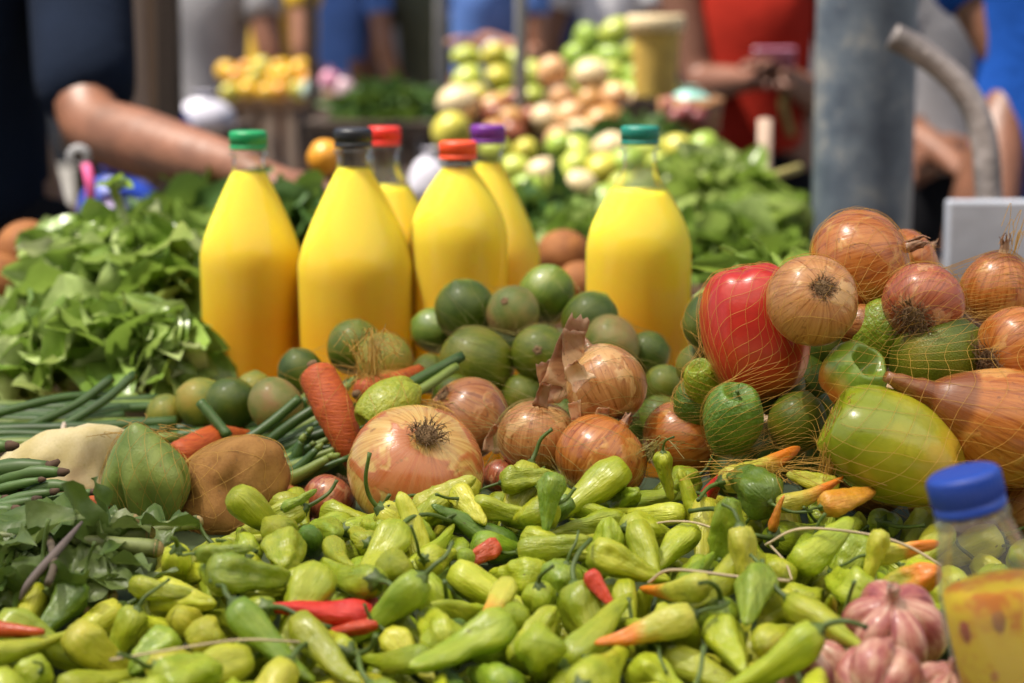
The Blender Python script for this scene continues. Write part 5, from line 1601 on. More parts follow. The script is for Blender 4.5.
juice_bottle(248, 131, 1.66, 103, 84, 'cone', 172, 'cap_green', 'orange juice bottle with a bright green cap, leftmost', 0, .3)
juice_bottle(356, 128, 1.63, 118, 96, 'cone', 168, 'cap_black', 'orange juice bottle with a black cap, second from the left', -.02, 1.2)
juice_bottle(384, 127, 1.86, 100, 72, 'cone', 186, 'cap_red', 'orange juice bottle with a red cap, half hidden behind the black-capped one', 0, .6)
juice_bottle(458, 141, 1.64, 100, 74, 'dome', 168, 'cap_scarlet', 'orange juice bottle with an orange-red cap, in front of the purple-capped one', 0, 2.2, 10)
juice_bottle(488, 125, 1.80, 106, 90, 'cone', 163, 'cap_purple', 'orange juice bottle with a purple cap', 0, 2.6)
juice_bottle(640, 126, 1.62, 108, 88, 'round', 190, 'cap_teal', 'orange juice bottle with a dark teal cap, standing alone at the right', 0, 3.1)


# ------------------------------------------------------------------ leaves
def leaf_rows(L, W, fold=.3, curl=.4, wav=.15, seed=0, shape=1.0, n=8, m=6):
    """ovate blade along +Y from the origin; returns rows of points"""
    rows = []
    for i in range(n + 1):
        t = i / n
        w = W * (math.sin(PI * min(1, t * .93 + .04) ** (.75 * shape)) ** .8) * .5
        row = []
        for j in range(m + 1):
            u = (j / m) * 2 - 1
            x = u * w
            z = u * u * w * fold * 1.7 - curl * L * t * t + wav * W * math.sin(t * 9 + seed + u * 2) * abs(u) * .5
            row.append(Vector((x, L * t, z)))
        rows.append(row)
    return rows


def add_leaf(m, p, dirv, L, W, roll, seed, fold=.3, curl=.4, wav=.15, shape=1.0, n=7, k=6):
    q = Vector(dirv).normalized().to_track_quat('Y', 'Z') @ Quaternion((0, 1, 0), roll)
    m.grid([[p + q @ v for v in r] for r in leaf_rows(L, W, fold, curl, wav, seed, shape, n, k)], False)


GREEN_A = leaf_mat('watercress_leaf', [(.08, .15, .02), (.19, .29, .05), (.32, .42, .13), (.58, .60, .38)], .3, .35)
GREEN_B = leaf_mat('basil_leaf', [(.09, .17, .02), (.22, .33, .06), (.42, .50, .20)], .32, .35)
GREEN_C = leaf_mat('collard_leaf', [(.06, .11, .018), (.10, .16, .03), (.16, .22, .06), (.22, .27, .10)], .42, .2, 90)
GREEN_D = leaf_mat('dark_herb_leaf', [(.03, .085, .015), (.055, .12, .02), (.09, .16, .03)], .55, .25)
GREEN_E = leaf_mat('lettuce_leaf', [(.12, .20, .025), (.30, .40, .08), (.55, .60, .30)], .32, .4)
MT['stalk'] = plain('pale_green_stalk', (.22, .30, .09), .45, .25, 12)
MT['scallion'] = plain('scallion_green', (.05, .105, .018), .4, .35, 14)
MT['scallion_pale'] = plain('scallion_yellow_green', (.20, .27, .05), .42, .3, 14)
MT['cut_end'] = plain('cut_stalk_end', (.28, .20, .085), .7, .35, 40)


def leafy_bunch(name, c, rx, ry, rz, n, L, mats, label, cat, seed, group=None, W=.8, up=.5, stems=10, shape=1.0):
    """a bunch of leaves round the point c (base of the bunch)"""
    r_ = random.Random(seed)
    m = MB()
    st = MB()
    for i in range(n):
        a = r_.random() * 2 * PI
        e = math.asin(r_.uniform(-.1, 1))
        k = r_.uniform(.55, 1) ** .5
        dv = Vector((math.cos(a) * math.cos(e), math.sin(a) * math.cos(e), math.sin(e)))
        p = Vector((dv.x * rx * k, dv.y * ry * k, dv.z * rz * k))
        out = Vector((dv.x, dv.y, dv.z * .5 + up * r_.uniform(-.6, 1))) + Vector((r_.gauss(0, .5), r_.gauss(0, .5), r_.gauss(0, .3)))
        l = L * r_.uniform(.5, 1.6)
        add_leaf(m, p - out.normalized() * l * .5, out, l, l * W * r_.uniform(.75, 1.15), r_.gauss(0, .9), i, r_.uniform(.1, .5), r_.uniform(-.1, .6), .2, shape)
    for i in range(stems):
        a = r_.random() * 2 * PI
        e = r_.uniform(.1, 1.1)
        tip = Vector((math.cos(a) * rx * .95 * math.cos(e), math.sin(a) * ry * .95 * math.cos(e), rz * math.sin(e) * 1.02))
        st.tube(curve_pts([Vector((0, 0, 0)), tip * .5 + Vector((0, 0, rz * .15)), tip], 5), [L * .03] * 11, 6)
    root = m.build(name, mats[0])
    root.location = c
    tag(root, label, cat, group)
    if stems: st.build('stalks', MT['stalk'], root)['kind'] = 'stuff'
    return root


g = 'bunches of leafy greens left of the bottles'
for i, (px, py, d, rx, rz, n, L, mt, lab) in enumerate((
    (30, 345, 1.78, .080, .050, 95, .046, GREEN_A, 'bright watercress bunch below the brown coconuts'),
    (112, 305, 1.80, .080, .075, 110, .046, GREEN_A, 'fresh watercress bunch in the middle of the greens'),
    (152, 320, 1.76, .050, .080, 90, .048, GREEN_B, 'leafy bunch with broad round leaves touching the green-capped bottle'),
    (20, 372, 1.66, .075, .055, 80, .046, GREEN_A, 'pale leafy bunch at the left edge above the scallions'),
    (100, 362, 1.64, .085, .055, 90, .048, GREEN_B, 'leafy bunch drooping over the tied scallions'),
    (142, 372, 1.62, .045, .05, 70, .04, GREEN_A, 'small leafy bunch at the foot of the green-capped bottle'),
    (98, 262, 1.92, .045, .050, 40, .060, GREEN_B, 'tallest leafy bunch with one big upright leaf by the man\'s hip'),
    (180, 258, 1.95, .060, .045, 60, .05, GREEN_A, 'leafy bunch under the man\'s forearm'),
)):
    leafy_bunch('leafy_bunch', P(px, py + 10, d), rx, rx * .8, rz, n, L, [mt], lab, 'leafy greens', 40 + i, g, .85, .9, 22)
# one tall stalk with a curled tip
o = MB().tube(curve_pts([P(128, 245, 1.86), P(124, 222, 1.86), P(118, 200, 1.86), P(114, 190, 1.85), P(118, 184, 1.84)], 5), [.0045, .0045, .004, .004, .0045] * 4 + [.006], 8).build('curled_stalk', MT['stalk'])
tag(o, 'pale curled stalk standing above the leafy greens', 'stalk')
l = MB()
for k, (a, b) in enumerate(((-.6, .5), (.5, .4), (0, .9))): add_leaf(l, P(117, 190, 1.85), (a, -.5, b), .022, .02, .3 * k, k)
l.build('leaf', GREEN_A, o)


# ------------------------------------------------------------------ scallions, beans, collards
def stalk_bundle(name, label, cat, stalks, mats, tie=None, group=None, tips=None):
    """stalks: list of (points, radius); every stalk is a part"""
    c = sum((Vector(s_[0][0]) for s_ in stalks), Vector()) / len(stalks)
    root = empty(name, c, label, cat, group)
    for i, (pts, rad) in enumerate(stalks):
        cc = [p - c for p in curve_pts(pts, 6)]
        n = len(cc)
        m = MB().tube(cc, [rad * (1 + .12 * nz(i * 3.1, k * .5)) * (1 if not tips or k < n - 4 else (.93, .82, .72, .6)[k - n + 4]) for k in range(n)], 10)
        s_ = m.build('stalk', mats[i % len(mats)], root)
        if tips:
            e = cc[-1]
            dv = (cc[-1] - cc[-2]).normalized()
            t = MB().tube([e - dv * .0005, e + dv * rad * .5 + Vector((0, 0, rad * .2 * nz(i * 2.2))), e + dv * rad * 1.3 + Vector((0, 0, rad * 1.2 * nz(i * 1.7)))], [rad * .64, rad * .62, rad * .28], 8)
            t.build('cut_tip', tips, s_)
    if tie:
        pts, rad, mt = tie
        MB().tube([p - c for p in curve_pts(pts, 6)], rad, 8).build('tie', mt, root)
    return root


r_ = random.Random(5)
st = []
for i in range(16):
    y0 = r_.uniform(408, 446)
    d = 1.50 - (y0 - 408) / 38 * .14
    st.append(([P(-60, y0 + r_.uniform(-5, 5), d), P(10, y0 - 2, d), P(80, y0 - r_.uniform(0, 5), d), P(r_.uniform(120, 180), y0 - r_.uniform(4, 12), d + .01)], S(r_.uniform(4.2, 6.5), d)))
stalk_bundle('scallion_bunch', 'bunch of dark green scallions with a pale tie, lying left of the limes', 'scallions', st, [MT['scallion'], MT['scallion'], MT['scallion_pale']],
             ([P(64, 424, 1.38), P(64, 426, 1.37), P(63, 428, 1.36), P(65, 438, 1.35)], .0016, MT['pale_paper']), 'scallion bunches')
st = []
for (a, b, c_) in (((20, 430), (75, 405), (112, 378)), ((60, 428), (105, 400), (134, 374)), ((-20, 418), (60, 398), (110, 396))):
    st.append(([P(*a, 1.42), P(*b, 1.44), P(*c_, 1.46)], S(4.5, 1.44)))
stalk_bundle('scallion_bunch', 'three loose scallion stalks crossing upward above the tied bunch', 'scallions', st, [MT['scallion']], None, 'scallion bunches')
st = []
for i in range(26):
    t = i / 25
    y0 = lerp(405, 480, t) + r_.uniform(-4, 4)
    d = lerp(1.44, 1.30, t)
    x1 = r_.uniform(300, 352)
    st.append(([P(r_.uniform(150, 215), y0 + 26 + r_.uniform(-8, 4), d + .02), P(240, y0 + 14, d + .012), P(290, y0 + 2, d), P(x1, y0 - r_.uniform(8, 26), d - .004)], S(r_.uniform(4.5, 7.0), d)))
stalk_bundle('scallion_bunch', 'cut scallion stalks fanned between the brown potato and the carrot', 'scallions', st, [MT['scallion'], MT['scallion_pale'], MT['scallion'], MT['scallion']], None, 'scallion bunches', MT['scallion_pale'])
st = [([P(200, 402, 1.36), P(215, 420, 1.355), P(228, 436, 1.35)], S(5.5, 1.36)), ([P(300, 398, 1.37), P(272, 422, 1.365), P(246, 440, 1.36)], S(5, 1.36)), ([P(345, 392, 1.37), P(300, 418, 1.36), P(262, 446, 1.36)], S(5.5, 1.36))]
stalk_bundle('scallion_bunch', 'three single stalks lying across the limes behind the potato', 'scallions', st, [MT['scallion']], None, 'scallion bunches')
st = [([P(388, 396, 1.36), P(420, 378, 1.375), P(462, 356, 1.395)], S(5.5, 1.36)), ([P(392, 404, 1.36), P(424, 388, 1.37), P(456, 366, 1.39)], S(5, 1.36))]
stalk_bundle('scallion_bunch', 'two green stalks leaning on the largest lime of the pile', 'scallions', st, [MT['scallion'], MT['scallion_pale']], None, 'scallion bunches')

MT['bean'] = plain('long_bean_green', (.085, .15, .035), .45, .35, 20)
MT['bean_tip'] = plain('long_bean_dry_tip', (.10, .055, .03), .8, .4, 40)
st = []
for (x, y, d) in ((8, 446, 1.24), (26, 462, 1.22), (48, 466, 1.215), (60, 472, 1.21), (40, 480, 1.20), (52, 492, 1.19), (70, 486, 1.20), (92, 492, 1.19), (76, 506, 1.18), (58, 512, 1.175), (20, 488, 1.21), (12, 474, 1.22), (34, 500, 1.185), (14, 510, 1.18), (46, 520, 1.17), (84, 520, 1.17), (4, 500, 1.2), (22, 520, 1.18)):
    dx = r_.uniform(60, 100)
    st.append(([P(x - dx - 60, y + r_.uniform(10, 40), d + .02), P(x - dx, y + r_.uniform(4, 22), d + .01), P(x - dx * .4, y + r_.uniform(0, 8), d), P(x, y, d - .005)], S(r_.uniform(5, 9), d)))
stalk_bundle('long_bean_bundle', 'bundle of green long beans with brown dry tips at the left edge', 'long beans', st, [MT['bean']], None, None, MT['bean_tip'])

# collard greens: thick stems lying to the right, blades folded along them


def collard_bunch():
    r_ = random.Random(9)
    c = P(60, 560, 1.10)
    root = empty('collard_bunch', c, 'bunch of dark collard leaves with thick cut stems and a dark tie, lower left', 'collard greens')
    specs = [((134, 520, 1.13), 17), ((150, 533, 1.115), 20), ((158, 549, 1.10), 24), ((132, 546, 1.10), 16), ((118, 578, 1.085), 17), ((112, 598, 1.07), 22), ((198, 522, 1.14), 18), ((84, 610, 1.06), 15), ((60, 596, 1.055), 14)]
    for i, ((x, y, d), w) in enumerate(specs):
        sl = r_.uniform(-.10, .34)
        p1 = P(x, y, d)
        p0 = P(x - 110, y + 110 * sl, d - .004)
        pm = P(x - 55, y + 55 * sl + r_.uniform(-7, 5), d - .003)
        p00 = P(x - 260, y + 260 * sl * .8, d + .01)
        cc = [p - c for p in curve_pts([p00, p0, pm, p1], 6)]
        s_ = MB().tube(cc, [S(lerp(3, w * .40, (k / (len(cc) - 1)) ** 1.2) * (1 + .15 * nz(k * .4, i * 5)), d) for k in range(len(cc))], 10).build('stem', MT['collard_stem'], root)
        e = cc[-1]
        dv = (cc[-1] - cc[-2]).normalized()
        rr = S(w * .40, d)
        MB().tube([e - dv * .002, e + dv * .0012, e + dv * .003 + Vector((0, 0, .001 * nz(i)))], [rr * 1.03, rr * (.9 + .2 * nz(i * 2.3)), rr * .45], 9).build('cut_end', MT['cut_end'], s_)
        # blade
        m = MB()
        for sd in (1, -1):
            rows = []
            n = 26
            for k in range(n + 1):
                t = k / n
                f = t * (len(cc) - 1) * (.74 if i % 3 else .93)
                i0 = min(int(f), len(cc) - 2)
                p = cc[i0].lerp(cc[i0 + 1], f - i0)
                wd = S(46 + 16 * nz(i, t * 3), d) * (sstep(1.03, .72, t) ** .8) * (1 + .45 * nz(t * 9, i * 3.3, sd))
                row = []
                for q in range(7):
                    u = q / 6
                    y_ = -sd * u * wd * .8
                    z_ = (-.75 * u * u if sd > 0 else .45 * u - .2 * u * u) * wd + .005 * math.sin(t * 26 + i + u * 3) * u + .006 * nz(t * 12, u * 4, i)
                    row.append(p + Vector((.15 * u * wd, y_, z_)))
                rows.append(row)
            m.grid(rows, False)
        m.build('leaf', GREEN_C, root)
    sh = MB()
    for i in range(46):
        px, py = r_.uniform(-20, 160), 0
        py = lerp(520, 590, r_.random()) + max(0, 90 - px) * .14 - max(0, px - 150) * .5
        d_ = lerp(1.125, 1.05, (py - 515) / 90) - .004
        dv = Vector((r_.uniform(-1, 1), r_.uniform(-.6, .3), r_.uniform(-.2, .45)))
        l_ = r_.uniform(.018, .042)
        add_leaf(sh, P(px, py, d_) - c, dv, l_, l_ * r_.uniform(.25, .7), r_.gauss(0, .7), i, .3, r_.uniform(-.2, .5), .35, 1.0)
    sh.build('torn_leaves', GREEN_C, root)['kind'] = 'stuff'
    MB().tube([p - c for p in curve_pts([P(46, 530, 1.115), P(52, 548, 1.065), P(54, 566, 1.045), P(48, 584, 1.03)], 6)], .0022, 8).build('tie', MT['twig'], root)
    MB().tube([p - c for p in curve_pts([P(82, 522, 1.08), P(60, 548, 1.055), P(30, 582, 1.04), P(20, 600, 1.04)], 6)], [.0008 + .0016 * math.sin(PI * k / 18) for k in range(19)], 8).build('dry_strip', MT['dry_strip'], root)
    return root


MT['collard_stem'] = plain('collard_stem_skin', (.19, .225, .075), .5, .55, 60)
MT['dry_strip'] = plain('dry_dark_leaf_strip', (.13, .10, .09), .7, .3, 20)
collard_bunch()
for (pts, lab) in (
    ([P(-30, 628, 1.0), P(4, 630, .995), P(44, 632, .99)], 'red pepper at the left edge under the collard leaves'),
):
    c = [p - pts[1] for p in curve_pts(pts, 6)]
    o = MB().tube(c, [.006, .007, .007, .0065, .0055, .005, .0045, .004, .0035, .003, .0025, .0022, .0015], 12).build('pepper', MT['pep_red'])
    o.location = pts[1]
    tag(o, lab, 'pepper', 'small peppers in the heap')

# brown coconuts at the far left, and two between the bottles
for (px, py, d, dia, lab, sd) in ((28, 252, 2.0, 66, 'brown coconut at the left edge above the leafy greens', 3), (-4, 285, 1.95, 70, 'brown coconut cut by the left edge, lower of the pair', 4),
                                  (564, 256, 2.1, 56, 'brown coconut seen between the purple- and teal-capped bottles', 5), (580, 285, 2.05, 50, 'small brown coconut below the one between the bottles', 6)):
    lump('coconut', px, py, d, dia, 'coconut', lab, 'coconut', sd, (1, 1, .95), .05, (.2, -.1, .9), sd, 1.0, 'brown coconuts')

# ------------------------------------------------------------------ the stall table they all lie on
tbl = empty('market_table', (0, 1.45, 0), 'wooden market table under all the vegetables, its top hidden by produce', 'table')
MT['plank'] = wood_mat('weathered_plank', (.13, .085, .05), (.25, .17, .10), 0, 3)
m = MB()
for i in range(9):
    m.box((0, -.66 + i * .166, TABLE_Z - .0125), (2.2, .16, .025))
m.build('table_top', MT['plank'], tbl, False, .003)
for sx in (-1, 1):
    for sy in (-1, 1):
        MB().box((sx * 1.0, sy * .62, (TABLE_Z - .03) / 2), (.06, .06, TABLE_Z - .03)).build('leg', MT['plank'], tbl, False, .004)
# the bed the peppers are heaped on: a folded dark sack
rows = []
for k, y in enumerate((.78, .83, .90, 1.0, 1.1, 1.2, 1.3, 1.36)):
    z = TABLE_Z + .022 + max(0, y - .90) * .15 if .79 < y < 1.35 else TABLE_Z + .002
    rows.append([(x * .05, y, (z if -.46 < x * .05 < .42 else TABLE_Z + .002) + .002 * nz(x * .6, y * 20)) for x in range(-10, 10)])
MT['sack'] = plain('green_sack_weave', (.06, .085, .03), .9, .3, 60)
o = MB().grid(rows, False).build('sack', MT['sack'])
tag(o, 'dark green sack spread under the heap of small peppers', 'sack')

# ------------------------------------------------------------------ people


def skin_object(name, verts, edges, m, parent=None, sub=2, root=0):
    """verts: list of (point, radius or (rx, ry)); grown into one continuous surface"""
    me = bpy.data.meshes.new(name)
    me.from_pydata([tuple(v[0]) for v in verts], edges, [])
    o = bpy.data.objects.new(name, me)
    COL.objects.link(o)
    o.modifiers.new('skin', 'SKIN')
    sv = None
    if not me.skin_vertices:
        bm = bmesh.new()
        bm.from_mesh(me)
        bm.verts.layers.skin.verify()
        bm.to_mesh(me)
        bm.free()
    for i, (p, r) in enumerate(verts):
        me.skin_vertices[0].data[i].radius = (r, r) if isinstance(r, (int, float)) else r
        me.skin_vertices[0].data[i].use_root = i == root
    o.modifiers['skin'].use_smooth_shade = True
    s_ = o.modifiers.new('sub', 'SUBSURF')
    s_.levels = s_.render_levels = sub
    dg = bpy.context.evaluated_depsgraph_get()
    dg.update()
    me2 = bpy.data.meshes.new_from_object(o.evaluated_get(dg))
    me2.polygons.foreach_set('use_smooth', [True] * len(me2.polygons))
    bpy.data.objects.remove(o)
    me2.name = name
    me2.materials.clear()
    me2.materials.append(m)
    return link(name, me2, parent)


class Skel:
    def __init__(s):
        s.v, s.e, s.i = [], [], {}

    def add(s, k, p, r, to=None):
        s.i[k] = len(s.v)
        s.v.append((Vector(p), r))
        if to is not None: s.e.append((s.i[to], s.i[k]))


def person(base, facing, label, shirt, pants, skin, lh, rh, le=None, re=None, sleeve=.55, h=1.70, hair=None, lean=0.0, build=1.0, group=None, tank=False, hat=None):
    """base: world (x, y) of the feet; facing: angle of the front (0 faces -Y, towards the camera); lh/rh: world points of the wrists"""
    bx, by = base
    q = Quaternion((0, 0, 1), facing)
    k = h / 1.70

    def W(x, y, z): return Vector((bx, by, 0)) + q @ Vector((x, y - lean * max(0, z - .9), z)) * Vector((1, 1, 1)).x if k == 1 else Vector((bx, by, 0)) + q @ Vector((x * k, (y - lean * max(0, z - .9)) * k, z * k))
    body = Skel()
    b_ = build
    body.add('pelvis', W(0, 0, .95), .125 * b_)
    body.add('waist', W(0, 0, 1.10), .115 * b_, 'pelvis')
    body.add('chest', W(0, 0, 1.28), .135 * b_, 'waist')
    body.add('upper', W(0, .01, 1.40), .105 * b_, 'chest')
    body.add('neck', W(0, .0, 1.48), .052, 'upper')
    body.add('jaw', W(0, -.02, 1.55), .070, 'neck')
    body.add('head', W(0, -.012, 1.63), .092, 'jaw')
    body.add('top', W(0, 0, 1.69), .070, 'head')
    arms = {}
    for s_, wr, el, n in ((1, lh, le, 'l'), (-1, rh, re, 'r')):
        sh = W(s_ * .175 * b_, .01, 1.385)
        if wr is None:
            wr = W(s_ * .27, -.05, .86)
        wr = Vector(wr)
        if el is None:
            mid = (sh + wr) / 2
            L = (wr - sh).length
            off = max(0, .285 ** 2 - (L / 2) ** 2) ** .5
            down = Vector((0, 0, -1)) + q @ Vector((s_ * .35, .5, 0))
            ax = (wr - sh).normalized()
            down = (down - ax * down.dot(ax)).normalized()
            el = mid + down * off
        el = Vector(el)
        body.add(n + 'sh', sh, .062 * b_, 'upper')
        body.add(n + 'ua', sh.lerp(el, .5), .048 * b_, n + 'sh')
        body.add(n + 'el', el, .041 * b_, n + 'ua')
        body.add(n + 'fa', el.lerp(wr, .35), .043 * b_, n + 'el')
        body.add(n + 'wr', wr, .027 * b_, n + 'fa')
        hd = (wr - el).normalized()
        side = hd.cross(Vector((0, 0, 1)))
        side = side.normalized() if side.length > .1 else q @ Vector((1, 0, 0))
        dn = side.cross(hd)
        body.add(n + 'pm', wr + hd * .045, (.036, .020), n + 'wr')
        body.add(n + 'kn', wr + hd * .085, (.038, .017), n + 'pm')
        for fi, (o_, l_) in enumerate(((-.030, .066), (-.010, .078), (.010, .074), (.029, .058))):
            a0 = wr + hd * .088 + side * o_
            body.add(f'{n}f{fi}a', a0 + hd * l_ * .25, .0095, n + 'kn')
            body.add(f'{n}f{fi}b', a0 + hd * l_ * .62 - dn * .010 * (1 if dn.z > 0 else -1), .0085, f'{n}f{fi}a')
            body.add(f'{n}f{fi}c', a0 + hd * l_ * .9 - dn * .028 * (1 if dn.z > 0 else -1), .0072, f'{n}f{fi}b')
        body.add(n + 'ta', wr + hd * .05 - side * .040 - dn * .012, .0125, n + 'pm')
        body.add(n + 'tb', wr + hd * .085 - side * .052 - dn * .022, .0095, n + 'ta')
        arms[n] = (sh, el, wr)
    for s_, n in ((1, 'l'), (-1, 'r')):
        body.add(n + 'hip', W(s_ * .09, 0, .90), .092 * b_, 'pelvis')
        body.add(n + 'th', W(s_ * .10, -.01, .68), .078 * b_, n + 'hip')
        body.add(n + 'kne', W(s_ * .10, -.01, .48), .055, n + 'th')
        body.add(n + 'ca', W(s_ * .10, .02, .33), .056, n + 'kne')
        body.add(n + 'an', W(s_ * .10, .02, .09), .036, n + 'ca')
        body.add(n + 'he', W(s_ * .105, .0, .045), .040, n + 'an')
        body.add(n + 'to', W(s_ * .12, -.15, .030), .030, n + 'he')
    root = skin_object('person', body.v, body.e, skin)
    tag(root, label, 'person', group)
    # head details
    f = MB()
    f.lathe([(.001, -.02), (.013, -.012), (.010, .012), (.004, .032)], 8, M=Matrix.Translation(W(0, -.108, 1.60)))
    f.build('nose', skin, root)
    for s_ in (1, -1):
        MB().lathe([(max(.001, .014 * math.cos(-PI / 2 + PI * i / 8)), .014 * math.sin(-PI / 2 + PI * i / 8)) for i in range(9)], 10, M=Matrix.Translation(W(s_ * .032, -.088, 1.632))).build('eye', MT['eye'], root)
        MB().lathe([(max(.001, .030 * math.cos(-PI / 2 + PI * i / 8)), .034 * math.sin(-PI / 2 + PI * i / 8)) for i in range(9)], 10, lambda v, t, a: Vector((v.x * .4, v.y * .7, v.z)), M=Matrix.Translation(W(s_ * .092, .0, 1.615))).build('ear', skin, root)
    MB().box((0, 0, 0), (.05, .012, .010), Matrix.Translation(W(0, -.092, 1.555)) @ q.to_matrix().to_4x4()).build('mouth', MT['lips'], root, True, .004)
    hr = Skel()
    hr.add('a', W(0, .02, 1.72), .075)
    hr.add('b', W(0, .045, 1.64), .092, 'a')
    hr.add('c', W(0, .055, 1.56), .075, 'b')
    skin_object('hair', hr.v, hr.e, hair or MT['hair_black'], root)
    sh = Skel()
    e_ = .016
    top = 1.43 if not tank else 1.37
    sh.add('hem', W(0, 0, .90), .142 * b_)
    sh.add('pelvis', W(0, 0, .98), .140 * b_, 'hem')
    sh.add('waist', W(0, 0, 1.10), .132 * b_, 'pelvis')
    sh.add('chest', W(0, 0, 1.28), .150 * b_, 'waist')
    sh.add('upper', W(0, .01, 1.39), (.118 if not tank else .10) * b_, 'chest')
    for n in ('l', 'r'):
        a, e, w = arms[n]
        if tank:
            sh.add(n + 'st', a.lerp(W(0, .01, 1.44), .45), .045, 'upper')
            continue
        sh.add(n + 'sh', a, .078 * b_, 'upper')
        if sleeve <= 1:
            sh.add(n + 's1', a.lerp(e, sleeve * .55), .069 * b_, n + 'sh')
            sh.add(n + 's2', a.lerp(e, sleeve), .064 * b_, n + 's1')
        else:
            sh.add(n + 's1', a.lerp(e, .55), .060 * b_, n + 'sh')
            sh.add(n + 's2', e, .055 * b_, n + 's1')
            sh.add(n + 's3', e.lerp(w, sleeve - 1), .045 * b_, n + 's2')
    skin_object('shirt' if not tank else 'tank_top', sh.v, sh.e, shirt, root)
    pt = Skel()
    pt.add('belt', W(0, 0, 1.0), .136 * b_)
    pt.add('pelvis', W(0, 0, .92), .150 * b_, 'belt')
    for s_, n in ((1, 'l'), (-1, 'r')):
        pt.add(n + 'hip', W(s_ * .09, 0, .86), .118 * b_, 'pelvis')
        pt.add(n + 'th', W(s_ * .10, -.01, .68), .104 * b_, n + 'hip')
        pt.add(n + 'kne', W(s_ * .10, -.01, .48), .080, n + 'th')
        pt.add(n + 'an', W(s_ * .10, .015, .10), .058, n + 'kne')
    skin_object('trousers', pt.v, pt.e, pants, root)
    return root


def cloth(name, c, var=.15): return plain(name, c, .95, var, 14, bump=.2, spec=.1)


MT['eye'] = plain('eye_white', (.6, .58, .55), .3, .05)
MT['lips'] = plain('lips', (.33, .12, .09), .5, .1)
MT['hair_black'] = plain('black_hair', (.02, .016, .014), .5, .3, 40)
SK = {'light': plain('skin_light_brown', (.165, .068, .036), .48, .3, 16, bump=.15), 'mid': plain('skin_brown', (.30, .135, .075), .5, .12, 12), 'dark': plain('skin_dark_brown', (.17, .07, .04), .5, .12, 12)}
CL = {k: cloth(k + '_cloth', c) for k, c in dict(navy=(.005, .009, .020), black=(.008, .008, .010), red=(.34, .022, .012), blue=(.012, .075, .36), sky=(.10, .19, .48), jeans=(.03, .06, .15), grey=(.30, .29, .30), white=(.66, .64, .66), yellow=(.58, .36, .04),
                                            maroon=(.12, .03, .025), olive=(.10, .10, .06), pink=(.50, .12, .25), brown=(.14, .08, .05), paleblue=(.34, .42, .58)).items()}

# the seller at the left, reaching over the greens
el = P(88, 128, 2.50)
wr = P(246, 172, 2.30)
sx = P(-28, 100, 2.64)
man = person((sx.x - .06, sx.y + .10), .55, 'man in a dark navy T-shirt reaching his bare arm over the greens', CL['navy'], CL['black'], SK['light'], wr, None, el, None, .97, 1.76, None, .0, 1.07)
# badge and pink strap on his hip
bd = MB()
bd.lathe([(S(5, 2.4), -.004), (S(11, 2.4), -.005), (S(13, 2.4), 0), (S(11, 2.4), .005), (S(5, 2.4), .004)], 24, M=Matrix.Translation(P(79, 157, 2.40)) @ Matrix.Rotation(PI / 2, 4, 'X'), cap0=False, cap1=False)
MT['plastic_white'] = plain('white_plastic', (.62, .62, .63), .45, .06)
MT['tape_grey'] = plain('grey_tape', (.24, .24, .25), .6, .1)
b_ = bd.build('roll_of_tape', MT['tape_grey'])
tag(b_, 'small pale roll of tape hanging by the man\'s hip', 'tape roll')
MT['pink'] = plain('pink_strap', (.55, .07, .22), .6, .1)
s_ = MB().tube([P(86, 164, 2.40), P(91, 185, 2.40), P(90, 208, 2.40)], S(5, 2.4), 8).build('pink_strap', MT['pink'])
tag(s_, 'pink strap hanging below the pale roll of tape', 'strap')

# the woman in red behind the middle stall, phone in hand
w0 = P(752, 90, 5.0)
rw = person((w0.x, w0.y), .15, 'woman in a red tank top and dark skirt looking at her phone', CL['red'], CL['black'], SK['dark'], P(782, 76, 4.72), P(744, 80, 4.74), P(838, 110, 4.95), P(700, 84, 4.9), .5, 1.68, None, 0, 1.16, None, True)
MT['phone'] = plain('pink_phone_case', (.42, .16, .24), .35, .1)
ph = MB().box((0, 0, 0), (.10, .012, .055), Matrix.Translation(P(774, 58, 4.66)) @ Matrix.Rotation(.5, 4, 'X')).build('phone', MT['phone'], None, False, .006)
tag(ph, 'pinkish phone in the hands of the woman in red', 'phone')
MT['strap_olive'] = plain('olive_strap', (.25, .21, .06), .7, .2)
s_ = MB().tube([P(783, 80, 4.72), P(784, 110, 4.78), P(792, 136, 4.80)], S(4, 4.8), 8).build('bag_strap', MT['strap_olive'])
tag(s_, 'olive strap dangling in front of the dark skirt of the woman in red', 'strap')

# the blue polo at the right edge
b0 = P(1030, 60, 3.2)
person((b0.x + .05, b0.y), -.25, 'person in a bright blue polo shirt at the right edge, arm hanging', CL['blue'], CL['jeans'], SK['light'], P(996, 235, 3.05), P(1100, 235, 3.1), P(1000, 118, 3.16), None, .62, 1.72, None, 0, 1.12)
b0 = P(945, 90, 4.4)
person((b0.x, b0.y), .3, 'person with folded arms in a pale striped top behind the bent pipe', CL['grey'], CL['black'], SK['light'], P(910, 165, 4.2), P(950, 160, 4.18), P(968, 145, 4.35), P(902, 130, 4.35), .5, 1.66, None, 0, 1.05)
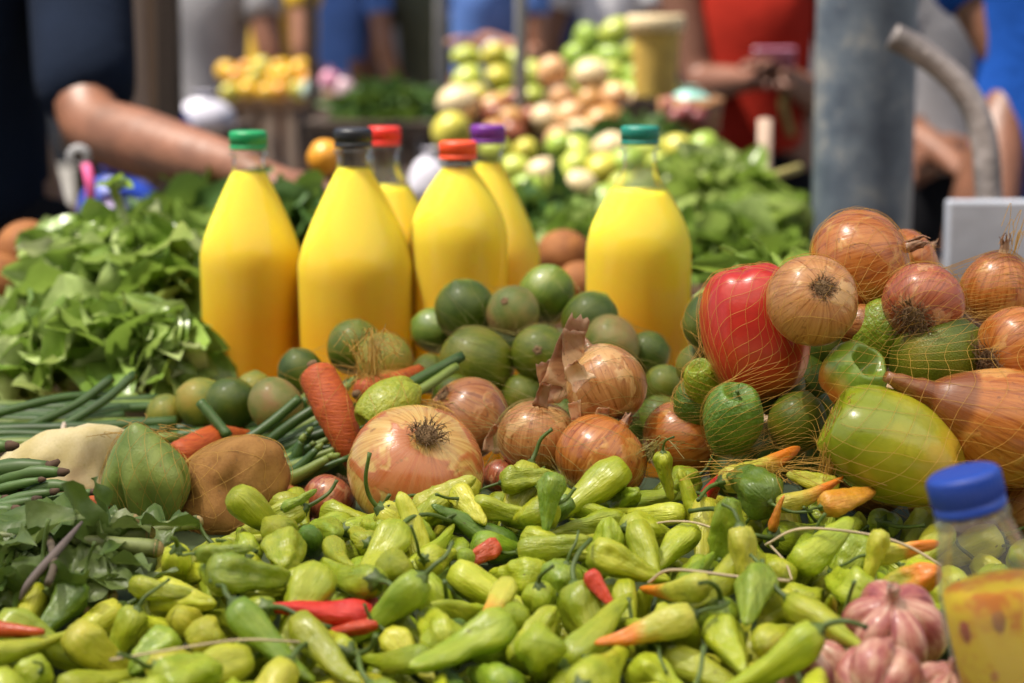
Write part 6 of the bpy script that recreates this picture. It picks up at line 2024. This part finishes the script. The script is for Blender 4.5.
# far shoppers
far = [
    ((338, 60, 8.5), 2.8, 'shopper in a blue top and dark blue jeans beyond the pale packs', 'sky', 'jeans', 'mid', 1.70),
    ((282, 40, 7.4), 2.2, 'shopper in a yellow top behind the yellow mangoes', 'yellow', 'navy', 'mid', 1.72),
    ((205, 60, 6.6), 2.9, 'shopper in a pale grey shirt left of the mango table', 'grey', 'grey', 'light', 1.68),
    ((238, 50, 8.8), 1.2, 'shopper in dark maroon behind the mango table', 'maroon', 'black', 'dark', 1.70),
    ((487, 40, 7.6), -.5, 'shopper in a bright blue shirt holding a white bag', 'sky', 'navy', 'mid', 1.70),
    ((432, 50, 8.6), 3.0, 'shopper in a dull olive top between the two blue shirts', 'olive', 'grey', 'mid', 1.64),
    ((385, 40, 10.5), .4, 'shopper in grey far behind the dark green heap', 'grey', 'olive', 'mid', 1.72),
    ((575, 20, 9.5), .1, 'shopper in dark jeans far behind the green fruit', 'jeans', 'black', 'mid', 1.75),
    ((612, 20, 8.4), 2.6, 'shopper in a white shirt behind the green fruit', 'white', 'paleblue', 'light', 1.74),
    ((662, 10, 10.5), .3, 'shopper in pale blue behind the tall yellow basket', 'paleblue', 'jeans', 'mid', 1.75),
    ((150, 40, 10.0), .6, 'shopper in olive far behind the wooden posts', 'olive', 'brown', 'mid', 1.72),
    ((930, 30, 7.5), .2, 'shopper in brown far behind the bent pipe', 'brown', 'olive', 'mid', 1.70),
]
for i, ((px, py, d), fc, lab, s1, p1, sk, h) in enumerate(far):
    p = P(px, py, d)
    lh = rh = None
    if 'white bag' in lab: lh, rh = P(px - 8, 44, d - .3), P(px + 20, 46, d - .28)
    person((p.x, p.y), fc, lab, CL[s1], CL[p1], SK[sk], lh, rh, None, None, .55, h, None, 0, 1.0 + .06 * (i % 3), 'shoppers in the market street')
MT['bag_white'] = plain('white_plastic_bag', (.60, .58, .66), .4, .1)


def sack(name, px, py, d, wpx, hpx, mk, label, cat, seed, grp=None):
    """a slumped bag with a gathered mouth"""
    w, h = S(wpx / 2, d), S(hpx, d)
    prof = [(w * .6, 0), (w * .95, h * .08), (w * 1.0, h * .3), (w * .9, h * .55), (w * .62, h * .75), (w * .22, h * .88), (w * .2, h * .92), (w * .42, h)]

    def fn(v, t, a): return Vector((v.x * (1 + .12 * nz(seed, math.cos(a) * 2, t * 4) + .05 * math.sin(11 * a)), v.y * .8 * (1 + .12 * nz(seed + 5, math.sin(a) * 2, t * 4)), v.z))
    o = MB().lathe(prof, 36, fn, cap1=False).build(name, MT[mk])
    o.location = P(px, py + hpx / 2, d)
    return tag(o, label, cat, grp)


sack('plastic_bag', 494, 52, 7.2, 26, 30, 'bag_white', 'white plastic bag held by the shopper in bright blue', 'bag', 2)

# ------------------------------------------------------------------ stalls behind
WOODS = {'dark': wood_mat('dark_wood', (.035, .024, .018), (.075, .05, .035)), 'mid': wood_mat('brown_wood', (.12, .07, .04), (.22, .135, .08)), 'pale': wood_mat('pale_wood', (.27, .19, .14), (.40, .30, .23))}
FRUIT = {}


def fruit_mesh(name, seed, s_, amp=.08, cols=18):
    if (name, seed) not in FRUIT:
        prof = [(max(math.cos(-PI / 2 + PI * i / 14), .01), math.sin(-PI / 2 + PI * i / 14)) for i in range(15)]

        def fn(v, t, a):
            k = 1 + amp * nz(seed * 5 + v.x, v.y, v.z)
            return Vector((v.x * s_[0] * k, v.y * s_[1] * k, v.z * s_[2] * k))
        FRUIT[name, seed] = MB().lathe(prof, cols, fn).mesh(name)
    return FRUIT[name, seed]


def pile(name, cat, grp, pts, dia, mks, labels, seed, s_=(1, 1, 1.1), amp=.08):
    """single fruits at photo places (x, y, d)"""
    r_ = random.Random(seed)
    os = []
    for i, (px, py, d) in enumerate(pts):
        v = i % 3
        mk = mks[i % len(mks)]
        key = (name, seed * 10 + v, mk)
        me = FRUIT.get(key)
        if me is None:
            me = fruit_mesh(name, seed * 10 + v, s_, amp).copy()
            me.materials.clear()
            me.materials.append(MT[mk])
            FRUIT[key] = me
        o = link(name, me)
        pose(o, P(px + r_.uniform(-2, 2), py + r_.uniform(-2, 2), d + r_.uniform(-.01, .01)), (r_.gauss(0, 1), r_.gauss(0, 1), r_.gauss(0, .6)), r_.random() * 6, S(dia / 2 * r_.uniform(.88, 1.1), d))
        os.append(o)
    # labels: by place within the pile
    xs = sorted(p[0] for p in pts)
    for i, (o, (px, py, d)) in enumerate(zip(os, pts)):
        tag(o, labels(i, px, py), cat, grp)
    return os


def heap_pts(x0, x1, yt, yb, d0, d1, sx, sy, jit=.3, seed=1, shape=None):
    """rows of places from the back top to the front bottom"""
    r_ = random.Random(seed)
    out = []
    n = max(1, round((yb - yt) / sy))
    for k in range(n + 1):
        y = lerp(yt, yb, k / max(1, n))
        w = shape(k / max(1, n)) if shape else 1
        xm = (x0 + x1) / 2
        m_ = max(1, round((x1 - x0) * w / sx))
        for j in range(m_ + 1):
            x = xm + (j / max(1, m_) - .5) * (x1 - x0) * w + r_.uniform(-jit, jit) * sx + (sx / 2 if k % 2 else 0)
            out.append((x, y + r_.uniform(-jit, jit) * sy, lerp(d0, d1, k / max(1, n))))
    return out


ORD = ['first', 'second', 'third', 'fourth', 'fifth', 'sixth', 'seventh', 'eighth', 'ninth', 'tenth', 'eleventh', 'twelfth']


def by_place(noun, ref, pts, row_h):
    """label by row and order within the row"""
    rows = {}
    ys = sorted({round(p[1] / row_h) for p in pts})
    for i, p in enumerate(pts): rows.setdefault(ys.index(round(p[1] / row_h)), []).append((p[0], i))
    lab = {}
    for k, l in rows.items():
        l.sort()
        for j, (x, i) in enumerate(l):
            lab[i] = f'{noun}, {ORD[min(j, 11)]} from left, {ORD[min(k, 11)]} row down, {ref}'
    return lambda i, x, y: lab[i]


for n, c in dict(fr_green=(.27, .38, .05), fr_lime=(.42, .47, .07), fr_yel=(.52, .46, .06), fr_peach=(.62, .36, .17), fr_cream=(.66, .52, .30), fr_tan=(.50, .27, .09), fr_rust=(.24, .07, .03), fr_orange=(.62, .27, .02), fr_gold=(.66, .38, .02)).items():
    MT[n] = plain(n.replace('fr_', 'fruit_skin_'), c, .38, .22, 1.5)


def crate(px, py, d, wpx, h, depth, label, wood='mid', grp='wooden crates of the stalls behind', n=4):
    """slatted crate, top front edge at the photo place"""
    p = P(px, py, d)
    w = S(wpx, d)
    root = empty('wooden_crate', (p.x, p.y + depth / 2, p.z - h), label, 'crate', grp)
    for sy in (-1, 1):
        m = MB()
        for k in range(n): m.box((0, sy * depth / 2, h * (k + .5) / n), (w, .012, h / n * .78))
        m.build('side_panel', WOODS[wood], root, False)
    for sx in (-1, 1):
        m = MB()
        for k in range(n): m.box((sx * (w / 2 - .006), 0, h * (k + .5) / n), (.012, depth - .03, h / n * .78))
        m.build('end_panel', WOODS[wood], root, False)
    for sx in (-1, 1):
        for sy in (-1, 1): MB().box((sx * (w / 2 - .03), sy * (depth / 2 - .02), h / 2), (.03, .025, h)).build('corner_post', WOODS[wood], root, False)
    MB().box((0, 0, h - .05), (w - .06, depth - .06, .01)).build('packing', MT['sack'], root, False)
    return root


def table(px, py, d, wpx, depth, label, wood='mid', slats=0, cloth_m=None):
    p = P(px, py, d)
    w = S(wpx, d)
    root = empty('stall_table', (p.x, p.y + depth / 2, 0), label, 'table', 'tables of the stalls behind')
    MB().box((0, 0, p.z - .02), (w, depth, .04)).build('table_top', WOODS[wood], root, False, .004)
    for sx in (-1, 1):
        for sy in (-1, 1): MB().box((sx * (w / 2 - .05), sy * (depth / 2 - .05), (p.z - .045) / 2), (.06, .06, p.z - .045)).build('leg', WOODS[wood], root, False)
    if slats:
        m = MB()
        for i in range(slats): m.box((-w / 2 + w * (i + .5) / slats, -depth / 2 + .012, p.z - .045 - .22), (w / slats * .62, .018, .44))
        m.build('front_boards', WOODS['pale' if wood == 'mid' else wood], root, False)
    return root


# middle stall: three steps of crates
table(610, 268, 2.75, 560, 1.9, 'long table of the middle stall under limes, leaves and crates', 'dark')
crate(590, 205, 3.12, 240, .12, .5, 'crate under the yellow-green limes of the middle stall')
crate(560, 150, 3.75, 260, .24, .5, 'crate under the onions and guavas of the middle stall', 'dark')
crate(590, 92, 4.25, 260, .38, .5, 'tall crate under the green fruit at the back of the middle stall')
pts = heap_pts(500, 700, 150, 205, 3.28, 3.02, 27, 18, .25, 3)
pile('yellow_lime', 'lime', 'yellow-green limes on the middle stall', pts, 31, ['fr_lime', 'fr_yel', 'fr_green', 'fr_lime', 'fr_cream'], by_place('yellow-green lime', 'by the purple cap', pts, 18), 3, (1, 1, 1.15))
pts = heap_pts(541, 608, 78, 140, 4.0, 3.8, 25, 20, .2, 4, lambda t: .55 + .45 * t)
pile('pale_onion', 'onion', 'pale onions on the middle stall', pts, 31, ['fr_peach', 'fr_cream', 'fr_peach', 'fr_tan'], by_place('pale sunlit onion', 'beside the thin grey post', pts, 20), 4)
pts = heap_pts(580, 665, 96, 138, 4.0, 3.85, 25, 20, .25, 5, lambda t: .35 + .65 * t)
pile('pale_onion', 'onion', 'pale onions on the middle stall', pts, 29, ['fr_peach', 'fr_cream', 'fr_tan'], by_place('peach-coloured onion', 'left of the tall yellow basket', pts, 20), 5)
pts = heap_pts(545, 650, 36, 92, 4.45, 4.15, 24, 18, .25, 6, lambda t: .3 + .7 * t)
pile('green_mango', 'mango', 'green fruit at the back of the middle stall', pts, 30, ['fr_green', 'fr_lime', 'fr_green'], by_place('green mango', 'below the white-shirted shopper', pts, 18), 6, (1, .9, 1.2))
pts = heap_pts(455, 530, 62, 100, 4.3, 4.1, 26, 19, .25, 7, lambda t: .6 + .4 * t)
pile('green_mango', 'mango', 'yellow-green fruit left of the thin grey post', pts, 30, ['fr_lime', 'fr_yel', 'fr_lime'], by_place('yellow-green mango', 'left of the thin grey post', pts, 19), 7, (1, .9, 1.2))
pts = heap_pts(476, 520, 104, 136, 4.0, 3.85, 22, 16, .25, 8)
pile('brown_yam', 'yam', 'rust-brown roots left of the thin grey post', pts, 28, ['fr_rust', 'fr_tan', 'fr_rust'], by_place('rust-brown root', 'above the purple cap', pts, 16), 8, (1, .9, 1.3))
pile('pale_cabbage', 'cabbage', None, [(458, 104, 3.9)], 42, ['fr_cream'], lambda i, x, y: 'pale round cabbage at the left end of the middle stall', 9, (1, 1, .9))
pile('yellow_melon', 'melon', None, [(452, 132, 3.7)], 40, ['fr_yel'], lambda i, x, y: 'yellow melon just left of the purple cap', 10, (1, 1, 1.1))
leafy_bunch('herb_bunch', P(632, 152, 3.5), .105, .10, .055, 150, .05, [GREEN_D], 'dark green herb bunch behind the teal cap', 'herbs', 71, None, .5, .4, 6)
for i, (px, py, d, rx, rz, n, L, mt, lab) in enumerate((
    (712, 215, 2.75, .10, .085, 120, .075, GREEN_E, 'bright lettuce bunch right of the teal-capped bottle, upper one'),
    (722, 262, 2.55, .085, .06, 90, .07, GREEN_B, 'lettuce bunch low behind the red tomato'),
    (775, 240, 2.6, .06, .055, 70, .06, GREEN_E, 'small lettuce bunch in front of the wooden stake'),
    (545, 225, 2.75, .08, .04, 70, .09, GREEN_D, 'dark long-leaved bunch between purple- and teal-capped bottles'),
    (590, 238, 2.6, .06, .04, 60, .06, GREEN_B, 'leafy bunch above the coconuts between the bottles'),
    (905, 300, 1.6, .03, .02, 26, .03, GREEN_E, 'sprig of bright leaves behind the topmost onion'),
    (770, 292, 1.55, .045, .03, 40, .04, GREEN_E, 'sprig of bright leaves between red tomato and root-disc onion'),
    (290, 222, 2.15, .08, .035, 90, .05, GREEN_D, 'herb bunch under the man\'s hand, behind the two left bottles'),
    (215, 222, 2.25, .09, .035, 70, .09, GREEN_D, 'dark long-leaved bunch under the man\'s forearm'),
)):
    leafy_bunch('lettuce_bunch' if 'lettuce' in lab else 'leaf_bunch', P(px, py + 8, d), rx, rx * .8, rz, n, L, [mt], lab, 'leafy greens', 80 + i, None, .8 if 'long' not in lab else .4, .5, 5)
# small crates that carry the lettuce, the herbs and the coconuts
crate(730, 285, 2.45, 190, .09, .4, 'low crate under the lettuce bunches')
crate(560, 312, 2.0, 110, .08, .25, 'low crate under the coconuts between the bottles')
crate(150, 300, 1.95, 330, .13, .5, 'wide crate under the leafy greens and coconuts at the left', 'dark')

# tall basket-like yellow tumbler with a pale rim
p = P(655, 98, 3.9)
rt = empty('tall_basket', (p.x, p.y, p.z), 'tall tapered yellow basket with a cream rim behind the green fruit', 'basket')
MT['basket'] = plain('yellow_wicker', (.50, .33, .06), .6, .2, 40, bump=.4)
MT['basket_rim'] = plain('cream_rim', (.66, .52, .30), .6, .1, 20)
h = S(82, 3.9)
r0, r1 = S(20, 3.9), S(26, 3.9)
MB().lathe([(r0 * lerp(1, r1 / r0, i / 30) * (1 + .012 * (i % 2)), h * i / 30) for i in range(31)] + [(r1 * .93, h), (r0 * .93, h * .08)], 40, lambda v, t, a: v * (1 + .006 * math.cos(20 * a)) if t < .9 else v).build('basket_body', MT['basket'], rt)
MB().lathe([(r1 * 1.0, h * .80), (r1 * 1.10, h * .82), (r1 * 1.12, h * .98), (r1 * 1.02, h * 1.0), (r1 * .94, h * .99)], 40, cap0=False, cap1=False).build('rim', MT['basket_rim'], rt)
crate(655, 98, 3.75, 60, .22, .3, 'box under the tall yellow basket', 'dark')

# red-brown bowl with a mint bag
p = P(690, 140, 3.6)
rt = empty('basket_of_tomatoes', (p.x, p.y, p.z), 'round brown basket carrying a mint-green bag of red fruit', 'basket')
MT['wicker'] = plain('brown_wicker', (.28, .13, .05), .7, .35, 40, bump=.4)
MB().lathe([(S(24, 3.6), 0), (S(30, 3.6), S(20, 3.6)), (S(33, 3.6), S(42, 3.6)), (S(30, 3.6), S(41, 3.6)), (S(22, 3.6), S(8, 3.6))], 36).build('basket_body', MT['wicker'], rt)
MT['mint'] = plain('mint_plastic', (.25, .52, .45), .4, .12, 10)
sack('plastic_bag', 690, 100, 3.62, 44, 28, 'mint', 'mint-green plastic bag in the round brown basket', 'bag', 4)
pts = [(672, 106, 3.56), (688, 112, 3.54), (704, 108, 3.56), (696, 118, 3.55), (678, 118, 3.55)]
MT['fr_wine'] = plain('wine_red_skin', (.22, .05, .05), .4, .2, 2)
pile('plum_tomato', 'tomato', 'dark red fruit in the round brown basket', pts, 20, ['fr_wine'], by_place('dark red fruit', 'under the mint-green bag', pts, 10), 12)

# wooden stake and loose bamboo
o = MB().tube([P(762, 285, 2.75), P(764, 200, 2.78), P(765, 120, 2.8)], S(7.5, 2.78), 10).build('wooden_stake', WOODS['pale'])
tag(o, 'upright pale wooden stake beside the lettuce', 'stake')
o = MB().tube([P(768, 178, 2.9), P(800, 168, 2.95)], S(5, 2.9), 8).build('bamboo_stick', MT['strap_olive'])
tag(o, 'short yellowish stick lying right of the wooden stake', 'stick')

# left stall with mangoes
table(290, 96, 6.0, 150, .9, 'slatted wooden table carrying yellow mangoes', 'mid', 7)
pts = heap_pts(228, 300, 70, 90, 6.2, 5.95, 17, 10, .2, 13)
pile('yellow_mango', 'mango', 'yellow mangoes on the slatted table', pts, 20, ['fr_gold', 'fr_orange', 'fr_yel', 'fr_gold'], by_place('yellow mango', 'on the slatted table', pts, 10), 13, (1, .9, 1.2))
for i, (px, py, mk, lab) in enumerate(((312, 86, 'mint2', 'pale mint pack at the right end of the mangoes'), (330, 78, 'pk1', 'pink pack on the slatted table'), (344, 86, 'pk2', 'pale pink pack at the end of the slatted table'))):
    MT['mint2'] = MT.get('mint2') or plain('pale_mint_wrap', (.45, .58, .52), .4, .1)
    MT['pk1'] = MT.get('pk1') or plain('pink_wrap', (.55, .22, .32), .4, .15)
    MT['pk2'] = MT.get('pk2') or plain('pale_pink_wrap', (.62, .42, .46), .4, .15)
    sack('wrapped_pack', px, py, 5.9, 22, 22, mk, lab, 'pack', 20 + i, 'wrapped packs on the slatted table')
table(378, 122, 5.0, 150, .8, 'dark table under the heap of dark green leaves', 'dark', 5)
leafy_bunch('dark_leaf_heap', P(392, 118, 5.2), .15, .14, .085, 220, .07, [GREEN_D], 'heap of dark green leaves on the dark table', 'leafy greens', 90, None, .6, .3, 4)
sack('plastic_bag', 205, 112, 4.2, 60, 40, 'bag_white', 'white plastic bag beyond the man\'s forearm', 'bag', 31)
MT['blue_plastic'] = plain('blue_plastic_sheet', (.02, .06, .42), .45, .2)
sack('plastic_bag', 178, 122, 4.1, 26, 40, 'blue_plastic', 'small blue bag beside the white bag beyond the forearm', 'bag', 32)
sack('plastic_bag', 118, 195, 3.0, 80, 56, 'blue_plastic', 'deep blue bag under the man\'s forearm near the pink strap', 'bag', 33)
MT['lilac'] = plain('lilac_plastic', (.34, .26, .46), .5, .15)
sack('plastic_bag', 112, 214, 2.7, 60, 40, 'lilac', 'lilac bag below the deep blue one behind the leafy greens', 'bag', 34)
sack('plastic_bag', 430, 176, 3.1, 44, 56, 'bag_white', 'white bag behind the orange-red cap', 'bag', 35)
o = lump('orange_fruit', 325, 158, 2.35, 34, 'fr_orange', 'orange fruit between the green and black caps', 'fruit', 8, (1, .9, 1.1), .1)
table(140, 132, 4.0, 160, .5, 'dark table holding bags behind the man\'s arm', 'dark')
table(120, 238, 2.7, 300, .5, 'low dark table with blue and lilac bags behind the greens', 'dark')
table(430, 205, 3.0, 60, .5, 'small table under the white bag behind the bottles', 'dark')


# ------------------------------------------------------------------ posts, pole, pipe, white box
def post(px, d, wpx, mt, label, h=2.6, tilt=0.0, name='wooden_post'):
    p = P(px, 60, d)
    w = S(wpx, d)
    o = MB().box((0, 0, h / 2), (w, w, h)).build(name, mt, None, False, w * .08)
    o.location = (p.x, p.y, 0)
    o.rotation_euler = (0, tilt, 0)
    return tag(o, label, 'post', 'posts of the stalls')


post(112, 3.9, 22, WOODS['dark'], 'dark wooden post just right of the man\'s sleeve')
post(139, 3.9, 13, WOODS['pale'], 'pale pinkish post between two dark ones')
post(151, 4.0, 9, WOODS['mid'], 'thin red-brown post beside the pale pinkish one')
post(168, 3.8, 24, WOODS['dark'], 'dark broad post left of the shopper in pale grey')
post(312, 5.4, 10, WOODS['dark'], 'dark thin post between yellow and blue shoppers')
MT['steel_thin'] = plain('grey_thin_pipe', (.20, .20, .20), .5, .2, 10)
o = MB().tube([Vector((P(521, 60, 3.9).x, P(521, 60, 3.9).y, 0)), Vector((P(521, 60, 3.9).x, P(521, 60, 3.9).y, 2.6))], S(6.5, 3.9), 14).build('thin_pole', MT['steel_thin'])
tag(o, 'thin grey metal post between yams and pale onions', 'post')
o = MB().tube([Vector((P(441, 60, 6.4).x, P(441, 60, 6.4).y, 0)), Vector((P(441, 60, 6.4).x, P(441, 60, 6.4).y, 2.8))], S(6, 6.4), 14).build('thin_pole', MT['steel_thin'])
tag(o, 'thin grey metal post beside the olive-topped shopper', 'post')


def pole_mat():
    t = NT('painted_steel_pole')
    v = t.obj()
    c = t.ramp(t.noise(v, 9, 5, .65), [(.38, (.045, .058, .08)), (.5, (.085, .105, .13)), (.60, (.21, .21, .20))])
    c = t.mix(t.ramp(t.noise(v, 26, 4, .7), [(.62, 0.0), (.72, .7)]), c, (.28, .27, .25))
    t.set(color=c, rough=.45, spec=.5)
    t.bump(t.noise(v, 30, 4), .2, .004)
    return t.m


p = P(864, 120, 2.55)
rt = empty('steel_pole', (p.x, p.y, 0), 'thick grey painted steel pole behind the mixed net bag', 'pole')
R = S(50, 2.55)
MB().tube([Vector((0, 0, z)) for z in (0.02, .5, 1, 1.5, 2, 3, 4.2)], [R * 1.03, R, R, R, R, R * .98, R * .95], 48).build('pole_shaft', pole_mat(), rt)
MB().lathe([(R * 1.6, 0), (R * 1.6, .02), (R * 1.05, .025)], 40).build('base_plate', MT['steel_thin'], rt)
MT['rusty'] = plain('worn_pipe_metal', (.22, .19, .18), .5, .45, 18, .3, .3)
pts = curve_pts([P(892, 36, 2.30), P(918, 50, 2.3), P(950, 75, 2.3), P(972, 104, 2.3), P(984, 140, 2.3), P(988, 180, 2.3), P(990, 240, 2.3), P(990, 420, 2.3)], 6)
o = MB().tube(pts, S(13.5, 2.3), 18).build('bent_pipe', MT['rusty'])
tag(o, 'worn metal pipe bent like a cane right of the steel pole', 'pipe')
p = P(990, 200, 2.2)
rt = empty('price_board', (p.x, p.y, P(990, 300, 2.2).z), 'blank pale board standing behind the onions at the right edge', 'board')
MT['foam'] = plain('foam_white', (.27, .29, .34), .7, .16, 9, bump=.1)
zz = p.z - P(990, 300, 2.2).z
MB().box((.01, 0, zz * .5), (S(104, 2.2), .025, zz)).build('panel', MT['foam'], rt, False, .003)
MB().box((.01, .05, .01), (S(60, 2.2), .12, .02)).build('foot', MT['foam'], rt, False, .003)
table(1000, 302, 2.15, 260, .5, 'table under the pale board', 'dark')

# ------------------------------------------------------------------ street and the buildings behind


def ground_mat():
    t = NT('worn_pavement')
    v = t.obj()
    c = t.ramp(t.noise(v, 1.2, 6, .65), [(.3, (.13, .12, .11)), (.7, (.24, .23, .21))])
    t.set(color=c, rough=.85)
    t.bump(t.noise(v, 40, 4), .3, .01)
    return t.m


o = MB().grid([[(-120, -30, 0), (120, -30, 0)], [(-120, 200, 0), (120, 200, 0)]], False).build('ground', ground_mat())
tag(o, None, None, None, 'structure')


def facade(x, y, w, h, c, label, seed, openings=3, turn=0.0):
    """shop house: wall with real openings, roller doors, sills and a cornice"""
    root = empty('shop_building', (x, y, 0), label, 'building', 'buildings across the street')
    root.rotation_euler = (0, 0, turn)
    wm = plain('plaster_wall', c, .9, .2, 1.0, bump=.3)
    dm = plain('shop_door', (.05, .05, .055), .6, .3, 3)
    m = MB()
    n = openings
    ow = w / n * .68
    gap = (w - ow * n) / (n + 1)
    oh = 2.7
    xs = [-w / 2 + gap * (i + 1) + ow * i for i in range(n)]
    px_ = -w / 2
    for xi in xs:
        m.box(((px_ + xi) / 2, .15, oh / 2), (xi - px_, .3, oh))
        px_ = xi + ow
    m.box(((px_ + w / 2) / 2, .15, oh / 2), (w / 2 - px_, .3, oh))
    m.box((0, .15, oh + (h - oh) / 2), (w, .3, h - oh))
    m.build('wall', wm, root, False)
    MB().box((0, 4.2, h / 2), (w, 7.6, h - .01)).build('rear_volume', wm, root, False)
    for i, xi in enumerate(xs):
        d_ = MB()
        for k in range(18): d_.box((xi + ow / 2, .22 + .01 * (k % 2), oh * (k + .5) / 18), (ow - .004, .02, oh / 18 * .96))
        d_.build('roller_door', dm, root, False)
    for i in range(n):
        f = MB().box((xs[i] + ow / 2, -.015, 4.3), (ow * .6, .03, 1.5)).build('window', WOODS['dark'], root, False)
    MB().box((0, -.06, h + .1), (w + .1, .5, .2)).build('cornice', wm, root, False)
    return root


facade(-6.2, 17, 8, 7.5, (.33, .29, .25), 'tan plaster shop building with dark roller doors, far left', 1, 3)
facade(1.4, 17.5, 7, 8.5, (.30, .30, .31), 'grey plaster shop building behind the middle stall', 2, 3)
facade(8.8, 16.5, 7.6, 7, (.36, .32, .24), 'yellowish shop building at the far right', 3, 3)
facade(-.5, -5.5, 16, 7.5, (.30, .27, .24), 'shop building on the near side of the street, behind the viewer', 4, 4, PI)


# unseen cloth canopies, added to darken the stalls behind
def canopy(x, y, w, dp, z, c, label, n=4, trans=.25, open_weave=0.0):
    root = empty('shade_canopy', (x, y, 0), label, 'canopy', 'unseen canopies added to shade the stalls')
    t = NT('canopy_cloth')
    t.set(color=c, rough=.9)
    tr = t.node('ShaderNodeBsdfTranslucent')
    tr.inputs[0].default_value = (*c, 1)
    ms = t.node('ShaderNodeMixShader')
    ms.inputs[0].default_value = trans
    t.l.new(t.b.outputs[0], ms.inputs[1])
    t.l.new(tr.outputs[0], ms.inputs[2])
    last = ms
    if open_weave:
        # shade cloth: part of the light passes straight through the gaps of the weave
        th = t.node('ShaderNodeBsdfTransparent')
        last = t.node('ShaderNodeMixShader')
        last.inputs[0].default_value = open_weave
        t.l.new(ms.outputs[0], last.inputs[1])
        t.l.new(th.outputs[0], last.inputs[2])
    t.l.new(last.outputs[0], t.out.inputs['Surface'])
    rows = []
    for i in range(9):
        u = i / 8
        rows.append([Vector((-w / 2 + w * j / 10, -dp / 2 + dp * u, z + .22 * (1 - abs(2 * u - 1)) - .03 * math.sin(PI * (j / 10 * 4 % 1)))) for j in range(11)])
    MB().grid(rows, False).build('cloth', t.m, root)
    for sx in (-1, 1):
        for sy in (-1, 1): MB().tube([Vector((sx * w / 2, sy * dp / 2, 0)), Vector((sx * w / 2, sy * dp / 2, z))], .02, 10).build('pole', MT['steel_thin'], root)
    return root


canopy(-2.6, 9.5, 5.0, 3.0, 2.4, (.30, .32, .36), 'unseen grey cloth canopy added to shade the far left stalls')
canopy(3.6, 7.6, 4.2, 3.4, 2.4, (.35, .30, .22), 'unseen tan cloth canopy added for shade above the woman in red')
canopy(1.2, 12.0, 4.0, 2.4, 2.5, (.16, .25, .42), 'unseen blue cloth canopy added for shade far behind the green fruit')

label_peppers()

# unseen awning assumed overhead, shaped to shade and soften light on the vegetables
AW = canopy(0.2, .39, 4.2, 2.0, 2.15, (.90, .86, .78), 'unseen cream cloth awning added to shade the front of the stall', trans=.74, open_weave=.20)

# ------------------------------------------------------------------ light, sky, camera
SUN_EL, SUN_AZ = math.radians(67), math.atan2(-.70, -.14)
sd = Vector((math.sin(SUN_AZ) * math.cos(SUN_EL), math.cos(SUN_AZ) * math.cos(SUN_EL), math.sin(SUN_EL)))
w = bpy.data.worlds.new('World')
scene.world = w
w.use_nodes = True
nt = w.node_tree
bg = nt.nodes['Background']
sky = nt.nodes.new('ShaderNodeTexSky')
sky.sky_type = 'NISHITA'
sky.sun_disc = False
sky.sun_elevation = SUN_EL
sky.sun_rotation = SUN_AZ % (2 * PI)
sky.dust_density = 2.0
nt.links.new(sky.outputs[0], bg.inputs[0])
bg.inputs[1].default_value = .07
sun = bpy.data.lights.new('sun', 'SUN')
sun.energy = 5.0
sun.angle = math.radians(.5)
sun.color = (1, .93, .82)
so = bpy.data.objects.new('sun', sun)
COL.objects.link(so)
so.rotation_mode = 'QUATERNION'
so.rotation_quaternion = sd.to_track_quat('Z', 'Y')
so.location = (0, 0, 8)

cam = bpy.data.cameras.new('camera')
co = bpy.data.objects.new('camera', cam)
COL.objects.link(co)
co.location = CAM
co.rotation_euler = (PI / 2 - PITCH, 0, 0)
cam.lens = 70
cam.sensor_width = 36
cam.clip_start = .05
cam.clip_end = 500
cam.dof.use_dof = True
cam.dof.focus_distance = 1.19
cam.dof.aperture_fstop = 6.0
cam.dof.aperture_blades = 0
scene.camera = co

vs = scene.view_settings
vs.view_transform = 'Standard'
vs.look = 'None'
vs.exposure = 1.05
vs.gamma = 1.0
cy = scene.cycles
cy.use_denoising = True
cy.max_bounces = 10
cy.diffuse_bounces = 4
cy.glossy_bounces = 4
cy.transmission_bounces = 6
cy.transparent_max_bounces = 24
cy.caustics_reflective = False
cy.caustics_refractive = False
cy.sample_clamp_indirect = 6
